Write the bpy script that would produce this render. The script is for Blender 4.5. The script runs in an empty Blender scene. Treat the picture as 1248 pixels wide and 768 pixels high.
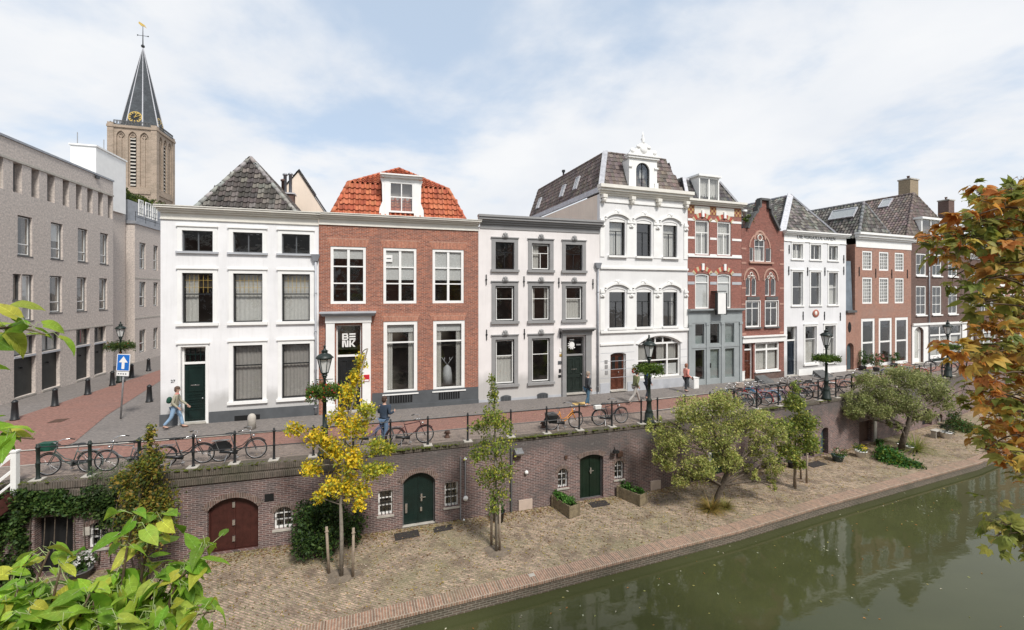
import bpy, bmesh, math, random
import numpy as np
from mathutils import Vector, Matrix, geometry
SUN_E = 2.1; SKY_S = .075; EXPO = 0.92
CLOUD_OFF = (9.1, 6.2, 0); CLOUD_A = (5.8, 6.05, 6.45, 1); CLOUD_B = (6.6, 6.7, 6.85, 1)
RAMP = (.41, .575); VEIL = (5.0, 5.9, 7.0, 1); VF = .66
random.seed(7)
RNG = np.random.default_rng(11)
R = math.radians
sc = bpy.context.scene
COL = sc.collection
F_PX, CX, HY, CAMZ = 530.0, 624.0, 357.0, 5.8     # measured from the photograph's vanishing points

# ------------------------------------------------------------------ materials
def hx(s, k=1.0):
    s = s.lstrip('#'); out = []
    for i in (0, 2, 4):
        c = int(s[i:i+2], 16) / 255
        out.append((c/12.92 if c <= .04045 else ((c+.055)/1.055)**2.4) * k)
    return (*out, 1)

class NT:
    def __init__(s, name):
        s.m = bpy.data.materials.new(name); s.m.use_nodes = True
        s.n = s.m.node_tree.nodes; s.l = s.m.node_tree.links; s.n.clear()
        s.out = s.n.new('ShaderNodeOutputMaterial')
    def node(s, t, **kw):
        nd = s.n.new(t)
        for k, v in kw.items():
            if k.startswith('i_'):
                nd.inputs[k[2:].replace('_', ' ')].default_value = v
            else: setattr(nd, k, v)
        return nd
    def link(s, a, b): s.l.new(a, b)
    def ramp(s, stops, fac):
        r = s.n.new('ShaderNodeValToRGB'); e = r.color_ramp.elements
        while len(e) < len(stops): e.new(.5)
        for q, (p, c) in zip(e, stops):
            q.position = p; q.color = c if len(c) == 4 else (*c, 1)
        s.link(fac, r.inputs[0]); return r.outputs[0]
    def mix(s, a, b, fac, mode='MIX'):
        m = s.n.new('ShaderNodeMix'); m.data_type = 'RGBA'; m.blend_type = mode
        for i, v in ((0, fac), (6, a), (7, b)):
            if hasattr(v, 'links'): s.link(v, m.inputs[i])
            else: m.inputs[i].default_value = v
        return m.outputs[2]
    def noise(s, vec, scale, detail=4, rough=.55):
        n = s.node('ShaderNodeTexNoise'); n.inputs['Scale'].default_value = scale
        n.inputs['Detail'].default_value = detail; n.inputs['Roughness'].default_value = rough
        if vec is not None: s.link(vec, n.inputs['Vector'])
        return n.outputs[0]
    def princ(s, col, rough=.7, bump=None, bstr=.3, bdist=.01, **kw):
        p = s.n.new('ShaderNodeBsdfPrincipled')
        if hasattr(col, 'links'): s.link(col, p.inputs['Base Color'])
        else: p.inputs['Base Color'].default_value = col
        if hasattr(rough, 'links'): s.link(rough, p.inputs['Roughness'])
        else: p.inputs['Roughness'].default_value = rough
        for k, v in kw.items(): p.inputs[k.replace('_', ' ')].default_value = v
        if bump is not None:
            b = s.n.new('ShaderNodeBump'); b.inputs['Strength'].default_value = bstr; b.inputs['Distance'].default_value = bdist
            s.link(bump, b.inputs['Height']); s.link(b.outputs[0], p.inputs['Normal'])
        s.link(p.outputs[0], s.out.inputs[0]); s.p = p
        return p

def objcoord(t): return t.node('ShaderNodeTexCoord').outputs['Object']

def wallcoord(t):
    """object coordinates laid flat on any upright face: (x+y, z)"""
    c = objcoord(t); sp = t.node('ShaderNodeSeparateXYZ'); t.link(c, sp.inputs[0])
    a = t.node('ShaderNodeMath', operation='ADD'); t.link(sp.outputs[0], a.inputs[0]); t.link(sp.outputs[1], a.inputs[1])
    cb = t.node('ShaderNodeCombineXYZ'); t.link(a.outputs[0], cb.inputs[0]); t.link(sp.outputs[2], cb.inputs[1])
    return cb.outputs[0]

def m_plain(name, col, rough=.6, var=.12, scale=3, bump=.15, metal=0, spec=.4):
    t = NT(name); c = objcoord(t); n1 = t.noise(c, scale, 5); n2 = t.noise(c, scale*14, 3)
    lo = tuple(x*(1-var) for x in col[:3]) + (1,); hi = tuple(min(1, x*(1+var)) for x in col[:3]) + (1,)
    r = t.ramp([(.3, lo), (.7, hi)], n1)
    t.princ(r, rough, n2, bump, .004, Metallic=metal, Specular_IOR_Level=spec); return t.m

def m_stucco(name, col, dirt=(.35, .33, .30, 1), amt=.3, streak=True):
    t = NT(name); c = objcoord(t)
    mp = t.node('ShaderNodeMapping'); mp.inputs['Scale'].default_value = (5, 5, .45); t.link(c, mp.inputs[0])
    s1 = t.noise(mp.outputs[0], 1.1, 5, .6); s2 = t.noise(c, .7, 4); s3 = t.noise(c, 30, 3)
    m1 = t.ramp([(.5, (0, 0, 0)), (.8, (1, 1, 1))], s1)
    ma = t.node('ShaderNodeMath', operation='MULTIPLY'); t.link(m1, ma.inputs[0]); ma.inputs[1].default_value = amt
    k = t.mix(col, dirt, ma.outputs[0])
    lo = tuple(x*.93 for x in col[:3]) + (1,)
    v = t.ramp([(.35, (.9, .9, .9)), (.65, (1, 1, 1))], s2)
    k2 = t.mix(k, v, 1.0, 'MULTIPLY')
    sp = t.node('ShaderNodeSeparateXYZ'); t.link(c, sp.inputs[0]); ad = t.node('ShaderNodeMath', operation='MULTIPLY_ADD'); t.link(s2, ad.inputs[0]); ad.inputs[1].default_value = -1.9; t.link(sp.outputs[2], ad.inputs[2])
    g = t.ramp([(.0, (.6, .6, .6)), (.7, (0, 0, 0))], ad.outputs[0]); k2 = t.mix(k2, (.30, .29, .27, 1), g)
    t.princ(k2, .8, s3, .25, .006, Specular_IOR_Level=.25); return t.m

def m_brick(name, c1, c2, mortar, bw=.22, bh=.065, ms=.012, dark=None, flat=False, wash=.25, rough=.85, big=.6, stain=(.25, .24, .22, 1), spec=.25, wlo=.5, soot=False):
    t = NT(name); v = objcoord(t) if flat else wallcoord(t)
    b = t.node('ShaderNodeTexBrick'); t.link(v, b.inputs['Vector'])
    b.inputs['Color1'].default_value = c1; b.inputs['Color2'].default_value = c2; b.inputs['Mortar'].default_value = mortar
    b.inputs['Scale'].default_value = 1; b.inputs['Mortar Size'].default_value = ms; b.inputs['Mortar Smooth'].default_value = .3
    b.inputs['Brick Width'].default_value = bw; b.inputs['Row Height'].default_value = bh; b.inputs['Bias'].default_value = 0
    c = objcoord(t)
    n = t.noise(c, 9, 4, .7); k = t.mix(b.outputs[0], t.ramp([(.3, (.62, .62, .62)), (.75, (1.25, 1.2, 1.15))], n), 1, 'MULTIPLY')
    n2 = t.noise(c, big, 6, .6)
    ms_ = t.ramp([(wlo, (0, 0, 0)), (wlo+.25, (1, 1, 1))], n2)
    ml = t.node('ShaderNodeMath', operation='MULTIPLY'); t.link(ms_, ml.inputs[0]); ml.inputs[1].default_value = wash
    k = t.mix(k, stain, ml.outputs[0])
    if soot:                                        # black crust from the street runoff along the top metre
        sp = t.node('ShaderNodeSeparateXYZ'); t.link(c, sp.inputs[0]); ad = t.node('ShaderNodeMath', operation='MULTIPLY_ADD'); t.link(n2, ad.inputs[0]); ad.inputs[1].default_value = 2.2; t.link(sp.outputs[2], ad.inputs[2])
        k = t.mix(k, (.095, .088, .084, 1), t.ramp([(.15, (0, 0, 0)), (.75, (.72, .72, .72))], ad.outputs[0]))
        w_ = t.noise(c, 2.4, 5, .7); k = t.mix(k, (.42, .38, .35, 1), t.ramp([(.60, (0, 0, 0)), (.74, (.55, .55, .55))], w_))
    t.princ(k, rough, b.outputs['Fac'], -.35, .01, Specular_IOR_Level=spec)
    return t.m

def m_attr(name, rough=.6, trans=0.0, bump=0, spec=.3, sc_=20, spots=False):
    t = NT(name); a = t.node('ShaderNodeAttribute', attribute_name='col')
    n = t.noise(objcoord(t), sc_, 3)
    k = t.mix(a.outputs[0], t.ramp([(.3, (.82, .82, .82)), (.7, (1.1, 1.1, 1.1))], n), 1, 'MULTIPLY')
    if spots:
        b_ = t.noise(objcoord(t), 26, 4, .7); k = t.mix(k, (.20, .11, .03, 1), t.ramp([(.66, (0, 0, 0)), (.72, (.75, .75, .75))], b_))
        y_ = t.noise(objcoord(t), 9, 3, .6); k = t.mix(k, (.50, .44, .06, 1), t.ramp([(.55, (0, 0, 0)), (.72, (.5, .5, .5))], y_))
    p = t.princ(k, rough, n if bump else None, bump, .006, Specular_IOR_Level=spec)
    if trans:
        tr = t.node('ShaderNodeBsdfTranslucent'); t.link(k, tr.inputs[0])
        mx = t.node('ShaderNodeMixShader'); mx.inputs[0].default_value = trans
        t.link(p.outputs[0], mx.inputs[1]); t.link(tr.outputs[0], mx.inputs[2]); t.link(mx.outputs[0], t.out.inputs[0])
    return t.m

def m_glass(name, ior=1.75, tint=(.89, .90, .88, 1)):
    t = NT(name)
    lw = t.node('ShaderNodeLayerWeight'); pw = t.node('ShaderNodeMath', operation='POWER'); t.link(lw.outputs['Facing'], pw.inputs[0]); pw.inputs[1].default_value = 4.5
    fr = t.node('ShaderNodeMath', operation='MULTIPLY_ADD'); t.link(pw.outputs[0], fr.inputs[0]); f0 = ((ior-1)/(ior+1))**2*2.2; fr.inputs[1].default_value = 1-f0; fr.inputs[2].default_value = f0
    tr = t.node('ShaderNodeBsdfTransparent'); tr.inputs[0].default_value = tint
    gl = t.node('ShaderNodeBsdfGlossy'); gl.inputs['Roughness'].default_value = .015
    n = t.noise(objcoord(t), 2.2, 2); b = t.node('ShaderNodeBump'); b.inputs['Strength'].default_value = .3; b.inputs['Distance'].default_value = .025
    t.link(n, b.inputs['Height']); t.link(b.outputs[0], gl.inputs['Normal'])
    mx = t.node('ShaderNodeMixShader'); t.link(fr.outputs[0], mx.inputs[0]); t.link(tr.outputs[0], mx.inputs[1]); t.link(gl.outputs[0], mx.inputs[2])
    t.link(mx.outputs[0], t.out.inputs[0]); return t.m

def m_curtain(name, col):
    t = NT(name); n = t.noise(objcoord(t), 12, 3)
    d = t.node('ShaderNodeBsdfDiffuse'); t.link(t.ramp([(.3, tuple(x*.85 for x in col[:3])), (.7, col)], n), d.inputs[0])
    tr = t.node('ShaderNodeBsdfTranslucent'); tr.inputs[0].default_value = col
    mx = t.node('ShaderNodeMixShader'); mx.inputs[0].default_value = .2
    t.link(d.outputs[0], mx.inputs[1]); t.link(tr.outputs[0], mx.inputs[2]); t.link(mx.outputs[0], t.out.inputs[0]); return t.m

M = {}
M['white'] = m_plain('white_paint', (.80, .79, .76, 1), .45, .05, 2, .1)
M['cream'] = m_plain('cream_paint', (.72, .69, .62, 1), .5, .06, 2, .1)
M['black'] = m_plain('black_paint', (.018, .019, .02, 1), .35, .2, 4, .1)
M['dgreen'] = m_plain('dark_green_paint', (.008, .020, .017, 1), .35, .2, 4, .1)
M['dgreen2'] = m_plain('deep_green_paint', (.008, .020, .012, 1), .35, .2, 4, .1)
M['dred'] = m_plain('oxblood_paint', (.055, .017, .013, 1), .5, .25, 5, .2)
M['brownwood'] = m_plain('varnished_wood', (.10, .034, .02, 1), .35, .35, 6, .1)
M['navy'] = m_plain('dark_blue_paint', (.015, .022, .032, 1), .35, .2, 4, .1)
M['grey'] = m_plain('grey_paint', (.27, .265, .26, 1), .5, .08, 2, .1)
M['shopgrey'] = m_plain('shopfront_grey_paint', (.30, .325, .325, 1), .45, .08, 2, .1)
M['dgrey'] = m_plain('dark_grey_render', (.085, .09, .095, 1), .7, .15, 2, .2)
M['lgrey'] = m_plain('light_grey_render', (.42, .43, .45, 1), .7, .1, 2, .2)
M['zinc'] = m_plain('zinc_sheet', (.30, .31, .33, 1), .45, .15, 3, .1, metal=.3)
M['lead'] = m_plain('lead_flashing', (.48, .48, .50, 1), .55, .2, 6, .2)
M['stone'] = m_plain('pale_stone', (.42, .39, .34, 1), .8, .2, 4, .4)
M['dstone'] = m_plain('dark_stone', (.10, .10, .098, 1), .8, .2, 4, .3)
M['iron'] = m_plain('black_iron', (.013, .014, .015, 1), .45, .3, 8, .2, spec=.5)
M['giron'] = m_plain('green_black_iron', (.014, .022, .018, 1), .45, .3, 8, .2)
M['steel'] = m_plain('galvanised_steel', (.38, .38, .38, 1), .4, .15, 8, .1, metal=.6)
M['chrome'] = m_plain('bright_metal', (.6, .6, .6, 1), .25, .1, 8, 0, metal=.9)
M['rubber'] = m_plain('tyre_rubber', (.012, .012, .012, 1), .8, .2, 8, .1)
M['interior'] = m_plain('room_interior', (.11, .10, .085, 1), .9, .5, 1.1, 0)
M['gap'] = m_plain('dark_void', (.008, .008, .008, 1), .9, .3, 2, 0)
M['bluedoor'] = m_plain('grey_blue_paint', (.07, .10, .11, 1), .5, .2, 3, .1)
M['slate'] = m_plain('slate_blue_sheet', (.16, .19, .22, 1), .5, .2, 2, .1)
M['bark'] = m_plain('bark', (.10, .078, .058, 1), .9, .4, 12, .8)
M['pbark'] = m_plain('pale_bark', (.24, .21, .17, 1), .9, .3, 12, .5)
M['stake'] = m_plain('weathered_stake_wood', (.30, .24, .18, 1), .85, .25, 10, .4)
M['plank'] = m_plain('planter_wood', (.20, .16, .10, 1), .85, .3, 8, .4)
M['twig'] = m_plain('twig_bark', (.11, .075, .045, 1), .8, .3, 20, .4)
M['gtwig'] = m_plain('green_stem', (.28, .34, .14, 1), .6, .2, 20, .1)
M['gold'] = m_plain('gilt', (.62, .43, .12, 1), .35, .15, 5, 0, metal=.5)
M['rust'] = m_plain('rust_brown_paint', (.085, .045, .03, 1), .7, .3, 5, .2)
M['pink'] = m_plain('pinkish_board', (.50, .40, .33, 1), .8, .1, 3, .1)
M['matt'] = m_plain('coir_mat', (.035, .03, .027, 1), .95, .3, 20, .6)
M['archbrick'] = m_brick('flat_arch_brick', (.48, .19, .12, 1), (.36, .13, .08, 1), (.46, .34, .27, 1), bw=.065, bh=.42, ms=.009, wash=.25, stain=(.5, .3, .22, 1))
M['pit'] = m_plain('pit_soil', (.17, .135, .10, 1), .95, .3, 5, .8)
M['soil'] = m_plain('soil', (.06, .045, .03, 1), .95, .4, 9, .8)
M['glass'] = m_glass('window_glass')
M['lampglass'] = m_glass('lantern_glass', 1.5, (.85, .87, .85, 1))
M['net'] = m_curtain('net_curtain', (.78, .76, .73, 1))
M['blind'] = m_curtain('white_blind', (.82, .82, .82, 1))
M['gcurt'] = m_curtain('grey_curtain', (.52, .49, .47, 1))
M['gravel'] = m_plain('gravel', (.3, .28, .25, 1), .9, .3, 30, .8)
M['paleglass'] = m_plain('painted_reflection_glass', (.62, .62, .60, 1), .25, .06, 5, 0)  # lantern panes: the pale reflection on the glass put into an opaque colour
M['leaf'] = m_attr('leaf', .55, .45, sc_=8)
M['bigleaf'] = m_attr('broad_leaf', .55, .5, .35, sc_=45, spots=True)
M['tile'] = m_attr('roof_tile', .75, 0, .4, .25)
# brick kinds
M['brick2'] = m_brick('warm_red_brick', (.42, .14, .08, 1), (.21, .07, .05, 1), (.42, .31, .25, 1), ms=.010, wash=.6, stain=(.20, .12, .10, 1), wlo=.48, big=.8)
M['brick5'] = m_brick('machine_red_brick', (.33, .125, .095, 1), (.25, .095, .075, 1), (.32, .22, .19, 1), ms=.007, wash=.12)
M['brick6'] = m_brick('deep_red_brick', (.29, .11, .085, 1), (.20, .078, .062, 1), (.30, .19, .16, 1), ms=.007, wash=.15)
M['brick8'] = m_brick('orange_red_brick', (.38, .175, .125, 1), (.28, .13, .095, 1), (.42, .32, .26, 1), ms=.010, wash=.3)
M['brick9'] = m_brick('purple_brown_brick', (.15, .092, .078, 1), (.11, .07, .06, 1), (.19, .14, .12, 1), ms=.008, wash=.2)
M['brickL'] = m_brick('grey_mauve_brick', (.60, .545, .50, 1), (.54, .485, .445, 1), (.62, .565, .52, 1), ms=.008, wash=.12)
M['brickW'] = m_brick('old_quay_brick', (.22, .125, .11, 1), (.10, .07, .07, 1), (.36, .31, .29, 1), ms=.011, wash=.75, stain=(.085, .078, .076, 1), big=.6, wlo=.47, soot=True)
M['brickWd'] = m_brick('dark_coping_brick', (.125, .10, .085, 1), (.085, .072, .06, 1), (.19, .17, .145, 1), bw=.065, bh=.3, ms=.010, wash=.5, stain=(.05, .06, .028, 1), wlo=.42)
M['road'] = m_brick('road_clinker', (.29, .145, .115, 1), (.22, .115, .092, 1), (.27, .185, .155, 1), bw=.2, bh=.065, ms=.008, flat=True, wash=.25, big=.5, stain=(.16, .12, .11, 1))
M['foot'] = m_brick('grey_footpath_clinker', (.215, .195, .182, 1), (.175, .16, .15, 1), (.235, .215, .20, 1), bw=.2, bh=.065, ms=.008, flat=True, wash=.3, big=.6, stain=(.10, .095, .09, 1))
M['side'] = m_brick('sidewalk_clinker', (.26, .21, .18, 1), (.19, .155, .135, 1), (.26, .225, .195, 1), bw=.2, bh=.07, ms=.008, flat=True, wash=.3, big=.6, stain=(.13, .115, .10, 1))
M['curb'] = m_plain('kerb_stone', (.36, .33, .29, 1), .8, .2, 3, .3)
M['quay'] = m_brick('quay_edge_brick', (.34, .20, .14, 1), (.20, .135, .10, 1), (.40, .35, .28, 1), bw=.075, bh=.6, ms=.012, flat=True, wash=.6, big=1.1, stain=(.20, .17, .11, 1))
M['quayface'] = m_brick('quay_face_brick', (.15, .115, .09, 1), (.10, .085, .065, 1), (.26, .24, .20, 1), wash=.6, stain=(.05, .055, .035, 1))
M['ntower'] = m_brick('tower_stone', (.42, .34, .27, 1), (.33, .27, .21, 1), (.45, .38, .31, 1), bw=.9, bh=.35, ms=.02, wash=.4, big=.25, stain=(.16, .135, .11, 1))

def m_terrace():
    t = NT('mossy_terrace_brick'); v = objcoord(t)
    mp = t.node('ShaderNodeMapping'); mp.inputs['Rotation'].default_value = (0, 0, R(20)); t.link(v, mp.inputs[0]); v2 = mp.outputs[0]
    b = t.node('ShaderNodeTexBrick'); t.link(v2, b.inputs['Vector'])
    b.inputs['Color1'].default_value = (.42, .30, .235, 1); b.inputs['Color2'].default_value = (.26, .19, .155, 1); b.inputs['Mortar'].default_value = (.22, .20, .12, 1)
    for k, q in (('Scale', 1), ('Mortar Size', .016), ('Mortar Smooth', .4), ('Brick Width', .21), ('Row Height', .075)): b.inputs[k].default_value = q
    ms = t.node('ShaderNodeMapping'); ms.inputs['Scale'].default_value = (5, 15, 5); t.link(v2, ms.inputs[0]); n = t.noise(ms.outputs[0], 1, 5, .75); k = t.mix(b.outputs[0], t.ramp([(.3, (.42, .42, .42)), (.5, (1, 1, 1)), (.72, (1.75, 1.65, 1.55))], n), 1, 'MULTIPLY')
    n2 = t.noise(v, .55, 6, .65)
    k = t.mix(k, (.20, .185, .10, 1), t.ramp([(.46, (0, 0, 0)), (.66, (.62, .62, .62))], n2))
    n3 = t.noise(v, 1.4, 6, .7)
    k = t.mix(k, (.14, .10, .075, 1), t.ramp([(.49, (0, 0, 0)), (.64, (.72, .72, .72))], n3))
    n4 = t.noise(v, 26, 2, .5)
    k = t.mix(k, (.62, .54, .40, 1), t.ramp([(.66, (0, 0, 0)), (.72, (.8, .8, .8))], n4))
    ad = t.node('ShaderNodeMath', operation='SUBTRACT'); t.link(n, ad.inputs[0]); t.link(b.outputs['Fac'], ad.inputs[1])
    t.princ(k, .92, ad.outputs[0], .55, .02, Specular_IOR_Level=.2); return t.m
M['terrace'] = m_terrace()

def m_water():
    t = NT('canal_water'); v = objcoord(t)
    mp = t.node('ShaderNodeMapping'); mp.inputs['Scale'].default_value = (1, 1.6, 1); mp.inputs['Rotation'].default_value = (0, 0, R(-20)); t.link(v, mp.inputs[0])
    a = t.noise(mp.outputs[0], 1.3, 3, .5); b = t.noise(mp.outputs[0], .35, 2)
    ad = t.node('ShaderNodeMath', operation='ADD'); t.link(a, ad.inputs[0]); t.link(b, ad.inputs[1])
    k = t.ramp([(.35, (.048, .053, .021)), (.7, (.058, .063, .026))], b)
    t.princ(k, .035, ad.outputs[0], .09, .035, IOR=1.33, Specular_IOR_Level=.55); return t.m
M['water'] = m_water()

# ------------------------------------------------------------------ objects
def tag(o, label=None, cat=None, group=None, kind=None):
    if label: o['label'] = label
    if cat: o['category'] = cat
    if group: o['group'] = group
    if kind: o['kind'] = kind
    return o
def empty(name, label=None, cat=None, loc=(0, 0, 0), rz=0, group=None, parent=None):
    o = bpy.data.objects.new(name, None); COL.objects.link(o); o.location = loc; o.rotation_euler = (0, 0, rz)
    o.empty_display_size = .2
    if parent: o.parent = parent
    return tag(o, label, cat, group)
def copy_tree(o, parent=None):
    c = o.copy(); COL.objects.link(c); c.parent = parent
    for ch in list(o.children): copy_tree(ch, c)
    return c

class MB:
    def __init__(s): s.v = []; s.f = []; s.c = []; s.cur = None
    def add(s, vs, fs, col=None):
        b = len(s.v); s.v += [tuple(p) for p in vs]; s.f += [tuple(i+b for i in f) for f in fs]
        s.c += [col or s.cur or (1, 1, 1)] * len(fs); return s
    def box(s, x0, x1, y0, y1, z0, z1, col=None):
        return s.add([(x0,y0,z0),(x1,y0,z0),(x1,y1,z0),(x0,y1,z0),(x0,y0,z1),(x1,y0,z1),(x1,y1,z1),(x0,y1,z1)],
                     [(0,3,2,1),(4,5,6,7),(0,1,5,4),(1,2,6,5),(2,3,7,6),(3,0,4,7)], col)
    def obox(s, p0, p1, w, h, up=(0,0,1)):
        """beam from p0 to p1, width w, height h"""
        p0, p1 = Vector(p0), Vector(p1); d = (p1-p0).normalized(); u = Vector(up)
        a = d.cross(u)
        if a.length < 1e-4: a = Vector((1,0,0))
        a.normalize(); b = a.cross(d).normalized(); vs = []
        for p in (p0, p1):
            for i, j in ((-1,-1),(1,-1),(1,1),(-1,1)): vs.append(p + a*w/2*i + b*h/2*j)
        return s.add(vs, [(0,1,2,3),(7,6,5,4),(0,4,5,1),(1,5,6,2),(2,6,7,3),(3,7,4,0)])
    def quad(s, *p, col=None): return s.add(p, [tuple(range(len(p)))], col)
    def tube(s, pts, r, n=8, cap=True, col=None):
        pts = [Vector(p) for p in pts]; m = len(pts)
        rs = r if isinstance(r, (list, tuple)) else [r]*m
        d0 = (pts[1]-pts[0]).normalized(); ref = Vector((0,0,1)) if abs(d0.z) < .9 else Vector((1,0,0))
        a = d0.cross(ref).normalized(); vs = []; fs = []
        for i, p in enumerate(pts):
            d = (pts[min(i+1,m-1)]-pts[max(i-1,0)]).normalized()
            a = (a - d*a.dot(d)).normalized(); b = d.cross(a)
            for k in range(n):
                t = 2*math.pi*k/n; vs.append(p + (a*math.cos(t)+b*math.sin(t))*rs[i])
        for i in range(m-1):
            for k in range(n):
                fs.append((i*n+k, i*n+(k+1)%n, (i+1)*n+(k+1)%n, (i+1)*n+k))
        if cap: fs += [tuple(range(n))[::-1], tuple((m-1)*n+k for k in range(n))]
        return s.add(vs, fs, col)
    def lathe(s, prof, cx=0, cy=0, z0=0, n=14, col=None):
        vs = []; fs = []; m = len(prof)
        for r, z in prof:
            for k in range(n):
                t = 2*math.pi*k/n; vs.append((cx+r*math.cos(t), cy+r*math.sin(t), z0+z))
        for i in range(m-1):
            for k in range(n): fs.append((i*n+k, i*n+(k+1)%n, (i+1)*n+(k+1)%n, (i+1)*n+k))
        fs += [tuple(range(n))[::-1], tuple((m-1)*n+k for k in range(n))]
        return s.add(vs, fs, col)
    def torus(s, c, Rr, r, axis='y', n=28, k=6, a0=0, a1=2*math.pi):
        c = Vector(c); full = abs(a1-a0-2*math.pi) < 1e-6; m = n if full else n+1; vs = []; fs = []
        for i in range(m):
            t = a0+(a1-a0)*i/n
            for j in range(k):
                q = 2*math.pi*j/k; rr = Rr+r*math.cos(q); h = r*math.sin(q)
                x, y, z = rr*math.cos(t), h, rr*math.sin(t)
                if axis == 'z': x, y, z = x, z, y
                elif axis == 'x': x, y, z = y, x, z
                vs.append(c+Vector((x, y, z)))
        for i in range(n):
            for j in range(k):
                a, b = i, (i+1) % m
                fs.append((a*k+j, a*k+(j+1)%k, b*k+(j+1)%k, b*k+j))
        return s.add(vs, fs)
    def ell(s, c, rad, nu=12, nv=8, jit=0):
        vs = []; fs = []
        for j in range(nv+1):
            ph = math.pi*j/nv
            for i in range(nu):
                th = 2*math.pi*i/nu; q = 1+jit*(random.random()-.5)
                vs.append((c[0]+rad[0]*math.sin(ph)*math.cos(th)*q, c[1]+rad[1]*math.sin(ph)*math.sin(th)*q, c[2]+rad[2]*math.cos(ph)*q))
        for j in range(nv):
            for i in range(nu): fs.append((j*nu+i, (j+1)*nu+i, (j+1)*nu+(i+1)%nu, j*nu+(i+1)%nu))
        return s.add(vs, fs)
    def prism(s, poly, y0, y1, col=None):
        """outline in (x,z) pushed from y0 to y1"""
        n = len(poly); vs = [(x, y0, z) for x, z in poly] + [(x, y1, z) for x, z in poly]
        tri = geometry.tessellate_polygon([[Vector((x, z, 0)) for x, z in poly]])
        fs = [tuple(t) for t in tri] + [tuple(i+n for i in t[::-1]) for t in tri]
        fs += [(i, (i+1) % n, (i+1) % n+n, i+n) for i in range(n)]
        return s.add(vs, fs, col)
    def prismz(s, poly, z0, z1, col=None):
        n = len(poly); vs = [(x, y, z0) for x, y in poly] + [(x, y, z1) for x, y in poly]
        tri = geometry.tessellate_polygon([[Vector((x, y, 0)) for x, y in poly]])
        fs = [tuple(t) for t in tri] + [tuple(i+n for i in t[::-1]) for t in tri]
        fs += [(i, (i+1) % n, (i+1) % n+n, i+n) for i in range(n)]
        return s.add(vs, fs, col)
    def ring(s, outer, inner, y0, y1):
        n = len(outer); vs = [(x, y0, z) for x, z in outer]+[(x, y0, z) for x, z in inner]+[(x, y1, z) for x, z in outer]+[(x, y1, z) for x, z in inner]
        fs = []
        for i in range(n):
            j = (i+1) % n
            fs += [(i, j, n+j, n+i), (2*n+i, 3*n+i, 3*n+j, 2*n+j), (n+i, n+j, 3*n+j, 3*n+i), (i, 2*n+i, 2*n+j, j)]
        return s.add(vs, fs)
    def panel(s, outline, holes, y0, depth):
        """upright sheet with openings; reveals run back to y0+depth"""
        loops = [outline]+holes; pts = [p for l in loops for p in l]
        tri = geometry.tessellate_polygon([[Vector((x, z, 0)) for x, z in l] for l in loops])
        n = len(pts); vs = [(x, y0, z) for x, z in pts]+[(x, y0+depth, z) for x, z in pts]
        fs = [tuple(t) for t in tri]; b = 0
        for l in loops:
            m = len(l)
            for i in range(m): fs.append((b+i, b+(i+1) % m, n+b+(i+1) % m, n+b+i))
            b += m
        return s.add(vs, fs)
    def build(s, name, mat, parent=None, smooth=False, loc=None, rz=None):
        me = bpy.data.meshes.new(name); me.from_pydata(s.v, [], s.f); me.materials.append(M[mat] if isinstance(mat, str) else mat)
        if any(c != (1, 1, 1) for c in s.c):
            ca = me.color_attributes.new('col', 'FLOAT_COLOR', 'CORNER')
            arr = np.ones((len(me.loops), 4), dtype=np.float32)
            k = 0
            tot = np.array([len(f) for f in s.f]); arr[:, :3] = np.repeat(np.array(s.c, dtype=np.float32), tot, axis=0)
            ca.data.foreach_set('color', arr.ravel())
        if smooth: me.polygons.foreach_set('use_smooth', [True]*len(me.polygons))
        me.update()
        o = bpy.data.objects.new(name, me); COL.objects.link(o)
        if parent: o.parent = parent
        if loc is not None: o.location = loc
        if rz is not None: o.rotation_euler = (0, 0, rz)
        return o

def arch(x0, x1, z0, z1, rise=0, n=12, pointed=False):
    """opening outline; crown at z1, spring line rise below it"""
    if rise <= 0: return [(x0, z0), (x1, z0), (x1, z1), (x0, z1)]
    w = (x1-x0)/2; cx = (x0+x1)/2; zs = z1-rise; pts = [(x0, z0), (x1, z0)]
    if pointed:
        r = (w*w+rise*rise)/(2*w)
        for i in range(n//2+1):
            t = i/(n//2)*math.atan2(rise, r-w) if r > w else 0
            pts.append((x1-r+r*math.cos(t), zs+r*math.sin(t)))
        left = [(2*cx-x, z) for x, z in pts[2:-1]][::-1]
        return pts+left
    r = (w*w+rise*rise)/(2*rise); a = math.asin(min(1, w/r))
    if rise > w*.999: a = math.pi/2
    for i in range(n+1):
        t = a-2*a*i/n; pts.append((cx+r*math.sin(t), z1-r+r*math.cos(t)))
    return pts

class Fr:
    """a facade frame: x along the facade, y into the building, z up"""
    def __init__(s, P0, P1):
        s.P0 = Vector((*P0, 0)); d = Vector((*P1, 0))-s.P0; s.L = d.length; s.e = d/s.L; s.n = Vector((-s.e.y, s.e.x, 0)); s.rz = math.atan2(s.e.y, s.e.x)
    def at(s, px, py, d=0):
        k = (px-CX)/F_PX; A = s.P0+s.n*d
        u = (A.x-k*A.y)/(k*s.e.y-s.e.x); Y = A.y+u*s.e.y
        return u, CAMZ-(py-HY)*Y/F_PX
    def u(s, px, d=0): return s.at(px, 0, d)[0]
    def z(s, px, py, d=0): return s.at(px, py, d)[1]
    def w(s, u, d=0, z=0): p = s.P0+s.e*u+s.n*d; return Vector((p.x, p.y, z))

def gpt(px, py, z=0.0):
    Y = F_PX*(CAMZ-z)/(py-HY); return Vector(((px-CX)/F_PX*Y, Y, z))
def ppt(px, py, Y): return Vector(((px-CX)/F_PX*Y, Y, CAMZ-(py-HY)*Y/F_PX))

def jit(c, k=.12):
    q = 1+random.uniform(-k, k); return tuple(max(0, x*q*(1+random.uniform(-k/3, k/3))) for x in c[:3])

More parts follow.
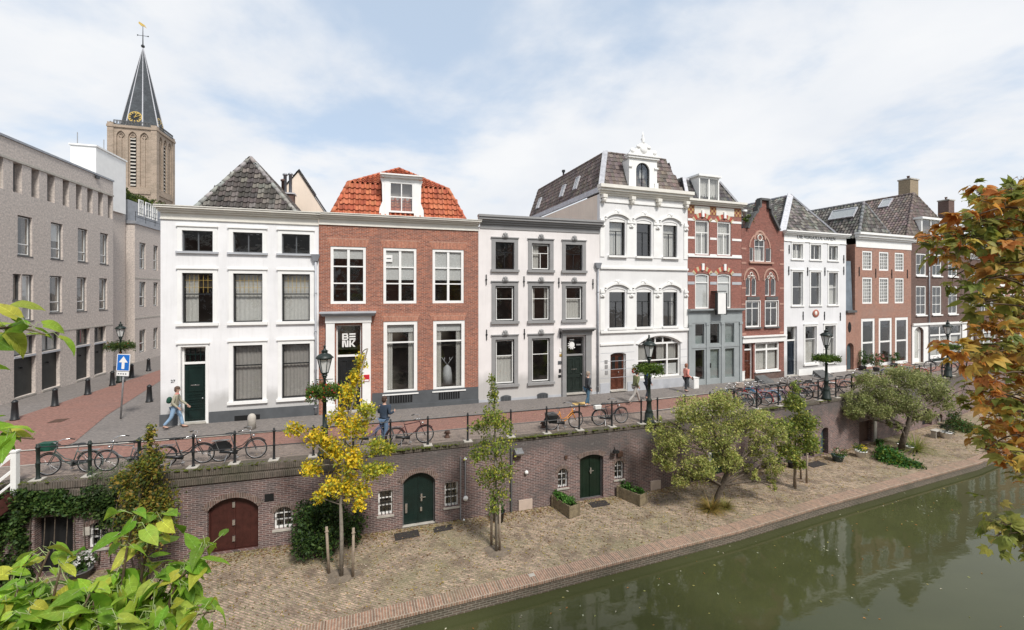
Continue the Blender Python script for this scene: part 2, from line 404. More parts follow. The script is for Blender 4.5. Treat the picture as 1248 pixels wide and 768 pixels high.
# ------------------------------------------------------------------ roof tiles
def inpoly(x, y, poly):
    c = False; j = len(poly)-1
    for i in range(len(poly)):
        xi, yi = poly[i]; xj, yj = poly[j]
        if (yi > y) != (yj > y) and x < (xj-xi)*(y-yi)/(yj-yi)+xi: c = not c
        j = i
    return c
def tiles(mb, poly, udir, cols, tw=.22, th=.30, lift=.035, amp=.03, jitk=.22, margin=0):
    """rows of pantiles over a planar polygon; udir runs along the eaves"""
    P = [Vector(p) for p in poly]; u = Vector(udir).normalized()
    nrm = Vector((0,0,0))
    for i in range(len(P)):
        a, b = P[i], P[(i+1) % len(P)]; nrm += Vector(((a.y-b.y)*(a.z+b.z), (a.z-b.z)*(a.x+b.x), (a.x-b.x)*(a.y+b.y)))
    nrm.normalize()
    if nrm.z < 0: nrm = -nrm
    v = nrm.cross(u).normalized()
    if v.z < 0: v = -v
    O = P[0]; P2 = [((p-O).dot(u), (p-O).dot(v)) for p in P]
    mb.add([p-nrm*.01 for p in P], [tuple(range(len(P)))], tuple(x*.45 for x in cols[0][:3]))
    x0 = min(p[0] for p in P2); x1 = max(p[0] for p in P2); y0 = min(p[1] for p in P2); y1 = max(p[1] for p in P2)
    prof = [(0, .25), (.22, -.15), (.5, .15), (.72, 1), (.9, .85), (1.0, .25)]
    ny = int((y1-y0)/th)+1; nx = int((x1-x0)/tw)+1
    for j in range(ny):
        for i in range(nx):
            cx_, cy_ = x0+(i+.5)*tw, y0+(j+.5)*th
            if not inpoly(cx_, cy_, P2): continue
            col = jit(random.choice(cols), jitk); vs = []; dz = random.uniform(-.006, .006)
            for yy, hh in ((y0+j*th-.03, lift), (y0+(j+1)*th, .004)):
                for a, h in prof:
                    vs.append(O+u*(x0+(i+a)*tw)+v*yy+nrm*(hh+amp*h+dz))
            k = len(prof)
            for a, h in prof: vs.append(O+u*(x0+(i+a)*tw)+v*(y0+j*th-.03)+nrm*(lift+amp*h-.03))
            mb.add(vs, [(q, q+1, k+q+1, k+q) for q in range(k-1)]+[(2*k+q, 2*k+q+1, q+1, q) for q in range(k-1)], col)
def ridge(mb, a, b, cols, r=.11, seg=.38):
    a, b = Vector(a), Vector(b); L = (b-a).length; n = max(1, int(L/seg)); d = (b-a)/n
    for i in range(n):
        c = jit(random.choice(cols), .15); q = a+d*i
        mb.tube([q-d*.04, q+d*.96], [r*1.08, r*.92], 8, True, c)

# ------------------------------------------------------------------ foliage
def leafmesh(name, pos, size, cols, mat='leaf', parent=None, aspect=1.7, size_j=.35, droop=.0, loc=None):
    """pos: (n,3) array; one folded four-corner leaf each, colour per leaf"""
    n = len(pos); pos = np.asarray(pos, dtype=np.float32)
    d = RNG.normal(size=(n, 3)); d[:, 2] -= droop; d /= np.linalg.norm(d, axis=1)[:, None]
    q = RNG.normal(size=(n, 3)); q[:, 2] += .8; s = np.cross(d, q); s /= np.linalg.norm(s, axis=1)[:, None]+1e-9
    nn = np.cross(s, d)
    L = size*(1+RNG.uniform(-size_j, size_j, n))[:, None]; W = L/aspect
    a = pos-d*L*.5; b = pos+s*W*.5+nn*W*.18; c = pos+d*L*.5; e = pos-s*W*.5+nn*W*.18
    v = np.stack([a, b, c, e], 1).reshape(-1, 3)
    me = bpy.data.meshes.new(name); me.vertices.add(4*n); me.vertices.foreach_set('co', v.astype(np.float32).ravel())
    me.loops.add(6*n); me.polygons.add(2*n)
    base = (np.arange(n)*4)[:, None]; idx = (base+np.array([[0, 1, 2, 0, 2, 3]])).ravel()
    me.loops.foreach_set('vertex_index', idx.astype(np.int32)); me.polygons.foreach_set('loop_start', (np.arange(2*n)*3).astype(np.int32))
    cols = np.array([c_[:3] for c_ in cols], dtype=np.float32); ci = RNG.integers(0, len(cols), n)
    cc = cols[ci]*(1+RNG.uniform(-.22, .22, (n, 1))).astype(np.float32)
    f_ = np.sin(pos[:, 0]*3.1+1.3*np.sin(pos[:, 2]*2.3))*np.sin(pos[:, 2]*3.7+pos[:, 1]*2.1); cc = cc*(1+.24*f_[:, None]).astype(np.float32)
    arr = np.ones((n, 6, 4), dtype=np.float32); arr[:, :, :3] = cc[:, None, :]
    me.update(); me.validate()
    ca = me.color_attributes.new('col', 'FLOAT_COLOR', 'CORNER'); ca.data.foreach_set('color', arr.ravel())
    me.materials.append(M[mat]); o = bpy.data.objects.new(name, me); COL.objects.link(o)
    if parent: o.parent = parent
    if loc is not None: o.location = loc
    return o
def clump_pts(clumps, sub=18, spread=.16):
    """clumps: (x,y,z,rx,ry,rz,n) -> leaf points gathered on small sprays, so gaps stay between them"""
    out = []
    for x, y, z, rx, ry, rz, n in clumps:
        m = max(3, n//sub); d = RNG.normal(size=(m, 3)); d /= np.linalg.norm(d, axis=1)[:, None]
        r = RNG.uniform(.25, 1, (m, 1))**.6; cen = d*r*np.array([rx, ry, rz])+np.array([x, y, z])
        k = RNG.integers(0, m, n); sp = spread*min(1.5, max(rx, rz))
        out.append(cen[k]+RNG.normal(size=(n, 3))*sp)
    return np.concatenate(out)
def limb(mb, a, b, r0, r1, bend=.12, n=6, k=5):
    a, b = Vector(a), Vector(b); d = b-a; L = d.length
    off = Vector([random.uniform(-1, 1) for _ in range(3)])*L*bend
    pts = [a+d*(i/k)+off*math.sin(math.pi*i/k)+Vector((0, 0, L*.05*math.sin(math.pi*i/k))) for i in range(k+1)]
    mb.tube(pts, [r0+(r1-r0)*i/k for i in range(k+1)], n); return pts
# ------------------------------------------------------------------ buildings
class House(Fr):
    def __init__(s, P0, P1, name, label, cat='house', group=None, base=0.0):
        super().__init__(P0, P1); s.base = base
        s.root = empty(name, label, cat, (P0[0], P0[1], 0), s.rz, group); s.holes = []
    def rect(s, px0, px1, py0, py1, d=0):
        m = (px0+px1)/2
        return s.u(px0, d), s.u(px1, d), s.z(m, py1, d), s.z(m, py0, d)
    def wall(s, mat, ztop, depth=10, outline=None, z0=-.05, side_mat=None, thick=.28):
        L = s.L; mb = MB()
        ol = outline or [(.004, z0), (L-.004, z0), (L-.004, ztop), (.004, ztop)]
        mb.panel(ol, s.holes, 0, thick); mb.build('wall', mat, s.root)
        zt = ztop if outline is None else min(ztop, max(z for x, z in outline if x < .3))
        sb = MB(); sb.box(.006, .25, thick+.002, depth, z0, zt); sb.box(L-.25, L-.006, thick+.002, depth, z0, zt); sb.box(.26, L-.26, depth-.2, depth-.003, z0, zt)
        sb.build('side_wall', side_mat or mat, s.root)
        ib = MB(); ib.box(.26, L-.26, 1.9, 1.95, z0, zt-.1)
        for k in range(int(zt/3)): ib.box(.26, L-.26, .9, 1.88, 2.95+3*k, 3.05+3*k)
        ib.box(.26, L-.26, thick+.01, depth-.22, zt-.12, zt-.04)
        ib.build('room_interior', 'interior', s.root)

def curtain_mesh(mb, x0, x1, z0, z1, y, amp=.014, wl=.17):
    n = max(4, int((x1-x0)/wl*4)); vs = []
    for i in range(n+1):
        x = x0+(x1-x0)*i/n; yy = y+amp*math.sin(2*math.pi*(x/wl)+math.sin(x*7))
        vs += [(x, yy, z0), (x, yy, z1)]
    mb.add(vs, [(2*i, 2*i+2, 2*i+3, 2*i+1) for i in range(n)])

def window(H, x0, x1, z0, z1, fm='white', fw=.07, cols=1, tr=(), arc=0, rec=.12, cur='net', bar=.03, cut=None,
           sur=None, surm='white', sill=None, hood=0, key=False, sash=None, parent=None, pointed=False, xf=None, name='window', trw=None, hole=True):
    par = parent or H.root; kw = xf or {}
    if hole: H.holes.append(arch(x0, x1, z0, z1, arc, pointed=pointed))
    f = MB(); O = arch(x0+.002, x1-.002, z0+.002, z1-.002, arc*.999, pointed=pointed); I = arch(x0+fw, x1-fw, z0+fw, z1-fw, arc*.9 if arc else 0, pointed=pointed)
    f.ring(O, I, rec-.03, rec+.07)
    ix0, ix1, iz0, iz1 = x0+fw, x1-fw, z0+fw, z1-fw
    if sash:
        f2 = MB(); O2 = arch(ix0, ix1, iz0, iz1, arc*.9 if arc else 0, pointed=pointed); I2 = arch(ix0+.045, ix1-.045, iz0+.05, iz1-.045, arc*.8 if arc else 0, pointed=pointed)
        f2.ring(O2, I2, rec, rec+.05)
    zc = iz1-(iz1-iz0)*cut if cut else iz1
    tw = trw or bar
    b = f2 if sash else f
    for t in tr:
        z = iz1-(iz1-iz0)*t; b.box(ix0, ix1, rec-.012, rec+.048, z-tw/2, z+tw/2)
    for i in range(1, cols):
        x = ix0+(ix1-ix0)*i/cols; zz = zc-(arc*.25 if arc and not cut else 0); b.box(x-bar/2, x+bar/2, rec-.008, rec+.044, iz0, zz)
    w = f.build(name, fm, par, **kw)
    if sash: f2.build('sash', sash, w)
    g = MB(); poly = I if not sash else I2; g.add([(x, rec+.02, z) for x, z in poly], [tuple(range(len(poly)))]); g.build('pane', 'glass', w)
    if cur and cur != 'none':
        c = MB(); W = ix1-ix0; Hh = iz1-iz0; y = rec+.16; zz = iz1-(arc*.6 if arc else 0)
        if cur == 'net': curtain_mesh(c, ix0, ix1, iz0, zz, y); m = 'net'
        elif cur == 'netlow': curtain_mesh(c, ix0, ix1, iz0, iz0+Hh*.62, y); m = 'net'
        elif cur == 'left': curtain_mesh(c, ix0, ix0+W*.45, iz0, zz, y); m = 'net'
        elif cur == 'pair':
            curtain_mesh(c, ix0, ix0+W*.2, iz0, zz, y, .03, .09); curtain_mesh(c, ix1-W*.2, ix1, iz0, zz, y, .03, .09); m = 'net'
        elif cur == 'gpair':
            curtain_mesh(c, ix0, ix0+W*.25, iz0, zz, y, .03, .09); curtain_mesh(c, ix1-W*.25, ix1, iz0, zz, y, .03, .09); m = 'gcurt'
        elif cur == 'grey': curtain_mesh(c, ix0, ix1, iz0, zz, y, .018, .15); m = 'gcurt'
        elif cur.startswith('blind'):
            fr = float(cur[5:] or 1); c.box(ix0, ix1, y-.1, y-.095, iz1-Hh*fr, zz); m = 'blind'
        c.build('blind' if cur.startswith('blind') else 'curtain', m, w)
    if sur:
        s_ = MB(); sw = sur
        if arc: s_.ring(arch(x0-sw, x1+sw, z0-.002, z1+sw, arc*1.15, pointed=pointed), arch(x0, x1, z0, z1, arc, pointed=pointed), -.035, .004)
        else: s_.ring([(x0-sw, z0-.002), (x1+sw, z0-.002), (x1+sw, z1+sw), (x0-sw, z1+sw)], [(x0, z0), (x1, z0), (x1, z1), (x0, z1)], -.035, .004)
        if hood: s_.box(x0-sw-.04, x1+sw+.04, -.035-hood, .002, z1+sw+.003, z1+sw+.06)
        s_.build('surround', surm, w)
    if sill:
        sm, sp, sh = sill; e = (sur or 0)+.05
        MB().box(x0-e, x1+e, -sp, rec-.035, z0-sh, z0-.003).build('sill', sm, w)
    if key: ornament(w, (x0+x1)/2, z1+(sur or 0)+.12, .36, .38, surm)
    return w

def ornament(par, x, z, w, h, mat, name='keystone_ornament'):
    k = MB(); k.box(x-w*.30, x+w*.30, -.10, -.002, z-h*.35, z+h*.25)
    for sx in (-1, 1):
        k.ell((x+sx*w*.30, -.07, z-h*.1), (w*.2, .06, h*.26), 8, 6); k.ell((x+sx*w*.22, -.08, z+h*.25), (w*.15, .05, h*.2), 8, 6)
    k.ell((x, -.10, z+h*.1), (w*.17, .06, h*.4), 8, 6); k.build(name, mat, par, True)

def panel_door(H, x0, x1, z0, z1, mat='dgreen', fm='white', fw=.09, fan=None, rec=.2, layout=None, parent=None, arc=0, double=False, letter=True, fanbars=0, knob=True, xf=None, hole=True, glassy=False, step=True, boards=False):
    """door leaf with raised panels; fan = height of the light over it"""
    par = parent or H.root; kw = xf or {}
    if hole: H.holes.append(arch(x0, x1, z0, z1, arc))
    zt = z1-(fan or 0)
    ix0, ix1 = x0+fw, x1-fw
    lf = MB(); top = zt-(fw if not fan else .05)
    outline = arch(ix0, ix1, z0+.02, top, arc*.9 if arc and not fan else 0)
    lf.prism(outline, rec, rec+.05)
    W = ix1-ix0; Hh = top-z0
    if glassy: pass
    elif boards:
        for i in range(1, boards): lf.box(ix0+W*i/boards-.006, ix0+W*i/boards+.006, rec-.008, rec-.001, z0+.06, top-arc-.05)
    else:
        for (a, b, c, d) in (layout or [(.12, .44, .52, .93), (.56, .88, .52, .93), (.12, .44, .08, .42), (.56, .88, .08, .42)]):
            lf.ring([(ix0+W*a, z0+Hh*c), (ix0+W*b, z0+Hh*c), (ix0+W*b, z0+Hh*d), (ix0+W*a, z0+Hh*d)],
                    [(ix0+W*a+.04, z0+Hh*c+.04), (ix0+W*b-.04, z0+Hh*c+.04), (ix0+W*b-.04, z0+Hh*d-.04), (ix0+W*a+.04, z0+Hh*d-.04)], rec-.025, rec-.001)
    if double: lf.box((ix0+ix1)/2-.02, (ix0+ix1)/2+.02, rec-.03, rec-.002, z0+.03, top-.04-(arc*.1))
    d = lf.build('door', mat, par, **kw)
    fr = MB(); fr.ring(arch(x0+.002, x1-.002, z0+.002, z1-.002, arc), arch(ix0, ix1, z0+.004, z1-fw, arc*.9 if arc else 0), rec-.06, rec+.08)
    if fan: fr.box(ix0, ix1, rec-.055, rec+.06, zt-.05, zt+.04)
    fr.build('door_frame', fm, d)
    if fan:
        g = MB(); g.quad((ix0, rec+.03, zt+.04), (ix1, rec+.03, zt+.04), (ix1, rec+.03, z1-fw), (ix0, rec+.03, z1-fw)); g.build('fanlight', 'glass', d)
        if fanbars:
            b = MB()
            for i in range(1, fanbars): x = ix0+(ix1-ix0)*i/fanbars; b.box(x-.012, x+.012, rec, rec+.028, zt+.045, z1-fw-.003)
            z = (zt+z1)/2; b.box(ix0, ix1, rec+.003, rec+.025, z-.012, z+.012); b.build('fanlight_bars', mat, d)
    if glassy:
        g = MB(); g.quad((ix0+.12, rec-.006, z0+.35), (ix1-.12, rec-.006, z0+.35), (ix1-.12, rec-.006, top-.12), (ix0+.12, rec-.006, top-.12)); g.build('door_glass', 'glass', d)
    if knob:
        k = MB(); xk = ix1-.1 if not double else (ix0+ix1)/2+.1; k.tube([(xk, rec-.002, z0+1.02), (xk, rec-.06, z0+1.02)], .02, 8); k.ell((xk, rec-.075, z0+1.02), (.035, .03, .035), 8, 6); k.build('door_knob', 'chrome', d)
    if letter: MB().box((ix0+ix1)/2-.16, (ix0+ix1)/2+.16, rec-.02, rec-.003, z0+Hh*.62, z0+Hh*.62+.05).build('letter_slot', 'chrome', d)
    if step: MB().box(x0-.02, x1+.02, -.12, rec-.062, -.05+z0, z0+.001).build('door_step', 'stone', d)
    return d

def cornice(H, x0, x1, z0, z1, proj=.35, mat='white', steps=None, name='cornice', y=0):
    mb = MB(); h = z1-z0
    for a, b, p in (steps or [(0, .10, .14), (.10, .52, .07), (.52, .66, .35), (.66, .80, .62), (.80, .94, .9), (.94, 1, 1.0)]):
        e = p*proj*.4; mb.box(x0-e, x1+e, y-proj*p-.01, y+.003*p, z0+h*a, z0+h*b)
    return mb.build(name, mat, H.root)

def anchors(H, pts, h=.55):
    for px, py in pts:
        u, z = H.at(px, py); mb = MB(); mb.box(u-.022, u+.022, -.05, -.003, z-h/2, z+h/2); mb.box(u-.05, u+.05, -.04, -.005, z-.03, z+.03); mb.build('wall_anchor', 'iron', H.root)

def downpipe(H, u, z0, z1, mat='zinc', r=.05, hopper=True, y=-.09):
    mb = MB(); mb.tube([(u, y, z0), (u, y, z1)], r, 10)
    for k in range(int((z1-z0)/1.8)+1): mb.torus((u, y, z0+.3+1.8*k), r+.012, .014, 'z', 12, 5)
    p = mb.build('downpipe', mat, H.root, True)
    if hopper:
        h = MB(); h.add([(u-.1, y-.08, z1-.02), (u+.1, y-.08, z1-.02), (u+.1, y+.08, z1-.02), (u-.1, y+.08, z1-.02), (u-.19, y-.13, z1+.3), (u+.19, y-.13, z1+.3), (u+.19, y+.085, z1+.3), (u-.19, y+.085, z1+.3)],
              [(0, 1, 2, 3), (7, 6, 5, 4), (0, 4, 5, 1), (1, 5, 6, 2), (2, 6, 7, 3), (3, 7, 4, 0)]); h.build('hopper_head', 'zinc', p)

def text_part(H, s, u, z, size, mat, par=None, name='lettering', y=-.02, align='CENTER', bold=0, depth=.008, sx=1.0):
    c = bpy.data.curves.new('t', 'FONT'); c.body = s; c.size = size; c.extrude = depth; c.align_x = align; c.offset = bold
    o = bpy.data.objects.new('t', c); COL.objects.link(o); dg = bpy.context.evaluated_depsgraph_get(); dg.update()
    me = o.evaluated_get(dg).to_mesh(); mb = MB()
    vs = [(u+v.co.x*sx, y-v.co.z, z+v.co.y) for v in me.vertices]; mb.add(vs, [tuple(p.vertices) for p in me.polygons])
    o.evaluated_get(dg).to_mesh_clear(); bpy.data.objects.remove(o); bpy.data.curves.remove(c)
    return mb.build(name, mat, par or H.root)

T_DARK = [(.075, .07, .068), (.10, .09, .085), (.055, .052, .055), (.13, .12, .11)]
T_WORN = [(.11, .10, .09), (.17, .16, .14), (.08, .072, .066), (.22, .205, .18), (.10, .095, .085)]
T_RED = [(.46, .14, .07), (.42, .12, .06), (.50, .175, .09), (.36, .10, .055), (.47, .15, .08)]
T_ONE = [(.085, .075, .068), (.11, .098, .088), (.065, .057, .052), (.17, .155, .138), (.09, .08, .072)]
T_BROWN = [(.165, .13, .115), (.19, .155, .135), (.13, .105, .095), (.15, .12, .11)]
def roof_part(H, faces, cols, name='roof', tw=.22, th=.3, ridges=(), rcols=None, rr=.11, **k):
    mb = MB(); mb.cur = cols[0]
    for poly, ud in faces: tiles(mb, poly, ud, cols, tw, th, **k)
    r = mb.build(name, 'tile', H.root)
    if ridges:
        rb = MB()
        for a, b in ridges: ridge(rb, a, b, rcols or cols, rr)
        rb.build('ridge_tiles', 'tile', r, True)
    return r

def skylight(H, roof, c, ux, vy, w, h, nrm, mat='zinc'):
    """roof window lying on a slope: centre c, axes ux, vy"""
    c, ux, vy, nrm = Vector(c), Vector(ux).normalized(), Vector(vy).normalized(), Vector(nrm).normalized()
    f = MB()
    P = lambda a, b, k: c+ux*a+vy*b+nrm*k
    for (a0, a1, b0, b1) in ((-w/2, w/2, -h/2, -h/2+.07), (-w/2, w/2, h/2-.07, h/2), (-w/2, -w/2+.07, -h/2+.07, h/2-.07), (w/2-.07, w/2, -h/2+.07, h/2-.07)):
        vs = [P(a, b, k) for k in (.0, .14) for a, b in ((a0, b0), (a1, b0), (a1, b1), (a0, b1))]
        f.add(vs, [(0, 3, 2, 1), (4, 5, 6, 7), (0, 1, 5, 4), (1, 2, 6, 5), (2, 3, 7, 6), (3, 0, 4, 7)])
    s = f.build('skylight', mat, H.root)
    g = MB(); g.quad(P(-w/2+.07, -h/2+.07, .12), P(w/2-.07, -h/2+.07, .12), P(w/2-.07, h/2-.07, .12), P(-w/2+.07, h/2-.07, .12)); g.build('pane', 'glass', s)
    b = MB(); b.quad(P(-w/2+.07, -h/2+.07, .09), P(w/2-.07, -h/2+.07, .09), P(w/2-.07, h/2-.07, .09), P(-w/2+.07, h/2-.07, .09)); b.build('blind', 'blind', s)
    return s
def chimney(H, x, y, z0, z1, w, d, mat='brick9', pots=1, cap='stone'):
    c = MB().box(x-w/2, x+w/2, y-d/2, y+d/2, z0, z1-.12).build('chimney', mat, H.root)
    MB().box(x-w/2-.06, x+w/2+.06, y-d/2-.06, y+d/2+.06, z1-.118, z1).build('chimney_cap', cap, c)
    p = MB()
    for i in range(pots):
        xx = x+(i-(pots-1)/2)*w/max(1, pots); p.lathe([(.11, 0), (.09, .25), (.12, .27), (.12, .33), (.08, .34)], xx, y, z1+.002, 10)
    p.build('chimney_pot', 'brick9', c, True)
    return c
FAC = [(-15.1, 18.86), (5.1, 25.0), (15.0, 28.5), (24.3, 32.0), (32.5, 35.3), (60.0, 46.5)]
def fac_at(px):
    k = (px-CX)/F_PX
    for a, b in zip(FAC[:-1], FAC[1:]):
        ex, ey = b[0]-a[0], b[1]-a[1]; den = k*ey-ex
        t = (a[0]-k*a[1])/den
        if t <= 1.0001 or b is FAC[-1]: return (a[0]+ex*t, a[1]+ey*t)
G_ROW = 'canal houses along the street'
def mk(px0, px1, label, name='canal_house'): return House(fac_at(px0), fac_at(px1), name, label, 'house', G_ROW)

# ---- 1: white plastered house on the corner
M['stucco1'] = m_stucco('white_plaster', (.80, .79, .785, 1), amt=.2)
H = H1 = mk(195.5, 388.5, 'white plastered corner house with green door and dark hipped roof')
cols3 = [(222, 259.6), (284.2, 320), (343.6, 377.8)]
zr1 = (H.z(303, 308), H.z(303, 283.5)); zr2 = (H.z(303, 392.5), H.z(303, 333.5)); zr3 = (H.z(302, 488.5), H.z(302, 420.8))
for i, (a, b) in enumerate(cols3):
    u0, u1 = H.u(a), H.u(b)
    window(H, u0, u1, *zr1, fm='dgrey', fw=.045, cols=2, bar=.05, rec=.1, sur=.17, hood=.05, sill=('lgrey', .10, .09), cur='none')
    w = window(H, u0, u1, *zr2, fm='black', fw=.05, tr=(.42,), bar=.05, rec=.12, sur=.17, hood=.05, sill=('white', .10, .13), cur=['left', 'net', 'net'][i])
    sg = MB(); z1, z0 = zr2[1]-.08, zr2[1]-.08-(zr2[1]-zr2[0])*.36      # leaded band in the upper light
    for q in range(1, 6): sg.box(u0+.06+(u1-u0-.12)*q/6-.006, u0+.06+(u1-u0-.12)*q/6+.006, .122, .134, z0, z1)
    for q in (.3, .7): sg.box(u0+.06, u1-.06, .124, .132, z0+(z1-z0)*q-.006, z0+(z1-z0)*q+.006)
    sg.build('leaded_glazing', 'gold', w)
    if i: window(H, u0, u1, *zr3, fm='black', fw=.05, tr=(.36,), bar=.05, rec=.12, sur=.17, hood=.05, sill=('white', .10, .13), cur='grey')
u0, u1, z0, z1 = H.rect(220.5, 251, 422.5, 515)
panel_door(H, u0, u1, max(.05, z0), z1, 'dgreen', 'white', .07, fan=z1-H.z(235, 443), fanbars=4,
           layout=[(.12, .88, .03, .22), (.15, .85, .25, .30), (.15, .85, .34, .39), (.15, .85, .43, .48), (.12, .88, .52, .95)])
hb = MB().ring([(u0-.10, 0.01), (u1+.10, 0.01), (u1+.10, z1+.12), (u0-.10, z1+.12)], [(u0, .01), (u1, .01), (u1, z1), (u0, z1)], -.035, .002); hb.box(u0-.16, u1+.16, -.09, -.002, z1+.123, z1+.19); hb.build('door_surround', 'white', H.root)
cornice(H, .02, H.L-.02, 9.0, 9.58, .36, 'cream')
zp = H.z(300, 499)
MB().box(-.03, u0-.12, -.03, -.002, -.02, zp+.02).build('plinth', 'dgrey', H.root); MB().box(u1+.12, H.L-.01, -.03, -.002, -.02, zp).build('plinth', 'dgrey', H.root)
ua, ub, za, zb = H.rect(286, 317, 508.5, 513.5)
MB().box(ua, ub, -.034, -.031, za+.06, zb+.1).build('cellar_vent', 'gap', H.root)
text_part(H, '27', H.u(211), H.z(211, 466), .17, 'dgrey', name='house_number')
H.wall('stucco1', 9.0, 11)
L = H.L; ap = (2.8, 2.6, 12.65); c0, c1 = (.15, .35, 8.5), (L-.15, .35, 8.5); bk0, bk1 = (.15, 10.8, 8.5), (L-.15, 10.8, 8.5); rb_ = (2.8, 10.8, 12.65)
roof_part(H, [([c0, c1, ap], (1, 0, 0)), ([bk0, c0, ap, rb_], (0, -1, 0)), ([c1, bk1, rb_, ap], (0, 1, 0))], T_ONE, tw=.27, th=.31, ridges=[(c0, ap), (c1, ap), (ap, rb_)], lift=.06, amp=.075, jitk=.14, rcols=[(.30, .29, .27)])
downpipe(H, L-.12, .1, H.z(384, 318), 'lgrey')

# ---- behind 1: chimney stack and beige gable of a house at the back
p = ppt(356, 262, 29)
B = House((p.x-1.0, p.y), (p.x+5, p.y+1.8), 'back_house', 'beige rendered gable house rising behind the corner house', 'house')
def bpt(px, py, d=0): return B.at(px, py, d)
ax, az = bpt(363.7, 209); rx, rz_ = bpt(392, 258); lx, lz = bpt(340, 262)
M['stuccob'] = m_stucco('beige_render', (.80, .68, .56, 1), amt=.2)
g = MB(); g.prism([(ax-3.1, -.0), (rx+1.2, 0), (rx+1.2, rz_-1.6), (ax, az), (ax-3.1, rz_-1.6)], 0, .3); g.build('gable_wall', 'stuccob', B.root)
roof_part(B, [([(ax-3.3, -.1, rz_-1.8), (ax-3.3, 8, rz_-1.8), (ax, 8, az+.05), (ax, -.1, az+.05)], (0, 1, 0)), ([(rx+1.3, -.1, rz_-1.7), (rx+1.3, 8, rz_-1.7), (ax, 8, az+.05), (ax, -.1, az+.05)], (0, 1, 0))], T_DARK)
cx_, cz_ = bpt(350, 236, -1.2)
st = MB(); st.box(cx_-.42, cx_+.42, -1.5, -.9, cz_-5, cz_); c = st.build('chimney', 'brick9', B.root)
for k, (px, py) in enumerate([(345, 222), (347.5, 215), (354, 214.5)]):
    u, z = bpt(px, py, -1.2); pm = MB(); pm.lathe([(.10, 0), (.10, z-cz_+.05), (.15, z-cz_+.05), (.15, z-cz_+.15), (.05, z-cz_+.2)], u, -1.2, cz_, 10); pm.build('chimney_pot', 'zinc' if k else 'brick9', c, True)
MB().box(cx_-.5, cx_+.5, -1.58, -.82, cz_-.08, cz_+.01).build('chimney_cap', 'lead', c)

# ---- 2: red brick house with orange pantiled roof
H = H2 = mk(388.5, 583, 'red brick house with orange pantiled mansard and white portal')
zu = (H.z(487, 370), H.z(487, 302.5)); zl = (H.z(487, 479.5), H.z(487, 391.8))
for i, (a, b) in enumerate([(402.8, 446), (467.2, 507.6), (527.2, 565.2)]):
    w = window(H, H.u(a), H.u(b), *zu, fm='white', fw=.13, cols=2, bar=.12, tr=(.33, .655), trw=.06, rec=.05, cur=['blind.18', 'blind.58', 'blind.58'][i])
    if i == 1:
        u, z = H.at(474, 315); MB().box(u-.17, u+.17, .04, .045, z-.17, z+.17).build('notice', 'white', w)
        MB().box(u-.11, u+.11, .036, .039, z-.03, z+.02).build('notice_print', 'dgrey', w)
for i, (a, b) in enumerate([(467.4, 508.7), (528, 566.4)]):
    w = window(H, H.u(a), H.u(b), *zl, fm='white', fw=.17, tr=(.27,), trw=.07, rec=.05, cur='pair', sill=('white', .07, .06))
    u0, u1 = H.u(a)+.19, H.u(b)-.19; MB().box(u0, u1, .16, .165, zl[1]-.55, zl[1]-.17).build('roller_blind', 'blind', w)
    if i == 1:
        uc = (u0+u1)/2; t = MB()            # mannequin-like draped display with antlers
        t.lathe([(.30, 0), (.26, .5), (.2, .85), (.05, 1.0)], uc, .7, zl[0]+.2, 10)
        for s_ in (-1, 1):
            t.tube([(uc, .7, zl[0]+1.2), (uc+s_*.15, .7, zl[0]+1.4), (uc+s_*.3, .7, zl[0]+1.62)], .02, 5); t.tube([(uc+s_*.15, .7, zl[0]+1.4), (uc+s_*.13, .7, zl[0]+1.6)], .018, 5)
        t.build('window_display', 'lgrey', w, True)
# portal
p0, p1 = H.u(397.6), H.u(452); d0, d1 = H.u(409.5), H.u(440.5); zt = H.z(425, 384.5); zo = H.z(425, 396)
pb = MB(); pb.box(p0, d0-.05, -.16, -.002, .0, zt-.35); pb.box(d1+.05, p1, -.16, -.002, .0, zt-.35); pb.box(p0-.03, p1+.03, -.19, -.003, zt-.347, zt-.02)
pb.box(p0-.05, d0-.02, -.20, -.004, 0, .45); pb.box(d1+.02, p1+.05, -.20, -.004, 0, .45)
por = pb.build('portal', 'white', H.root); cb = MB()
for e, a, b in ((.12, -.02, .05), (.22, .05, .12), (.30, .12, .2)): cb.box(p0-.1-e*.5, p1+.1+e*.5, -.2-e, -.003, zt+a, zt+b)
cb.build('portal_cornice', 'lgrey', por)
zfan = H.z(425, 434)
panel_door(H, d0, d1, .06, zo, 'black', 'white', .06, fan=zo-zfan, letter=False)
txt = MB()                                             # block lettering on the light above the door
def blk(x0, x1, z0, z1): txt.box(x0, x1, .195, .205, z0, z1)
ux0, uw, zt0, zb0 = H.u(416.6), (H.u(433)-H.u(416.6)), H.z(425, 406.8), H.z(425, 423.5)
hh = (zt0-zb0); cw = uw*.47; ch = hh*.48
Bx, Bz = ux0, zb0+hh*.52
for a, b, c, d in ((0, .26, 0, 1), (.26, .86, .80, 1), (.26, .92, .40, .60), (.26, .86, 0, .20), (.7, .95, .6, .8), (.74, 1, .2, .4)): blk(Bx+cw*a, Bx+cw*b, Bz+ch*c, Bz+ch*d)
for c in (.0, .39, .78): blk(ux0+uw*.53, ux0+uw, Bz+ch*c, Bz+ch*(c+.22))
Nz = zb0
blk(ux0, ux0+cw*.27, Nz, Nz+ch); blk(ux0+cw*.73, ux0+cw, Nz, Nz+ch); txt.prism([(ux0+cw*.26, Nz+ch), (ux0+cw*.5, Nz+ch), (ux0+cw*.74, Nz), (ux0+cw*.5, Nz)], .196, .204)
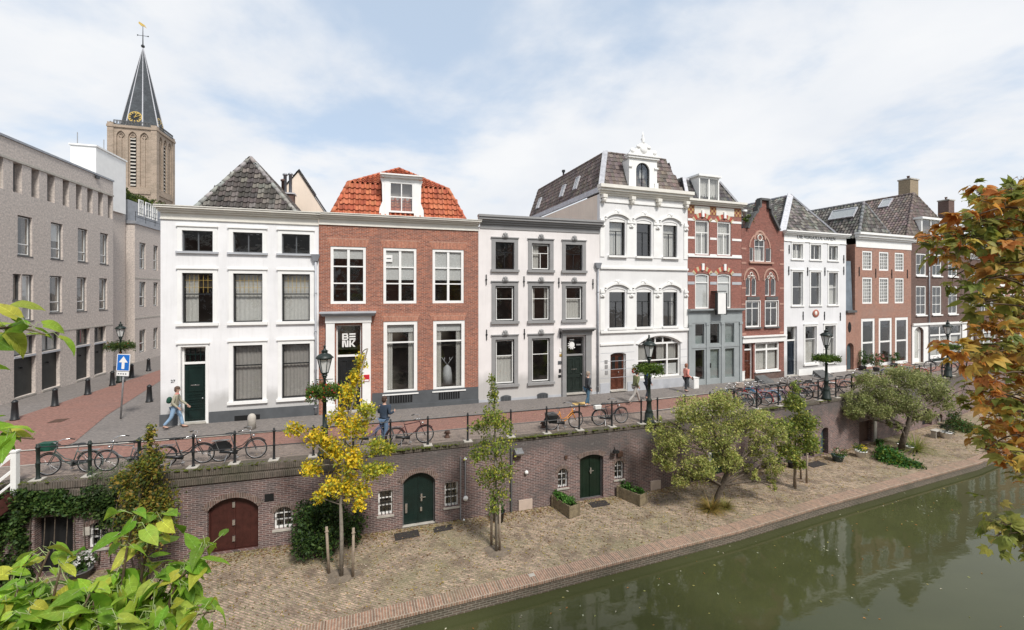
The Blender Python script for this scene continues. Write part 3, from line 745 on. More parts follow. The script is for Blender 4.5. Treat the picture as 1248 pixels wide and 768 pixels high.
kx = ux0+uw*.53; blk(kx, kx+cw*.27, Nz, Nz+ch); txt.prism([(kx+cw*.26, Nz+ch*.4), (kx+cw*.68, Nz+ch), (kx+cw, Nz+ch), (kx+cw*.55, Nz+ch*.5), (kx+cw, Nz), (kx+cw*.68, Nz), (kx+cw*.26, Nz+ch*.6)], .197, .203)
txt.build('shop_lettering', 'white', H.root)
u, z = H.at(447, 460); pq = MB().box(u-.13, u+.13, -.19, -.162, z-.16, z+.16).build('red_plaque', m_plain('signal_red', (.5, .02, .03, 1)), H.root); MB().box(u-.1, u+.1, -.195, -.191, z-.15, z-.07).build('plaque_strip', 'white', pq)
zp = H.z(500, 476.5)
MB().box(p1+.06, H.L-.005, -.025, -.002, -.02, zp).build('plinth', 'dgrey', H.root); MB().box(p1+.06, H.L-.005, -.10, -.027, -.02, .22).build('plinth_step', 'dgrey', H.root)
for n_, (a, b, c, d) in enumerate([(474.8, 502.5, 479.5, 492), (534.6, 560, 475.6, 487.5)]):
    u0, u1, z0, z1 = H.rect(a, b, c, d); v = MB().box(u0, u1, -.034, -.028, z0+.05, z1-.03).build('cellar_vent', 'gap', H.root); gr = MB()
    for q in range(1, 9): x = u0+(u1-u0)*q/9; gr.box(x-.012, x+.012, -.05, -.036, z0+.05, z1-.03)
    gr.build('vent_grille', 'dgrey', v)
cornice(H, .02, H.L-.02, 9.05, 9.6, .36, 'cream')
for a, b in [(402.8, 446), (467.2, 507.6), (527.2, 565.2)]:       # flat brick arches over the windows
    for zz in ((zu[1], zl[1])[:1] if a < 450 else (zu[1], zl[1])):
        u0, u1 = H.u(a), H.u(b); MB().prism([(u0-.02, zz+.005), (u1+.02, zz+.005), (u1+.18, zz+.40), (u0-.18, zz+.40)], -.012, -.002).build('brick_arch', 'archbrick' if 'archbrick' in M else 'brick2', H.root)
H.wall('brick2', 9.05, 10)
L = H.L
def P2(px, py, d, H=H): u, z = H.at(px, py, d); return (u, d, z)
e0, e1 = (.10, .4, 8.75), (L-.10, .4, 8.75)
k0 = P2(424.8, 222, 1.5); k1 = P2(546.5, 232.5, 1.5); kz = (k0[2]+k1[2])/2; k0 = (k0[0], 1.5, kz); k1 = (k1[0], 1.5, kz)
r0 = P2(483, 206, 4.6); r0 = (L*.5, 4.6, r0[2]); r1 = (L*.5, 6.2, r0[2]); dz_ = L-k1[0]
b0, b1 = (.1, 10, 8.75), (L-.1, 10, 8.75); kb0, kb1 = (k0[0], 8.9, kz), (k1[0], 8.9, kz)
roof_part(H, [([e0, e1, k1, k0], (1, 0, 0)), ([k0, k1, r0], (1, 0, 0)), ([b0, e0, k0, kb0], (0, 1, 0)), ([e1, b1, kb1, k1], (0, 1, 0)), ([kb0, k0, r0, r1], (0, 1, 0)), ([k1, kb1, r1, r0], (0, 1, 0)), ([kb0, kb1, r1], (1, 0, 0))],
          T_RED, tw=.25, th=.33, ridges=[(e0, k0), (k0, r0), (e1, k1), (k1, r0), (r0, r1)], lift=.075, amp=.085, jitk=.12)
# dormer
da, db_ = H.u(468.5, .75), H.u(510.5, .75); dz0, dz1 = H.z(489, 261, .75), H.z(489, 218, .75)
w0, w1 = H.u(474, .75), H.u(504.5, .75); wz0, wz1 = H.z(489, 259.5, .75), H.z(489, 222, .75)
D = MB(); D.box(da, w0, .7, 2.6, dz0-.2, dz1); D.box(w1, db_, .7, 2.6, dz0-.2, dz1); D.box(w0, w1, .7, .78, wz1+.003, dz1-.003); D.box(da-.14, db_+.14, .55, 2.9, dz1+.002, dz1+.10); D.box(da-.22, db_+.22, .45, 2.95, dz1+.102, dz1+.17)
for s_, x in ((-1, da), (1, db_)):                    # scrolled side wings
    pts = [(x, dz0-.15), (x+s_*.26, dz0-.15), (x+s_*.24, dz0+.25), (x+s_*.10, dz0+.6), (x+s_*.12, dz1-.3), (x+s_*.2, dz1-.05), (x, dz1-.05)]; D.prism(pts if s_ < 0 else pts[::-1], .72, .8)
dm = D.build('dormer', 'white', H.root)
wf = MB(); wf.ring([(w0, wz0), (w1, wz0), (w1, wz1), (w0, wz1)], [(w0+.09, wz0+.09), (w1-.09, wz0+.09), (w1-.09, wz1-.09), (w0+.09, wz1-.09)], .71, .79); wf.box((w0+w1)/2-.025, (w0+w1)/2+.025, .72, .77, wz0+.09, wz1-.09); wf.box(w0+.09, w1-.09, .725, .765, (wz0+wz1)/2-.03, (wz0+wz1)/2+.03); wf.build('dormer_window', 'white', dm)
MB().quad((w0+.09, .76, wz0+.09), (w1-.09, .76, wz0+.09), (w1-.09, .76, wz1-.09), (w0+.09, .76, wz1-.09)).build('pane', 'glass', dm)
MB().quad((w0, 1.1, wz0), (w1, 1.1, wz0), (w1, 1.1, wz1), (w0, 1.1, wz1)).build('curtain', 'gcurt', dm)

# ---- 3: pale house with grey window surrounds
M['stucco3'] = m_stucco('pale_pink_plaster', (.79, .745, .72, 1), amt=.18)
H = H3 = mk(583, 731, 'pale plastered house with thick grey window surrounds and grey cornice')
rows = [(295.3, 328.4), (348.5, 391.5), (413.8, 468.4)]
zz3 = [(H.z(615, b), H.z(615, a)) for a, b in rows]
for j in range(3):
    for i, (a, b) in enumerate([(603.8, 626.8), (648, 670.2), (689.2, 709.8)]):
        if j == 2 and i == 2: continue
        w = window(H, H.u(a), H.u(b), *zz3[j], fm='black', fw=.05, sash='white' if (i+j) % 2 or j else None, cols=2 if j == 0 else 1, cut=.36, tr=(.36,), bar=.03, rec=.10, sur=.21, surm='grey', hood=.05, sill=('grey', .13, .14), key=True, cur=['none', 'left', 'none', 'pair', 'netlow'][(i+2*j) % 5])
p0, p1 = H.u(684.6), H.u(719.9); d0, d1 = H.u(690), H.u(712.6); zt = H.z(702, 406); zo = H.z(702, 410)
pb = MB(); pb.box(p0, d0-.03, -.12, -.002, 0, zt-.1); pb.box(d1+.03, p1, -.12, -.002, 0, zt-.1); pb.box(p0-.02, p1+.02, -.15, -.003, zt-.097, zt+.1); por = pb.build('portal', 'grey', H.root)
cb = MB()
for e, a, b in ((.10, .1, .17), (.2, .17, .24), (.27, .24, .30)): cb.box(p0-.06-e*.4, p1+.06+e*.4, -.15-e, -.003, zt+a, zt+b)
cb.build('portal_cornice', 'grey', por)
panel_door(H, d0, d1, .15, zo-.02, 'giron', 'grey', .05, fan=zo-H.z(702, 432.5))
em = MB(); u, z = H.at(698.5, 421); em.ell((u, .17, z), (.17, .012, .19), 14, 10)
for a in range(7): t = 2.2+a*.55; em.ell((u+.22*math.cos(t), .17, z+.22*math.sin(t)), (.05, .01, .035), 6, 4)
em.build('emblem', 'white', H.root, True); MB().box(u-.14, u+.14, .165, .175, z+.27, z+.33).build('emblem_strip', 'white', H.root); MB().box(u+.27, u+.55, .165, .175, z-.03, z+.05).build('emblem_script', 'grey', H.root)
cornice(H, .1, H.L-.05, 9.2, 9.9, .38, 'grey', steps=[(0, .35, .08), (.35, .5, .3), (.5, .66, .55), (.66, .84, .85), (.84, 1, 1.0)])
MB().box(.02, p0-.03, -.02, -.002, -.02, H.z(650, 483)).build('plinth', 'lgrey', H.root); MB().box(p1+.02, H.L-.01, -.02, -.002, -.02, H.z(650, 483)).build('plinth', 'lgrey', H.root)
for a, b, c, d in ((610, 622.7, 481.5, 490.5), (654.5, 667.5, 478.5, 486.5)):
    u0, u1, z0, z1 = H.rect(a, b, c, d); v = MB().prism(arch(u0, u1, z0, z1, .08), -.05, -.022).build('cellar_vent', 'dgrey', H.root)
    gq = MB(); [gq.box(u0+(u1-u0)*q/7-.01, u0+(u1-u0)*q/7+.01, -.062, -.052, z0+.03, z1-.08) for q in range(1, 7)]; gq.build('vent_grille', 'iron', v)
anchors(H, [(592.5, 341), (638.5, 343), (681, 344.5), (722.5, 346), (593, 408), (639, 407), (682.5, 406)])
for (px, py, w_, h_, m_) in ((683, 427, .14, .2, 'white'), (683, 433, .12, .13, 'gold'), (682, 442, .2, .18, 'dgrey'), (682.3, 452, .12, .2, 'iron'), (682, 458.5, .16, .14, 'iron')):
    u, z = H.at(px, py); MB().box(u-w_/2, u+w_/2, -.03, -.003, z-h_/2, z+h_/2).build('wall_plate', m_, H.root)
H.wall('stucco3', 9.25, 9)
MB().box(.1, H.L-.1, .3, 9, 9.26, 9.34).build('flat_roof', 'zinc', H.root)
downpipe(H, H.L-.16, .15, H.z(730, 327), 'zinc')

# ---- 4: tall white ornate house
M['stucco4'] = m_stucco('white_stone_plaster', (.76, .75, .735, 1), amt=.14)
H = H4 = mk(731, 838, 'tall ornate white house with mansard roof and arched dormer')
W4 = [(742.6, 762), (776, 793.8), (808.2, 825.4)]
zu = (H.z(784, 312.5), H.z(784, 268.5)); zl = (H.z(784, 398.5), H.z(784, 352))
for i, (a, b) in enumerate(W4):
    for k, zz in enumerate((zu, zl)):
        u0, u1 = H.u(a), H.u(b)
        w = window(H, u0, u1, *zz, fm='black', fw=.05, cols=2, cut=.33, tr=(.33,), bar=.04, rec=.16, arc=.1, cur=[['net', 'none', 'net'], ['none', 'none', 'pair']][k][i])
        # curved hood mould with shell
        hm = MB(); z1 = zz[1]; O = arch(u0-.30, u1+.30, z1-.1, z1+.36, .30, 14)[2:]; I = arch(u0-.22, u1+.22, z1-.1, z1+.24, .26, 14)[2:]
        n = len(O); vs = [(x, y, z) for y in (-.12, .003) for l in (O, I) for x, z in l]
        fs = []
        for q in range(n-1): fs += [(q, q+1, n+q+1, n+q), (2*n+q, 3*n+q, 3*n+q+1, 2*n+q+1), (q, 2*n+q, 2*n+q+1, q+1), (n+q, n+q+1, 3*n+q+1, 3*n+q)]
        hm.add(vs, fs); hm.box(u0-.34, u0-.2, -.115, -.003, z1-.1, z1-.02); hm.box(u1+.2, u1+.34, -.115, -.003, z1-.1, z1-.02); hm.build('hood_mould', 'white', w)
        ornament(w, (u0+u1)/2, z1+.36, .5, .32, 'white'); MB().box(u0-.1, u1+.1, -.14, .12, zz[0]-.12, zz[0]-.003).build('sill', 'white', w)
        MB().box(u0+.02, u1-.02, .03, .12, z1-.2, z1-.02).build('blind_box', 'white', w)
us = [.0]+[(H.u(W4[i][1])+H.u(W4[i+1][0]))/2 for i in range(2)]+[H.L]
bands = [(H.z(785, 327.5), .12, .1), (H.z(785, 403), .14, .12), (H.z(785, 409), .08, .05)]
bm = MB()
for z, h, p_ in bands[:2]: bm.box(.01, H.L-.01, -p_, -.002, z-h/2, z+h/2)
a0 = H.u(774); a1 = H.u(831.5)
bm.box(.01, a0-.1, -.07, -.003, H.z(750, 420.5), H.z(750, 420.5)+.1)
bm.build('string_course', 'white', H.root)
for i, u in enumerate(us):                                # pilasters with capitals
    for zz in (zu, zl):
        x0, x1 = max(.01, u-.3), min(H.L-.01, u+.3); pm = MB(); pm.box(x0, x1, -.04, -.002, zz[0]-.1, zz[1]-.25); pm.box(x0-.0, x1+.0, -.10, -.003, zz[1]-.247, zz[1]-.12); pm.box(x0+.04, x1-.04, -.075, -.003, zz[1]-.117, zz[1]-.03); pm.build('pilaster', 'white', H.root)
        ornament(H.root, (x0+x1)/2, zz[1]-.42, .3, .26, 'white')
for x0, x1, zc in ((.05, a0-.05, [H.z(750, y) for y in (430, 440, 450, 460)]), (H.L-.55, H.L-.05, [H.z(750, y) for y in (430, 440, 450, 460)])):
    gm = MB(); [gm.box(x0, x1, -.004, -.001, z-.012, z+.012) for z in zc]; gm.build('rustication_groove', 'lgrey', H.root)
u0, u1 = H.u(744), H.u(763); zd = H.z(753, 429.5)
panel_door(H, u0, u1, .12, zd, 'brownwood', 'white', .05, arc=.12, double=True, layout=[(.08, .44, .38, .92), (.56, .92, .38, .92), (.08, .44, .06, .33), (.56, .92, .06, .33)], letter=False)
g4 = MB(); 
for a, b in ((.12, .4), (.6, .88)):
    g4.quad((u0+.05+(u1-u0-.1)*a, .193, .12+2.5*.48), (u0+.05+(u1-u0-.1)*b, .193, .12+2.5*.48), (u0+.05+(u1-u0-.1)*b, .193, .12+2.5*.8), (u0+.05+(u1-u0-.1)*a, .193, .12+2.5*.8))
g4.build('door_glass', 'gap', H.root)
# wide arched ground-floor window
u0, u1 = H.u(777.3), H.u(829.5); z0, z1 = H.z(803, 459.5), H.z(803, 409); zs = H.z(803, 418.5)
w = window(H, u0, u1, z0, z1, fm='white', fw=.09, arc=(z1-zs)+.0, rec=.12, cur='none')
bb = MB(); bb.box(u0+.09, u1-.09, .10, .15, zs-.05, zs+.05)
for t in (.27, .70): x = u0+(u1-u0)*t; bb.box(x-.05, x+.05, .095, .155, z0+.09, zs-.053)
for t in (.2, .42, .60, .82): x = u0+(u1-u0)*t; zt_ = zs+(z1-zs)*(1-((t-.5)*2)**2)-.1; bb.box(x-.035, x+.035, .097, .153, zs+.053, zt_)
zz_ = H.z(803, 439); bb.box(u0+.09, u1-.09, .103, .147, zz_-.035, zz_+.035); bb.build('glazing_bars', 'white', w)
cm = MB(); 
for a, b in ((.04, .26), (.50, .69), (.74, .95)): curtain_mesh(cm, u0+(u1-u0)*a, u0+(u1-u0)*b, zz_+.02, zs-.05, .3, .03, .1)
cm.build('curtain', 'net', w)
MB().box(u0+.1, u1-.1, .26, .265, z0+.1, z0+.75).build('window_poster', 'blind', w)
om = MB(); O = arch(u0-.12, u1+.12, zs, z1+.14, (z1-zs)+.1, 16)[2:]; I = arch(u0, u1, zs, z1, (z1-zs), 16)[2:]; n = len(O); vs = [(x, y, z) for y in (-.08, .003) for l in (O, I) for x, z in l]; fs = []
for q in range(n-1): fs += [(q, q+1, n+q+1, n+q), (q, 2*n+q, 2*n+q+1, q+1), (n+q, n+q+1, 3*n+q+1, 3*n+q)]
om.add(vs, fs); om.build('arch_mould', 'white', w)
MB().box(.01, H.u(743), -.03, -.002, -.02, H.z(738, 467)).build('plinth', 'lgrey', H.root); MB().box(H.u(764.5), H.L-.01, -.03, -.002, -.02, H.z(800, 461)-.08).build('plinth', 'lgrey', H.root)
u, z = H.at(772.5, 451.5); pq = MB(); pq.tube([(u, -.05, z), (u, -.004, z)], .14, 16); pq.build('round_red_sign', m_plain('sign_red', (.5, .03, .04, 1)), H.root); q = MB(); q.tube([(u, -.056, z), (u, -.051, z)], .07, 12); q.build('sign_centre', 'white', H.root)
for px, py in ((738.6, 441), (738.8, 447), (739, 454)): u, z = H.at(px, py); MB().box(u-.09, u+.09, -.03, -.003, z-.1, z+.1).build('wall_plate', 'grey', H.root)
zc0, zc1 = H.z(784, 249), 12.0
cornice(H, 0, H.L, zc1-.55, zc1, .42, 'cream', steps=[(0, .2, .2), (.2, .4, .45), (.4, .65, .75), (.65, 1, 1.0)])
MB().box(.01, H.L-.01, -.06, -.002, zc0-.05, zc0+.08).build('frieze_moulding', 'white', H.root)
for i, u in enumerate(us):
    cm = MB(); x = min(max(u, .2), H.L-.2); cm.box(x-.14, x+.14, -.3, -.004, zc1-.75, zc1-.56); cm.ell((x, -.16, zc1-.85), (.13, .14, .18), 8, 6); cm.box(x-.11, x+.11, -.1, -.004, zc0+.09, zc1-.8); cm.build('bracket', 'cream', H.root)
H.wall('stucco4', zc1-.5, 11.5, side_mat='stuccob')
L = H.L; ze = zc1-.1
tl = P2(737, 186.5, 1.0, H); tr_ = P2(811.5, 194.5, 1.0, H); zt = (tl[2]+tr_[2])/2; tl = (tl[0], 1.0, zt); tr_ = (tr_[0], 1.0, zt)
e0, e1 = (.12, .1, ze), (L-.12, .1, ze); eb0, eb1 = (.12, 11.4, ze), (L-.12, 11.4, ze); tb0, tb1 = (tl[0], 11.2, zt), (tr_[0], 11.2, zt)
rf = roof_part(H, [([e0, e1, tr_, tl], (1, 0, 0)), ([e0, tl, tb0, eb0], (0, 1, 0)), ([e1, tr_, tb1, eb1], (0, 1, 0))], T_BROWN, tw=.22, th=.28, ridges=[(tl, tr_), (tl, tb0)], rr=.08)
MB().quad(tl, tr_, tb1, tb0).build('roof_deck', 'zinc', H.root)
lm = MB(); lm.obox(Vector(e0)+Vector((0, -.05, .1)), Vector(tl)+Vector((0, -.06, .05)), .3, .12); lm.obox((0, 0, ze-.15), (0, 11.4, ze-.15), .14, .3); lm.build('lead_strip', 'lead', H.root)
side_n = Vector((-(zt-ze), 0, tl[0]-.12)).normalized(); sv = Vector((tl[0]-.12, .0, zt-ze))
for d, fz in ((3.6, .45), (5.6, .42), (9.8, .4)): skylight(H, rf, Vector((.12, d, ze))+sv*fz, (0, 1, 0), sv, .5, .9, side_n, 'lead')
v = MB(); v.tube([(tl[0]+.2, 7.0, zt), (tl[0]+.2, 7.0, zt+.45)], .07, 8); v.tube([(tl[0]+.2, 7.0, zt+.4), (tl[0]+.2, 7.0, zt+.55)], .13, 8); v.build('vent_pipe', 'black', H.root)
# dormer
a, b = H.u(766.5, .05), H.u(800.5, .05); dz0 = ze+.02; dz1 = H.z(783, 194, .05); cxm = (a+b)/2
w0, w1 = H.u(775, .05), H.u(791.5, .05); wz1 = H.z(783, 198.5, .05)
D = MB(); D.panel([(a, dz0), (b, dz0), (b, dz1), (a, dz1)], [arch(w0, w1, dz0+.12, wz1, (w1-w0)/2)], .03, .2); D.box(a, a+.1, .232, 2.2, dz0, dz1); D.box(b-.1, b, .232, 2.2, dz0, dz1)
D.box(a-.1, b+.1, -.08, .25, dz1+.003, dz1+.12); D.box(a-.16, b+.16, -.14, .3, dz1+.123, dz1+.2)
D.box(a-.05, a+.2, -.04, .028, dz0, dz0+.5); D.box(b-.2, b+.05, -.04, .028, dz0, dz0+.5); D.box(a-.05, a+.2, -.05, .027, dz1-.55, dz1-.45); D.box(b-.2, b+.05, -.05, .027, dz1-.55, dz1-.45)
pz = dz1+.2; hw = (b-a)/2+.05; D.prism([(cxm-hw, pz), (cxm+hw, pz), (cxm+hw*.8, pz+.3), (cxm+hw*.5, pz+.38), (cxm+hw*.3, pz+.68), (cxm, pz+.8), (cxm-hw*.3, pz+.68), (cxm-hw*.5, pz+.38), (cxm-hw*.8, pz+.3)], -.02, .16)
D.box(a, b, .2, 2.0, dz1-.1, dz1+.002)
dm = D.build('dormer', 'white', H.root)
O_ = MB()
for s_ in (-1, 1): O_.ell((cxm+s_*hw*.75, .02, pz+.22), (.17, .12, .17), 8, 6); O_.ell((cxm+s_*hw*.35, .0, pz+.5), (.15, .1, .12), 8, 6)
O_.ell((cxm, -.02, pz+.35), (.25, .1, .25), 10, 6); O_.lathe([(.12, .75), (.06, .85), (.13, 1.0), (.05, 1.12), (.07, 1.2), (.01, 1.45)], cxm, .07, pz, 10); O_.build('dormer_crest', 'white', dm, True)
DW = MB(); DW.ring(arch(w0, w1, dz0+.12, wz1, (w1-w0)/2), arch(w0+.06, w1-.06, dz0+.18, wz1-.06, (w1-w0)/2-.06), .1, .17); DW.box((w0+w1)/2-.025, (w0+w1)/2+.025, .11, .16, dz0+.18, wz1-.06); DW.build('dormer_window', 'black', dm)
A = arch(w0+.06, w1-.06, dz0+.18, wz1-.06, (w1-w0)/2-.06); MB().add([(x, .14, z) for x, z in A], [tuple(range(len(A)))]).build('pane', 'glass', dm)
cm = MB(); curtain_mesh(cm, (w0+w1)/2, w1, dz0+.1, wz1-.3, .4); cm.build('curtain', 'net', dm)

# ---- 5: red brick with grey shopfront
H = H5 = mk(838, 903.5, 'narrow red brick house with white bands over a grey shopfront')
zu = (H.z(870, 311), H.z(870, 269.5)); zl = (H.z(870, 376), H.z(870, 333.5))
M['checker'] = None
def m_checker():
    t = NT('chequered_brick'); v = wallcoord(t); c = t.node('ShaderNodeTexChecker'); c.inputs['Scale'].default_value = 6.5; t.link(v, c.inputs[0]); c.inputs[1].default_value = (.42, .26, .10, 1); c.inputs[2].default_value = (.20, .05, .035, 1)
    t.princ(c.outputs[0], .8); return t.m
M['checker'] = m_checker()
for i, (a, b) in enumerate([(847.2, 864.5), (874.2, 891)]):
    u0, u1 = H.u(a), H.u(b)
    for k, zz in enumerate((zu, zl)):
        w = window(H, u0, u1, *zz, fm='white', fw=.09, cols=2 if k == 0 else 1, cut=.34, tr=(.34,) if k == 0 else (.24,), trw=.06, bar=.06, rec=.08, cur='blind' if k else 'net', arc=.0 if k == 0 else .08)
        t = MB()
        for q in range(9):
            a0_ = math.pi*(.2+.6*q/9)+.01; a1_ = math.pi*(.2+.6*(q+1)/9)-.01; cz = zz[1]-.55; r0_, r1_ = .75, 1.02; cxx = (u0+u1)/2
            t.prism([(cxx+r0_*math.cos(a0_), cz+r0_*math.sin(a0_)), (cxx+r1_*math.cos(a0_), cz+r1_*math.sin(a0_)), (cxx+r1_*math.cos(a1_), cz+r1_*math.sin(a1_)), (cxx+r0_*math.cos(a1_), cz+r0_*math.sin(a1_))], -.02-.002*(q % 2), -.003, (.45, .09, .06) if q % 2 else (.55, .45, .28))
        t.build('brick_arch', 'tile', w)
        MB().box(cxx-.09, cxx+.09, -.10, -.024, zz[1]+.2, zz[1]+.62).build('keystone', 'white', w)
sb = MB()
for y in (268, 290, 310.5): z = H.z(848, y); sb.box(.01, H.u(846.3), -.02, -.002, z-.07, z+.07); sb.box(H.u(865.3), H.u(873.2), -.02, -.002, z-.07, z+.07); sb.box(H.u(892), H.L-.01, -.02, -.002, z-.07, z+.07)
z = H.z(870, 312.5); sb.box(.012, H.L-.012, -.06, -.004, z-.08, z+.03); sb.build('white_band', 'white', H.root)
gb = MB(); z = H.z(848, 334)
for y in (334, 345): z = H.z(848, y); gb.box(.01, H.u(846.3), -.02, -.002, z-.09, z+.09); gb.box(H.u(865.3), H.u(873.2), -.02, -.002, z-.09, z+.09); gb.box(H.u(892), H.L-.01, -.02, -.002, z-.09, z+.09)
gb.build('grey_band', 'lgrey', H.root)
zf0, zf1 = H.z(845, 260.5), H.z(845, 250.5)
for a, b, m_ in ((0, .12, 'checker'), (.12, .40, 'cream'), (.40, .52, 'checker'), (.52, .86, 'cream'), (.86, 1, 'checker')): MB().box(.01+(H.L-.02)*a, .01+(H.L-.02)*b-.004, -.014, -.002, zf0, zf1).build('frieze_tiles' if m_ == 'checker' else 'frieze_plaque', m_, H.root)
zt5 = H.z(870, 246.5)
cornice(H, .0, H.L, zf1+.05, zt5+.05, .35, 'cream', steps=[(0, .3, .3), (.3, .6, .65), (.6, 1, 1.0)])
# shopfront
zs0, zs1 = H.z(870, 393), H.z(870, 377)
sf = MB(); sf.box(.0, H.L, -.08, -.003, zs0, zs1-.12); sf.box(-.02, H.L+.02, -.22, -.003, zs1-.118, zs1-.05); sf.box(-.05, H.L+.05, -.3, -.003, zs1-.048, zs1+.04)
ops = []
for a, b in ((846.6, 857.6), (864.7, 875.8), (882.8, 894)): ops.append((H.u(a), H.u(b)))
zm0, zm1 = H.z(870, 418.3), H.z(870, 394.5); zn0, zn1 = H.z(870, 461), H.z(870, 425.5)
hol = [[(a, zm0), (b, zm0), (b, zm1), (a, zm1)] for a, b in ops]+[[(a, zn0 if i == 0 else zn0-.0), (b, zn0), (b, zn1), (a, zn1)] for i, (a, b) in enumerate(ops)]
sf.panel([(.02, 0), (H.L-.02, 0), (H.L-.02, zs0-.003), (.02, zs0-.003)], hol, -.06, .2)
for x in (.12, (ops[0][1]+ops[1][0])/2, (ops[1][1]+ops[2][0])/2, H.L-.14): sf.box(x-.1, x+.1, -.11, -.062, 0, zs0-.15); sf.box(x-.13, x+.13, -.14, -.062, zs0-.147, zs0-.005)
zz_ = (zm0+zn1)/2; sf.box(.25, H.L-.27, -.09, -.063, zz_-.07, zz_+.07)
shop = sf.build('shopfront', 'shopgrey', H.root)
gm = MB()
for a, b in ops: gm.quad((a, .0, zm0), (b, .0, zm0), (b, .0, zm1), (a, .0, zm1)); gm.quad((a, .003, zn0), (b, .003, zn0), (b, .003, zn1), (a, .003, zn1))
gm.build('shop_glass', 'glass', shop); bmx = MB()
for a, b in ops[1:]: bmx.box(a, b, .10, .105, zn0, zn1)
bmx.box(ops[0][0], ops[0][1], .12, .125, zm0, zm0+.5); bmx.box(ops[2][0], ops[2][1], .12, .125, zm0, zm1); bmx.build('frosted_film', m_plain('frosted_film', (.28, .32, .32, 1)), shop)
dk = MB(); a, b = ops[1]; dk.box(a-.02, a+.05, -.09, -.062, 1.05, 1.35); dk.build('intercom', 'black', shop)
H.holes.append([(.3, .1), (H.L-.3, .1), (H.L-.3, zs0-.05), (.3, zs0-.05)])
H.wall('brick5', zf1+.05, 9)
u, z0_ = H.at(877.7, 382.5, -.35); z1_ = H.z(877.7, 357.5, -.35)
sgn = MB().box(u-.32, u+.32, -.5, -.36, z0_, z1_).build('hanging_sign', 'white', H.root); fm_ = MB(); fm_.box(u+.322, u+.40, -.52, -.34, z0_-.05, z1_+.02); fm_.box(u-.42, u-.322, -.5, -.36, z0_-.05, z1_+.04); fm_.box(u-.41, u+.39, -.47, -.01, z1_+.1, z1_+.15); fm_.build('sign_bracket', 'black', sgn)
L = H.L; ze = zt5-.05; q = P2(841, 219, .9, H); zt = q[2]; tl, tr_ = (.45, .9, zt), (L-.95, .9, zt)
e0, e1 = (.1, .1, ze), (L-.1, .1, ze); eb0, eb1 = (.1, 8.9, ze), (L-.1, 8.9, ze); tb0, tb1 = (.45, 8.8, zt), (L-.95, 8.8, zt)
rf = roof_part(H, [([e0, e1, tr_, tl], (1, 0, 0)), ([e0, tl, tb0, eb0], (0, 1, 0)), ([e1, tr_, tb1, eb1], (0, 1, 0))], T_DARK)
MB().quad(tl, tr_, tb1, tb0).build('roof_deck', 'zinc', H.root)
lm = MB(); lm.obox(Vector(e0)+Vector((.0, -.05, .05)), Vector(tl)+Vector((0, -.05, .05)), .2, .1); lm.obox(Vector(e1)+Vector((.0, -.05, .05)), Vector(tr_)+Vector((0, -.05, .05)), .14, .1); lm.obox(tl, tr_, .12, .14); lm.build('lead_strip', 'lead', H.root)
a, b = H.u(852, .1), H.u(876.5, .1); z1 = H.z(865, 216, .1)
D = MB(); D.box(a, a+.08, .1, 2.5, ze+.02, z1); D.box(b-.08, b, .1, 2.5, ze+.02, z1); D.box(a+.083, b-.083, .1, .16, ze+.02, ze+.2); D.box(a+.083, b-.083, .1, .16, z1-.12, z1); D.box((a+b)/2-.05, (a+b)/2+.05, .105, .155, ze+.2, z1-.12); D.box(a-.1, b+.1, -.02, 2.6, z1+.003, z1+.13); dm = D.build('dormer', 'white', H.root)
MB().quad((a+.08, .13, ze+.2), (b-.08, .13, ze+.2), (b-.08, .13, z1-.12), (a+.08, .13, z1-.12)).build('pane', 'glass', dm); cm = MB(); curtain_mesh(cm, a+.1, b-.1, ze+.2, z1-.12, .3); cm.build('curtain', 'net', dm)

# ---- 6: small red gothic gabled house
H = H6 = mk(903.5, 955.5, 'small deep red house with clipped gable and pointed twin windows')
zsho = H.z(915, 279); L = H.L
gx = [H.at(x, y) for x, y in ((911.5, 281), (914, 271), (921, 258), (924, 262), (921.5, 249.5), (932.5, 249.5), (930, 262), (936, 259), (945, 274), (947, 282))]
zg = H.z(926, 249)
cxg = L*.5
ol = [(.004, -.05), (L-.004, -.05), (L-.004, zsho), (L*.86, zsho), (L*.80, zsho+.35), (L*.68, zsho+1.0), (L*.66, zsho+1.15), (L*.66, zsho+1.45), (L*.60, zsho+1.45), (L*.60, zsho+2.0), (L*.40, zsho+2.0), (L*.40, zsho+1.45), (L*.34, zsho+1.45), (L*.34, zsho+1.15), (L*.28, zsho+1.0), (L*.16, zsho+.35), (L*.12, zsho), (.004, zsho)]
cp = MB()
pts = ol[3:17]
for p, q in zip(pts[:-1], pts[1:]): cp.obox((p[0], .0, p[1]+.02), (q[0], .0, q[1]+.02), .14, .35, (0, 1, 0))
cp.build('gable_coping', 'dstone', H.root)
u0, u1 = H.u(919.5), H.u(932); z0, z1 = H.z(925, 318.8), H.z(925, 292)
window(H, u0, u1, z0, z1, fm='white', fw=.06, cols=2, tr=(.3,), rec=.06, cur='netlow')
for a, b in ((913.6, 918.4), (933.2, 940)): window(H, H.u(a), H.u(b), z0, z0+(z1-z0)*.62, fm='white', fw=.04, rec=.06, cur='none')
rm = MB()
def archring(mb, cx, zs, r, w, y0=-.05, pointed=0, n=14):
    for i in range(n):
        t0, t1 = math.pi*i/n, math.pi*(i+1)/n; k = lambda t, rr: (cx+rr*math.cos(t), zs+rr*math.sin(t)*(1+pointed))
        mb.prism([k(t0, r), k(t0, r+w), k(t1, r+w), k(t1, r)], y0, -.002)
archring(rm, (u0+u1)/2, z1, .42, .12, pointed=.15); archring(rm, (u0+u1)/2, z1-.55, .88, .10, -.04); rm.box(H.u(912.5), H.u(941.5), -.12, -.003, z0-.14, z0-.02)
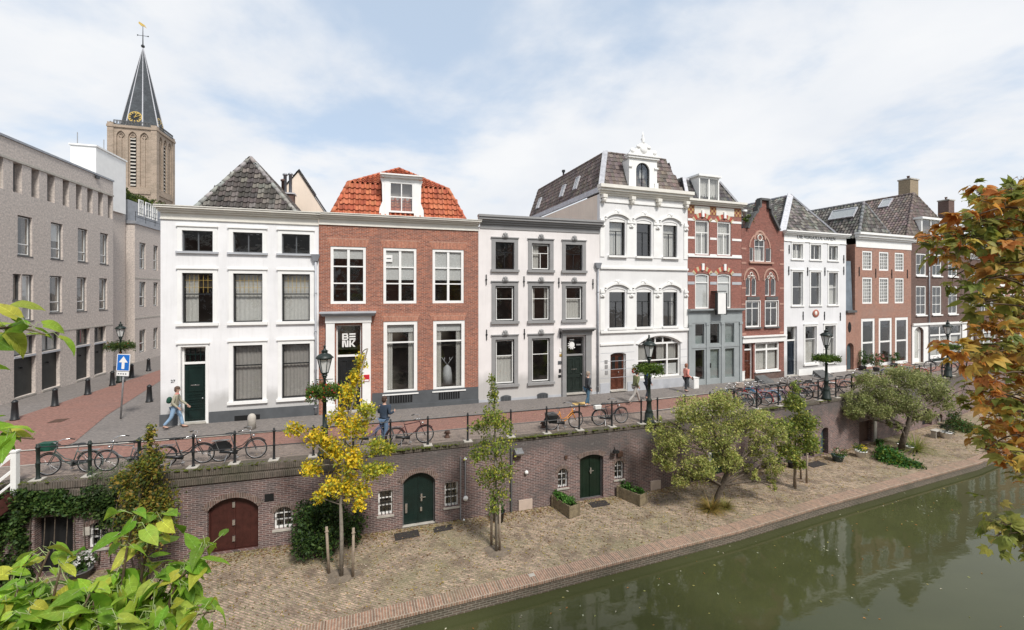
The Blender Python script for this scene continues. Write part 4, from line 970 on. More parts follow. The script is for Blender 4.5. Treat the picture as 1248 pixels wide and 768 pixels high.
tw_ = [(H.u(908.8), H.u(914.6)), (H.u(916), H.u(922)), (H.u(932.5), H.u(937.8)), (H.u(939.4), H.u(945.6))]
zt0, zt1 = H.z(927, 360.5), H.z(927, 341)
for a, b in tw_: window(H, a, b, zt0, zt1+.15, fm='white', fw=.05, rec=.07, cur='none', arc=.25, pointed=True)
c1_, c2_ = (tw_[0][0]+tw_[1][1])/2, (tw_[2][0]+tw_[3][1])/2
archring(rm, c1_, zt1-.05, .60, .10, -.05, .25); archring(rm, c2_, zt1-.05, .60, .10, -.05, .25)
rm.build('arch_moulding', m_plain('pink_stone', (.42, .25, .19, 1)), H.root)
tm = MB()
for c_ in (c1_, c2_): tm.torus((c_, -.02, zt1+.36), .12, .03, 'y', 12, 5); tm.torus((c_-.22, -.02, zt1+.18), .09, .025, 'y', 10, 5); tm.torus((c_+.22, -.02, zt1+.18), .09, .025, 'y', 10, 5)
tm.torus(((u0+u1)/2, -.02, z1+.12), .2, .04, 'y', 12, 5); tm.build('tracery', 'cream', H.root, True)
zv0, zv1 = H.z(927, 398.5), H.z(927, 367)
for a, b in ((909, 926), (932.4, 948)):
    window(H, H.u(a), H.u(b), zv0, zv1, fm='white', fw=.09, cols=2, tr=(.25,), bar=.05, rec=.07, cur='none', sill=('dstone', .12, .1), sur=.04)
    uu = (H.u(a)+H.u(b))/2; MB().box(uu-.55, uu+.55, -.06, -.003, zv1+.08, zv1+.3).build('lintel', 'dstone', H.root)
bb = MB()
for y in (303, 320.5, 351, 371, 407): z = H.z(907, y); bb.box(.01, .42, -.015, -.002, z-.06, z+.06); bb.box(L-.42, L-.01, -.015, -.002, z-.06, z+.06)
bb.build('pink_band', m_plain('pink_band_stone', (.40, .22, .17, 1)), H.root)
z0, z1 = H.z(928, 417), H.z(928, 409.5); fb = MB(); fb.box(-.0, L, -.12, -.003, z0, z1-.05); fb.box(-.03, L+.03, -.22, -.003, z1-.047, z1+.05); fb.build('shop_fascia', 'white', H.root)
panel_door(H, H.u(907.3), H.u(918), .06, H.z(912, 418.5), 'brownwood', 'white', .06, fan=H.z(912, 418.5)-H.z(912, 426.5))
a, b = H.u(920), H.u(949.5); z0 = H.z(934, 452); z1 = z0+(H.z(934, 416.8)-z0); w = window(H, a, b, z0, z1-.03, fm='white', fw=.09, cols=2, tr=(.22,), bar=.12, rec=.06, cur='net', sill=('white', .1, .08))
MB().box(H.u(919), L-.01, -.03, -.002, -.02, z0-.12).build('plinth', 'brick9', H.root)
H.wall('brick6', zsho, 8, outline=ol)
# roof of 7 is seen above; own low roof
roof_part(H, [([(.1, .3, zsho-.3), (L-.1, .3, zsho-.3), (L-.1, 2.6, zsho+1.3), (.1, 2.6, zsho+1.3)], (1, 0, 0)), ([(.1, 5, zsho-.3), (L-.1, 5, zsho-.3), (L-.1, 2.6, zsho+1.3), (.1, 2.6, zsho+1.3)], (1, 0, 0))], T_DARK)
v = MB(); u, z = H.at(907.5, 262, .4); v.lathe([(.1, -.9), (.1, .15), (.16, .15), (.16, .3), (.1, .34)], u, .4, z, 10); v.build('vent_pipe', 'white', H.root, True)
for px, py in ((912.5, 266), (940.5, 268)):
    u, z = H.at(px, py, .1); pw = H.w(u, .1, z)
    tag(leafmesh('roof_weed', clump_pts([(0, 0, 0, .32, .2, .3, 160)], 20, .2), .13, [(.07, .13, .02), (.16, .2, .03)], loc=pw), 'green weeds growing in the gutter %s of the gable' % ('left' if px < 930 else 'right'), 'plant', 'weeds in the gutter')

# ---- 7: white lettered house
H = H7 = mk(955.5, 1031, 'white house with old lettering under the cornice and tall hipped roof')
M['stucco7'] = m_stucco('cool_white_plaster', (.74, .735, .735, 1), amt=.15)
W7 = [(965.4, 977.6), (987.8, 999.6), (1009.8, 1020.2)]
zz7 = [(H.z(993, 316.6), H.z(993, 298.4)), (H.z(993, 372), H.z(993, 331.7))]
for i, (a, b) in enumerate(W7):
    for k in range(2):
        window(H, H.u(a), H.u(b)+.05, *zz7[k], fm='white' if k else 'white', fw=.05, tr=(.45,) if k else (), cols=2 if not k else 1, bar=.04, rec=.1, cur='none' if (i+k) % 3 else 'netlow', sur=.10, hood=.04, sill=('white', .08, .09))
for a, b in ((981, 995), (1005, 1018)): window(H, H.u(a), H.u(b), H.z(993, 442.5), H.z(993, 397.5), fm='white', fw=.05, tr=(.34,), bar=.04, rec=.1, cur='netlow', sur=.12, hood=.04, sill=('white', .1, .14))
panel_door(H, H.u(959.3), H.u(971.5), .08, H.z(965, 398), 'navy', 'white', .06, fan=H.z(965, 398)-H.z(965, 415), letter=False)
cornice(H, .0, H.L, H.z(993, 296), 10.1, .3, 'white', steps=[(0, .06, .15), (.06, .62, .03), (.62, .75, .4), (.75, .88, .75), (.88, 1, 1.0)])
text_part(H, 'DIE VERGULDE CRAEN', (H.u(970)+H.u(1018.7))/2, H.z(994, 292), .42, 'dgrey', y=-.025, sx=.93)
anchors(H, [(961.5, 304), (1028, 316), (961, 330), (984, 331), (1005, 331), (1028, 330), (978.5, 385), (1004.5, 385), (1023.8, 386)], .6)
u, z = H.at(994, 382); mm = MB(); mm.ell((u, -.03, z), (.34, .05, .28), 12, 8); mm.build('gable_stone', m_plain('carved_red_stone', (.35, .12, .08, 1)), H.root, True); MB().ell((u-.05, -.07, z+.02), (.14, .03, .15), 8, 6).build('stone_figure', 'cream', H.root, True)
MB().box(H.u(973), H.L-.01, -.03, -.002, -.02, H.z(1000, 448)).build('plinth', 'white', H.root)
H.wall('stucco7', 9.6, 12)
L = H.L; ze = 9.75; ap = P2(962.8, 238.5, 3.0, H); e0, e1 = (.05, .25, ze), (L-.05, .25, ze); eb0, eb1 = (.05, 12, ze), (L-.05, 12, ze); rb_ = (ap[0], 12, ap[2])
rf = roof_part(H, [([e0, e1, ap], (1, 0, 0)), ([e0, ap, rb_, eb0], (0, 1, 0)), ([e1, ap, rb_, eb1], (0, 1, 0))], T_WORN, tw=.24, th=.32, ridges=[(ap, rb_)], rcols=[(.3, .3, .31)], lift=.04, amp=.04)
lm = MB(); up = Vector((0, -.04, .09)); lm.obox(Vector(e0)+up, Vector(ap)+up, .42, .08, (0, -1, 1)); lm.obox(Vector(e1)+up, Vector(ap)+up, .16, .1); lm.build('lead_strip', 'lead', rf)

# ---- passage building between
H = HP = mk(1031, 1042, 'narrow red brick passage bay with arched blue door', 'passage_bay')
L = H.L; z1 = H.z(1036, 380)
u0, u1 = L*.08, L*.86; panel_door(H, u0, u1, .05, H.z(1036, 418), 'bluedoor', 'brick8', .04, arc=.38, letter=False, knob=False, boards=4)
ov = MB(); u, z = H.at(1034.5, 399); ov.ell((L*.4, 0, z), (.2, .04, .4), 12, 8); ov.build('oval_window', 'gap', H.root, True); 
sl = MB(); z2 = H.z(1036, 318); sl.prism([(.02, z1), (L-.02, z1), (L-.25, z2), (.02, z2)], .15, .3); sl.build('slate_cladding', 'slate', H.root)
MB().box(-.02, L+.02, -.15, .2, z1-.06, z1+.1).build('coping', 'dstone', H.root)
MB().box(.02, L*.6, .31, 4, 0, z2+1.2).build('back_wall', 'brick9', H.root)
H.wall('brick8', z1-.07, 4)

# ---- 8: brick house with small-paned windows
H = H8 = mk(1042, 1110.5, 'orange red brick house with small paned windows and white cornice')
cols8 = [(1051, 1063), (1071.4, 1083), (1090.6, 1101.6)]
for i, (a, b) in enumerate(cols8):
    window(H, H.u(a), H.u(b), H.z(1077, 330), H.z(1077, 307), fm='white', fw=.12, cols=4, tr=(.2, .4, .6, .8), bar=.03, rec=.05, cur='net')
    window(H, H.u(a), H.u(b), H.z(1077, 370), H.z(1077, 338.5), fm='white', fw=.12, cols=4, tr=(.14, .28, .42, .56, .70, .85), bar=.03, rec=.05, cur='net')
for a, b in ((1049.6, 1066.2), (1071, 1087), (1091, 1106.8)): window(H, H.u(a), H.u(b), .15, H.z(1079, 387.5), fm='white', fw=.22, tr=(.5,), bar=.12, rec=.05, cur='none')
anchors(H, [(1046.8, 331), (1067, 333), (1086.5, 334), (1105.5, 334)], .7)
cornice(H, .1, H.L, H.z(1077, 303), 10.33, .4, 'white', steps=[(0, .55, .05), (.55, .68, .35), (.68, .85, .7), (.85, 1, 1.0)])
H.wall('brick8', 9.45, 12)
ze = 10.0
def end_on_roof(H, u0, u1, ze, apx, apy, depth, cols, y0=.3, **k):
    """hip facing the canal, ridge square to it; the apex is found where its sight line meets the middle of the roof"""
    um = (u0+u1)/2; best = min((abs(H.u(apx, .5+.1*q)-um), .5+.1*q) for q in range(70)); d = best[1]; z = H.z(apx, apy, d); ap = (um, d, z)
    a, b = (u0, y0, ze), (u1, y0, ze); a2, b2, r2 = (u0, depth, ze), (u1, depth, ze), (um, depth, z)
    r = roof_part(H, [([a, b, ap], (1, 0, 0)), ([a2, a, ap, r2], (0, 1, 0)), ([b, b2, r2, ap], (0, 1, 0))], cols, ridges=[(a, ap), (b, ap), (ap, r2)], **k)
    return r, ap
def slope_light(H, roof, u0, ze, ap, px, py, w, h):
    """skylight on the left slope"""
    best = None
    for q in range(200):
        d = .3+.08*q; u, z = H.at(px, py, d); zz = ze+(ap[2]-ze)*(u-u0)/(ap[0]-u0); e_ = abs(z-zz)
        if best is None or e_ < best[0]: best = (e_, u, d, z)
    n = Vector((-(ap[2]-ze), 0, ap[0]-u0)).normalized(); v = Vector((ap[0]-u0, 0, ap[2]-ze)).normalized()
    skylight(H, roof, Vector(best[1:])+n*.06, (0, 1, 0), v, w, h, n, 'lead')
uA0, uA1 = H.u(1046, .3), H.u(1090, .3)
rA, apA = end_on_roof(H, uA0, uA1, ze, 1053, 246.5, 15, T_WORN, tw=.25, th=.32, lift=.045, amp=.06, rcols=[(.2, .2, .2)])
slope_light(H, rA, uA0, ze, apA, 1028, 262, 1.9, 1.0)
# ---- 9 and beyond
H = H9 = mk(1110.5, 1178, 'dark brown brick house with white shopfront and arched white doorway')
for a, b in ((1116.4, 1128.6), (1136, 1147.4), (1155.6, 1166.6)):
    window(H, H.u(a), H.u(b), H.z(1123, 336), H.z(1123, 309), fm='white', fw=.10, cols=2, tr=(.5,), bar=.04, rec=.06, cur='none', sill=('white', .1, .1))
    window(H, H.u(a), H.u(b), H.z(1123, 384), H.z(1123, 348.5), fm='white', fw=.10, cols=2, tr=(.33, .66), bar=.04, rec=.06, cur='none', sill=('white', .1, .1))
panel_door(H, H.u(1114), H.u(1124.5), .08, H.z(1119, 399), 'white', 'white', .08, arc=.3, glassy=True, letter=False)
u0, u1 = H.u(1132), H.u(1172); z0, z1 = H.z(1150, 433.5), H.z(1150, 395)
sf = MB(); sf.panel([(.05, 0), (H.L-.05, 0), (H.L-.05, z1+.12), (.05, z1+.12)], [arch(H.u(1113.6), H.u(1124.9), .05, H.z(1119, 398.5), .32), [(u0, z0), (u1, z0), (u1, z1-.1), (u0, z1-.1)]], -.05, .045); sf.box(.0, H.L, -.16, -.052, z1+.0, z1+.17)
sh = sf.build('shopfront', 'white', H.root); window(H, u0, u1, z0, z1-.1, fm='white', fw=.1, cols=3, bar=.14, tr=(.30,), rec=.06, cur='netlow', parent=None)
MB().box(u0, u1, -.055, -.052, .06, z0-.15).build('shopfront_panel', 'dgreen', sh)
zt9 = H.z(1140, 296)
downpipe(H, H.u(1131), .1, zt9, 'zinc', hopper=False)
cornice(H, .0, H.L, zt9-.1, zt9+.35, .35, 'white')
H.wall('brick9', zt9, 11)
L = H.L; ze = zt9+.1; zr = ze+3.6
rB, apB = end_on_roof(H, -.1, L+.1, ze, 1114, 236, 17, T_BROWN, tw=.25, th=.32, lift=.045, amp=.06)
slope_light(H, rB, -.1, ze, apB, 1080, 249, .8, 1.1)
chimney(H, H.u(1107, apB[1]+1.2), apB[1]+1.2, apB[2]-1.2, H.z(1107, 219, apB[1]+1.2), 1.3, .9, m_brick('old_chimney_brick', (.34, .27, .18, 1), (.28, .22, .15, 1), (.36, .31, .23, 1), ms=.008), 1)
a, b = H.u(1123, .4), H.u(1146, .4); z1 = H.z(1134, 268, .4); z0 = H.z(1134, 286, .4)
D = MB(); D.box(a, a+.15, .4, 3, z0-.6, z1); D.box(b-.15, b, .4, 3, z0-.6, z1); D.box(a+.153, b-.153, .4, .5, z0-.6, z0); D.box((a+b)/2-.05, (a+b)/2+.05, .4, .5, z0+.003, z1-.003); D.box(a-.15, b+.15, .25, 3.1, z1+.003, z1+.18); dm = D.build('dormer', 'white', H.root)
MB().quad((a+.15, .45, z0), (b-.15, .45, z0), (b-.15, .45, z1), (a+.15, .45, z1)).build('pane', 'glass', dm)

def simple_house(px0, px1, ztop, mat, label, rows, ncol, cols=T_DARK, rz=3.2, gf=True, group=G_ROW):
    H = mk(px0, px1, label); L = H.L
    for j, (z0, z1) in enumerate(rows):
        for i in range(ncol):
            u = L*(i+.5)/ncol; ww = min(1.0, L/ncol*.55); window(H, u-ww/2, u+ww/2, z0, z1, fm='white', fw=.09, cols=2, tr=(.4,), bar=.04, rec=.06, cur='none' if (i+j) % 2 else 'net', sill=('white', .08, .1))
    if gf:
        panel_door(H, .5, 1.5, .08, 2.9, 'white', 'white', .08, fan=.7, glassy=True); window(H, 1.9, L-.4, .7, 2.9, fm='white', fw=.1, cols=3, bar=.1, tr=(.3,), rec=.05, cur='netlow')
    cornice(H, 0, L, ztop-.1, ztop+.35, .35, 'white'); H.wall(mat, ztop, 10)
    ze = ztop+.1; zr = ze+rz
    roof_part(H, [([(0, .1, ze), (L, .1, ze), (L-.3, 4, zr), (.3, 4, zr)], (1, 0, 0)), ([(0, 8, ze), (L, 8, ze), (L-.3, 4, zr), (.3, 4, zr)], (1, 0, 0)), ([(L, .1, ze), (L, 8, ze), (L-.3, 4, zr)], (0, 1, 0)), ([(0, .1, ze), (0, 8, ze), (.3, 4, zr)], (0, 1, 0))], cols, tw=.25)
    return H
Hs = simple_house(1178, 1216, 8.9, 'brick9', 'brown house half hidden by autumn leaves, next to the dark brown shop', [(3.9, 5.7), (6.5, 7.9)], 3)
chimney(H9, H9.u(1153, 5.2), 5.2, 9.5, H9.z(1152, 244, 5.2), 1.1, .9, "brick9", 1)
simple_house(1216, 1262, 8.6, 'brick8', 'far red house almost lost behind autumn foliage at right edge', [(3.9, 5.7), (6.5, 7.9)], 4)
# ---- left: long modern block along the side street
LB = House((-26.2, 21.6), (-29.35, 32.0), 'office_block', 'long grey brick modern block with dark ground floor doors along the side street', 'building', 'modern blocks on the side street')
H = LB
zs1 = H.z(138, 238.5); zw0 = H.z(137, 267.5); zpar = H.z(138, 222)
for a, b in ((-6, 3.9), (16, 26.8), (38.3, 47.7), (57.6, 66.7), (76.4, 84.2), (92.6, 99.5), (106.4, 113), (119.6, 125.5), (131.4, 137)):
    window(H, max(.02, H.u(a)), H.u(b), zw0+.04, zs1-.12, fm='dgrey', fw=.06, rec=.35, cur='none')
r2 = (H.z(127, 322), H.z(127, 284.5)); r3 = (H.z(127, 377.5), H.z(127, 339.5))
for i, (a, b) in enumerate(((21.5, 39.3), (62, 76.5), (95, 106.8), (122, 131.8))): window(H, H.u(a), H.u(b), *r2, fm='dstone', fw=.06, sash='white', tr=(.72,), bar=.05, rec=.14, cur=['none', 'blind.5', 'none', 'none'][i], sill=('dstone', .02, .06))
for i, (a, b) in enumerate(((27, 40.5), (60.6, 75.5), (93.8, 105.5), (121, 130.7))): window(H, H.u(a), H.u(b), r3[0]-(.35 if i == 0 else 0), r3[1], fm='dstone', fw=.06, sash='white', tr=(.72,), bar=.05, rec=.14, cur=['blind', 'none', 'none', 'none'][i], sill=('dstone', .02, .06))
window(H, H.u(15.6), H.u(25.5), r3[0]+.8, r3[1], fm='dstone', fw=.06, rec=.14, cur='none', sill=('dstone', .02, .06))
zg1 = H.z(138, 396.5); zg = H.z(115, 418); M['sheetdoor'] = m_plain('dark_sheet_door', (.022, .024, .022, 1), .5, .3, 2, .1)
for i, (a, b) in enumerate(((17, 43.5), (51, 73), (93, 109.5), (115, 129))):
    u0, u1 = H.u(a), H.u(b); window(H, u0, u1, zg, zg1, fm='dstone', fw=.06, cols=2, rec=.2, cur='blind' if i < 2 else 'none', bar=.05)
    H.holes.append([(u0, .12), (u1, .12), (u1, zg-.12), (u0, zg-.12)])
    d = MB().box(u0+.004, u1-.004, .18, .22, .124, zg-.124).build('sheet_door', 'sheetdoor', H.root)
    MB().box(u0, u1, -.04, .17, .02, .118).build('door_sill', 'curb', d); MB().box(u0, u1, -.03, .17, zg-.118, zg-.005).build('door_head', 'lgrey', d)
    l = MB(); l.tube([((u0+u1)/2, .179, zg-.7), ((u0+u1)/2, .08, zg-.7)], .05, 8); l.build('wall_lamp', 'black', d)
u, z = H.at(104, 408); MB().box(u-.05, u+.12, .3, .32, zg+.15, zg1-.1).build('red_curtain', m_plain('red_cloth', (.4, .02, .03, 1)), H.root)
bm = MB(); bm.box(0, H.L, -.05, -.002, zs1-.1, zs1+.02); bm.box(0, H.L, -.02, -.002, zg1+.03, zg1+.10); bm.build('string_course', 'stone', H.root)
MB().box(-.02, H.L+.03, -.06, 12, zpar, zpar+.12).build('parapet_cap', 'zinc', H.root)
H.wall('brickL', zpar-.003, 12, thick=.5)
v = MB(); u, z = H.at(117, 216); v.box(u-.2, u+.2, -.12, -.06, zpar-.25, zpar-.05); v.build('overflow_box', 'black', H.root)
# link with tall white plant room
LK = House((-30.6, 31.6), (-31.9, 35.9), 'plant_room', 'tall white plant room tower behind the long modern block', 'building')
H = LK; zt = 16.5
mb = MB(); mb.box(-.1, H.L, 0, 4, 0, 12.2); mb.build('dark_link_wall', 'brickL', H.root)
mb = MB(); mb.box(.2, H.L-.4, -.2, 1.3, 12.21, zt); mb.box(.12, H.L-.32, -.28, 1.38, zt+.003, zt+.12); mb.build('tower_wall', 'white', H.root)
rw = MB(); rw.tube([(.4, 1.0, zt+.1), (.4, 1.0, zt+1.0)], .03, 6); rw.tube([(H.L*.3, -.1, zt+.12), (H.L*.3, -.1, zt+.9)], .03, 6); rw.build('roof_mast', 'steel', H.root)
# second block
SB_ = House((-31.4, 36.2), (-34.8, 47.3), 'office_block', 'second modern block further up the side street with roof terrace', 'building', 'modern blocks on the side street')
H = SB_; ze = H.z(167, 273.5)
for y0, y1 in ((296, 328), (343.5, 374), (402, 429.5)):
    for a, b in ((170, 177.5), (187, 192.4)): m = 173; window(H, H.u(a), H.u(b), H.z(m, y1), H.z(m, y0), fm='dstone', fw=.06, tr=(.6,), bar=.05, sash='white', rec=.14, cur='none')
bmx = MB(); 
for y in (343-4, 396): z = H.z(167, y-8 if y > 390 else y); bmx.box(0, H.L, -.02, -.002, z-.05, z+.05)
bmx.build('string_course', 'stone', H.root)
MB().box(-.1, H.L+.05, -.1, 10, ze, ze+.25).build('eaves_band', 'zinc', H.root)
H.wall('brickL', ze-.003, 10)
zt = H.z(165, 243)
up = MB(); up.box(.3, H.L, .6, 6, ze+.253, zt); up.build('roof_storey', 'zinc', H.root)
for a, b in ((168.5, 174), (176.8, 183.5), (185.5, 191)):
    u0, u1 = H.u(a, .6), H.u(b, .6); w = MB(); w.ring([(u0, ze+1.0), (u1, ze+1.0), (u1, ze+2.4), (u0, ze+2.4)], [(u0+.08, ze+1.08), (u1-.08, ze+1.08), (u1-.08, ze+2.32), (u0+.08, ze+2.32)], .54, .6); w.box((u0+u1)/2-.03, (u0+u1)/2+.03, .55, .59, ze+1.08, ze+2.32); w.box(u0+.08, u1-.08, .553, .587, ze+1.7, ze+1.76); w = w.build('window', 'white', H.root)
    MB().quad((u0+.05, .585, ze+1.05), (u1-.05, .585, ze+1.05), (u1-.05, .585, ze+2.35), (u0+.05, .585, ze+2.35)).build('pane', 'lampglass', w)
rl = MB(); 
for k in range(2): rl.tube([(-.05, -.05, ze+.6+.4*k), (H.L, -.05, ze+.6+.4*k)], .02, 5)
for q in range(8): rl.tube([(H.L*q/7, -.05, ze+.25), (H.L*q/7, -.05, ze+1.0)], .02, 5)
rl.build('roof_railing', 'iron', H.root)
pts = []
for q in range(9): p = H.w(.6+q*.9, 1.5, zt+.35); pts.append((p.x, p.y, p.z, .7, .6, .55+.3*random.random(), 420))
tag(leafmesh('roof_shrub', clump_pts(pts, 20, .2), .22, [(.09, .13, .02), (.14, .17, .03), (.05, .08, .02)]), 'green shrubs growing on the roof terrace of the second modern block', 'shrub')

# ---- church tower
k = (132-CX)/F_PX; T0 = (k*90, 90.0); dv = Vector((.957, .29))
T1 = (T0[0]+dv.x*8.3, T0[1]+dv.y*8.3)
H = CT = House(T0, T1, 'church_tower', 'gothic stone church tower with slate spire, clock and weathervane far left', 'church tower')
W = H.L; D = W; zg = H.z(165, 153); zmid = H.z(160, 233)
mb = MB(); mb.box(.3, W-.3, .3, D-.3, 0, zg-.6); mb.build('tower_core', 'ntower', H.root)
def gothic(Hr, mb, x0, x1, z0, z1, y, w=.25, d=.25):
    P = arch(x0, x1, z0, z1, (x1-x0)*.9, 10, True); Q = arch(x0+w, x1-w, z0, z1-w, (x1-x0)*.85, 10, True); mb.ring(P, Q, y, y+d)
for side in range(4):
    S = empty('tower_side', parent=H.root); S.location = [(0, 0, 0), (W, 0, 0), (W, D, 0), (0, D, 0)][side]; S.rotation_euler = (0, 0, side*math.pi/2)
    m = MB(); 
    m.box(-.15, .95, -.15, .9, 0, zg+.3); m.box(.955, W-.955, -.02, .5, 0, zmid-2); m.box(.955, W-.955, -.18, .52, zmid-.5, zmid+.1); m.box(-.2, W+.2, -.28, .6, zg-.7, zg-.2)
    holes = []; bw = (W-2.2)/3
    for i in range(3):
        x0 = 1.1+bw*i+.25; x1 = 1.1+bw*(i+1)-.25
        holes.append(arch(x0, x1, zmid+.9, zg-1.3, (x1-x0)*.8, 12, True)); 
    for i in range(3):
        x0 = 1.1+bw*i+.35; x1 = 1.1+bw*(i+1)-.35; holes.append(arch(x0, x1, zmid-6.0, zmid-1.2, (x1-x0)*.8, 12, True))
    m.panel([(.955, zmid-7), (W-.955, zmid-7), (W-.955, zg-.7), (.955, zg-.7)], holes, 0, .29)
    m = m.build('side_wall', 'ntower', S)
    lv = MB(); x0 = 1.1+bw+.55; x1 = 1.1+bw*2-.55
    for q in range(14): z = zmid+1.2+(zg-3.0-zmid-1.2)*q/13; lv.add([(x0, .10, z), (x1, .10, z), (x1, .28, z+.35), (x0, .28, z+.35)], [(0, 1, 2, 3)])
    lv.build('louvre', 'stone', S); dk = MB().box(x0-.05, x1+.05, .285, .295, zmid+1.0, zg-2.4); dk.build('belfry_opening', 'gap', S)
    tr = MB()
    for i in range(3):
        x0 = 1.1+bw*i+.25; x1 = 1.1+bw*(i+1)-.25; xc = (x0+x1)/2
        if i != 1: tr.box(xc-.09, xc+.09, .10, .28, zmid+.9, zg-2.2)
        tr.torus((xc, .18, zg-2.2), .38, .09, 'y', 12, 5)
    tr.build('tracery', 'ntower', S)
    bl = MB(); bl.box(.96, W-.96, -.22, -.08, zg+.65, zg+.78); bl.box(.96, W-.96, -.22, -.08, zg-.19, zg-.05)
    n = 12
    for q in range(n+1): x = 1.0+(W-2)*q/n; bl.box(x-.06, x+.06, -.2, -.1, zg-.05, zg+.65)
    for q in range(n): x = 1.0+(W-2)*(q+.5)/n; bl.torus((x, -.15, zg+.3), .22, .05, 'y', 8, 4)
    bl.build('balustrade', 'dstone', S)
# convert side empties into plain transforms: children inherit
za = H.z(178, 57, D/2); cx_ = W/2; zb = zg-.2
sp = MB(); r1 = W*.43; n = 8; base = []; mid = []
for q in range(8):
    t = math.pi/8+q*math.pi/4; base.append((cx_+r1*math.cos(t)/math.cos(math.pi/8), cx_+r1*math.sin(t)/math.cos(math.pi/8), zb))
sp.add(base+[(cx_, cx_, za)], [(q, (q+1) % 8, 8) for q in range(8)]); sps = sp.build('spire', m_brick('slate', (.085, .095, .105, 1), (.065, .072, .08, 1), (.05, .055, .06, 1), bw=.6, bh=.3, ms=.02, wash=.5, stain=(.14, .16, .17, 1)), H.root)
rb = MB(); [rb.tube([b, (cx_, cx_, za)], [.13, .05], 5) for b in base]; rb.build('spire_rib', 'lead', sps)
cl = MB(); th = math.pi/8
for s_ in range(4):
    a = s_*math.pi/2-math.pi/2; c = Vector((cx_+math.cos(a)*(r1*.86), cx_+math.sin(a)*(r1*.86), zb+2.3)); t = Vector((-math.sin(a), math.cos(a), 0)); up = Vector((-math.cos(a)*.17, -math.sin(a)*.17, 1)).normalized(); o = t.cross(up)
    if s_ > 1: continue
    cm = MB(); R_ = 1.25
    for q in range(36):
        t0, t1 = 2*math.pi*q/36, 2*math.pi*(q+1)/36; P = lambda tt, r, k=0.: c+t*math.cos(tt)*r+up*math.sin(tt)*r+o*k
        cm.add([P(t0, .86*R_, .12), P(t0, R_, .12), P(t1, R_, .12), P(t1, .86*R_, .12)], [(0, 1, 2, 3)])
    for q in range(12):
        tt = math.pi*q/6; d_ = t*math.cos(tt)+up*math.sin(tt); pp = t*-math.sin(tt)+up*math.cos(tt); vs = [c+d_*.62*R_-pp*.09+o*.14, c+d_*.95*R_-pp*.09+o*.14, c+d_*.95*R_+pp*.09+o*.14, c+d_*.62*R_+pp*.09+o*.14]; cm.add(vs, [(0, 1, 2, 3)])
    for tt, ln in ((1.25, .85), (.45, .6)):
        d_ = t*math.cos(tt)+up*math.sin(tt); pp = t*-math.sin(tt)+up*math.cos(tt); cm.add([c-d_*.2-pp*.08+o*.18, c+d_*ln*R_-pp*.04+o*.18, c+d_*ln*R_+pp*.04+o*.18, c-d_*.2+pp*.08+o*.18], [(0, 1, 2, 3)])
    cm.build('clock_face', 'gold', H.root)
    ck = MB(); vs = [c+t*math.cos(2*math.pi*q/24)*.7*R_+up*math.sin(2*math.pi*q/24)*.7*R_+o*.08 for q in range(24)]; ck.add(vs, [tuple(range(24))]); ck.build('clock_centre', 'black', H.root)
vn = MB(); vn.tube([(cx_, cx_, za-.5), (cx_, cx_, za+4.4)], [.12, .05], 6); vn.ell((cx_, cx_, za), (.35, .35, .35), 10, 8)
for s_ in (-1, 1): vn.tube([(cx_, cx_, za+2.3), (cx_+s_*.9, cx_, za+2.3)], .05, 5); vn.ell((cx_+s_*.95, cx_, za+2.3), (.15, .1, .15), 6, 5)
vn.build('finial_cross', 'iron', H.root)
co = MB(); co.prism([(cx_-.8, za+4.9), (cx_-.3, za+4.4), (cx_+.2, za+4.35), (cx_+.7, za+4.0), (cx_+.3, za+4.7), (cx_-.2, za+5.0), (cx_-.7, za+5.3)], cx_-.05, cx_+.05); co.build('weathercock', 'gold', H.root)

# ------------------------------------------------------------------ quay wall
WP = [(-24, 11.2), (-11.7, 13.97), (-5.3, 15.71), (6.6, 19.35), (17.1, 23.5), (30, 29.8), (38, 34.6), (62, 51)]
WSEG = [Fr(a, b) for a, b in zip(WP[:-1], WP[1:])]
def wseg(px):
    k = (px-CX)/F_PX
    for i, s in enumerate(WSEG):
        u = s.u(px)
        if u <= s.L+1e-6 and (u >= -1e-6 or i == 0): return i
    return len(WSEG)-1
TZ = -2.92
QW = empty('quay_wall', 'old brown brick quay wall with cellar doors and barred windows below the street', 'quay wall')
wh = [[] for _ in WSEG]
class SegH:
    """lets window()/panel_door() work on one stretch of the quay wall"""
    def __init__(s, i): s.i = i; s.f = WSEG[i]; s.holes = wh[i]; s.root = QW; s.L = s.f.L
    def __getattr__(s, k): return getattr(s.f, k)
def sxf(i): return dict(loc=tuple(WSEG[i].P0), rz=WSEG[i].rz)
def cdoor(px0, px1, py0, py1, mat, arc, double=True, **k):
    i = wseg((px0+px1)/2); S = SegH(i); u0, u1 = S.u(px0), S.u(px1); z1 = S.z((px0+px1)/2, py0)
    d = panel_door(S, u0, u1, TZ+.03, z1, mat, 'dstone' if mat != 'dred' else 'dred', .05, arc=arc, double=double, boards=6, letter=False, knob=False, xf=sxf(i), rec=.18, step=False)
    return i, u0, u1, z1, d
i, u0, u1, z1, d = cdoor(252.5, 314.8, 606.5, 670, 'dred', .38)
hm = MB(); um = (u0+u1)/2-.02
for z in (z1-.3, z1-.9, z1-1.45): hm.box(um-.04, um+.04, .12, .15, z-.09, z+.09)
hm.build('door_bolt', 'chrome', d)
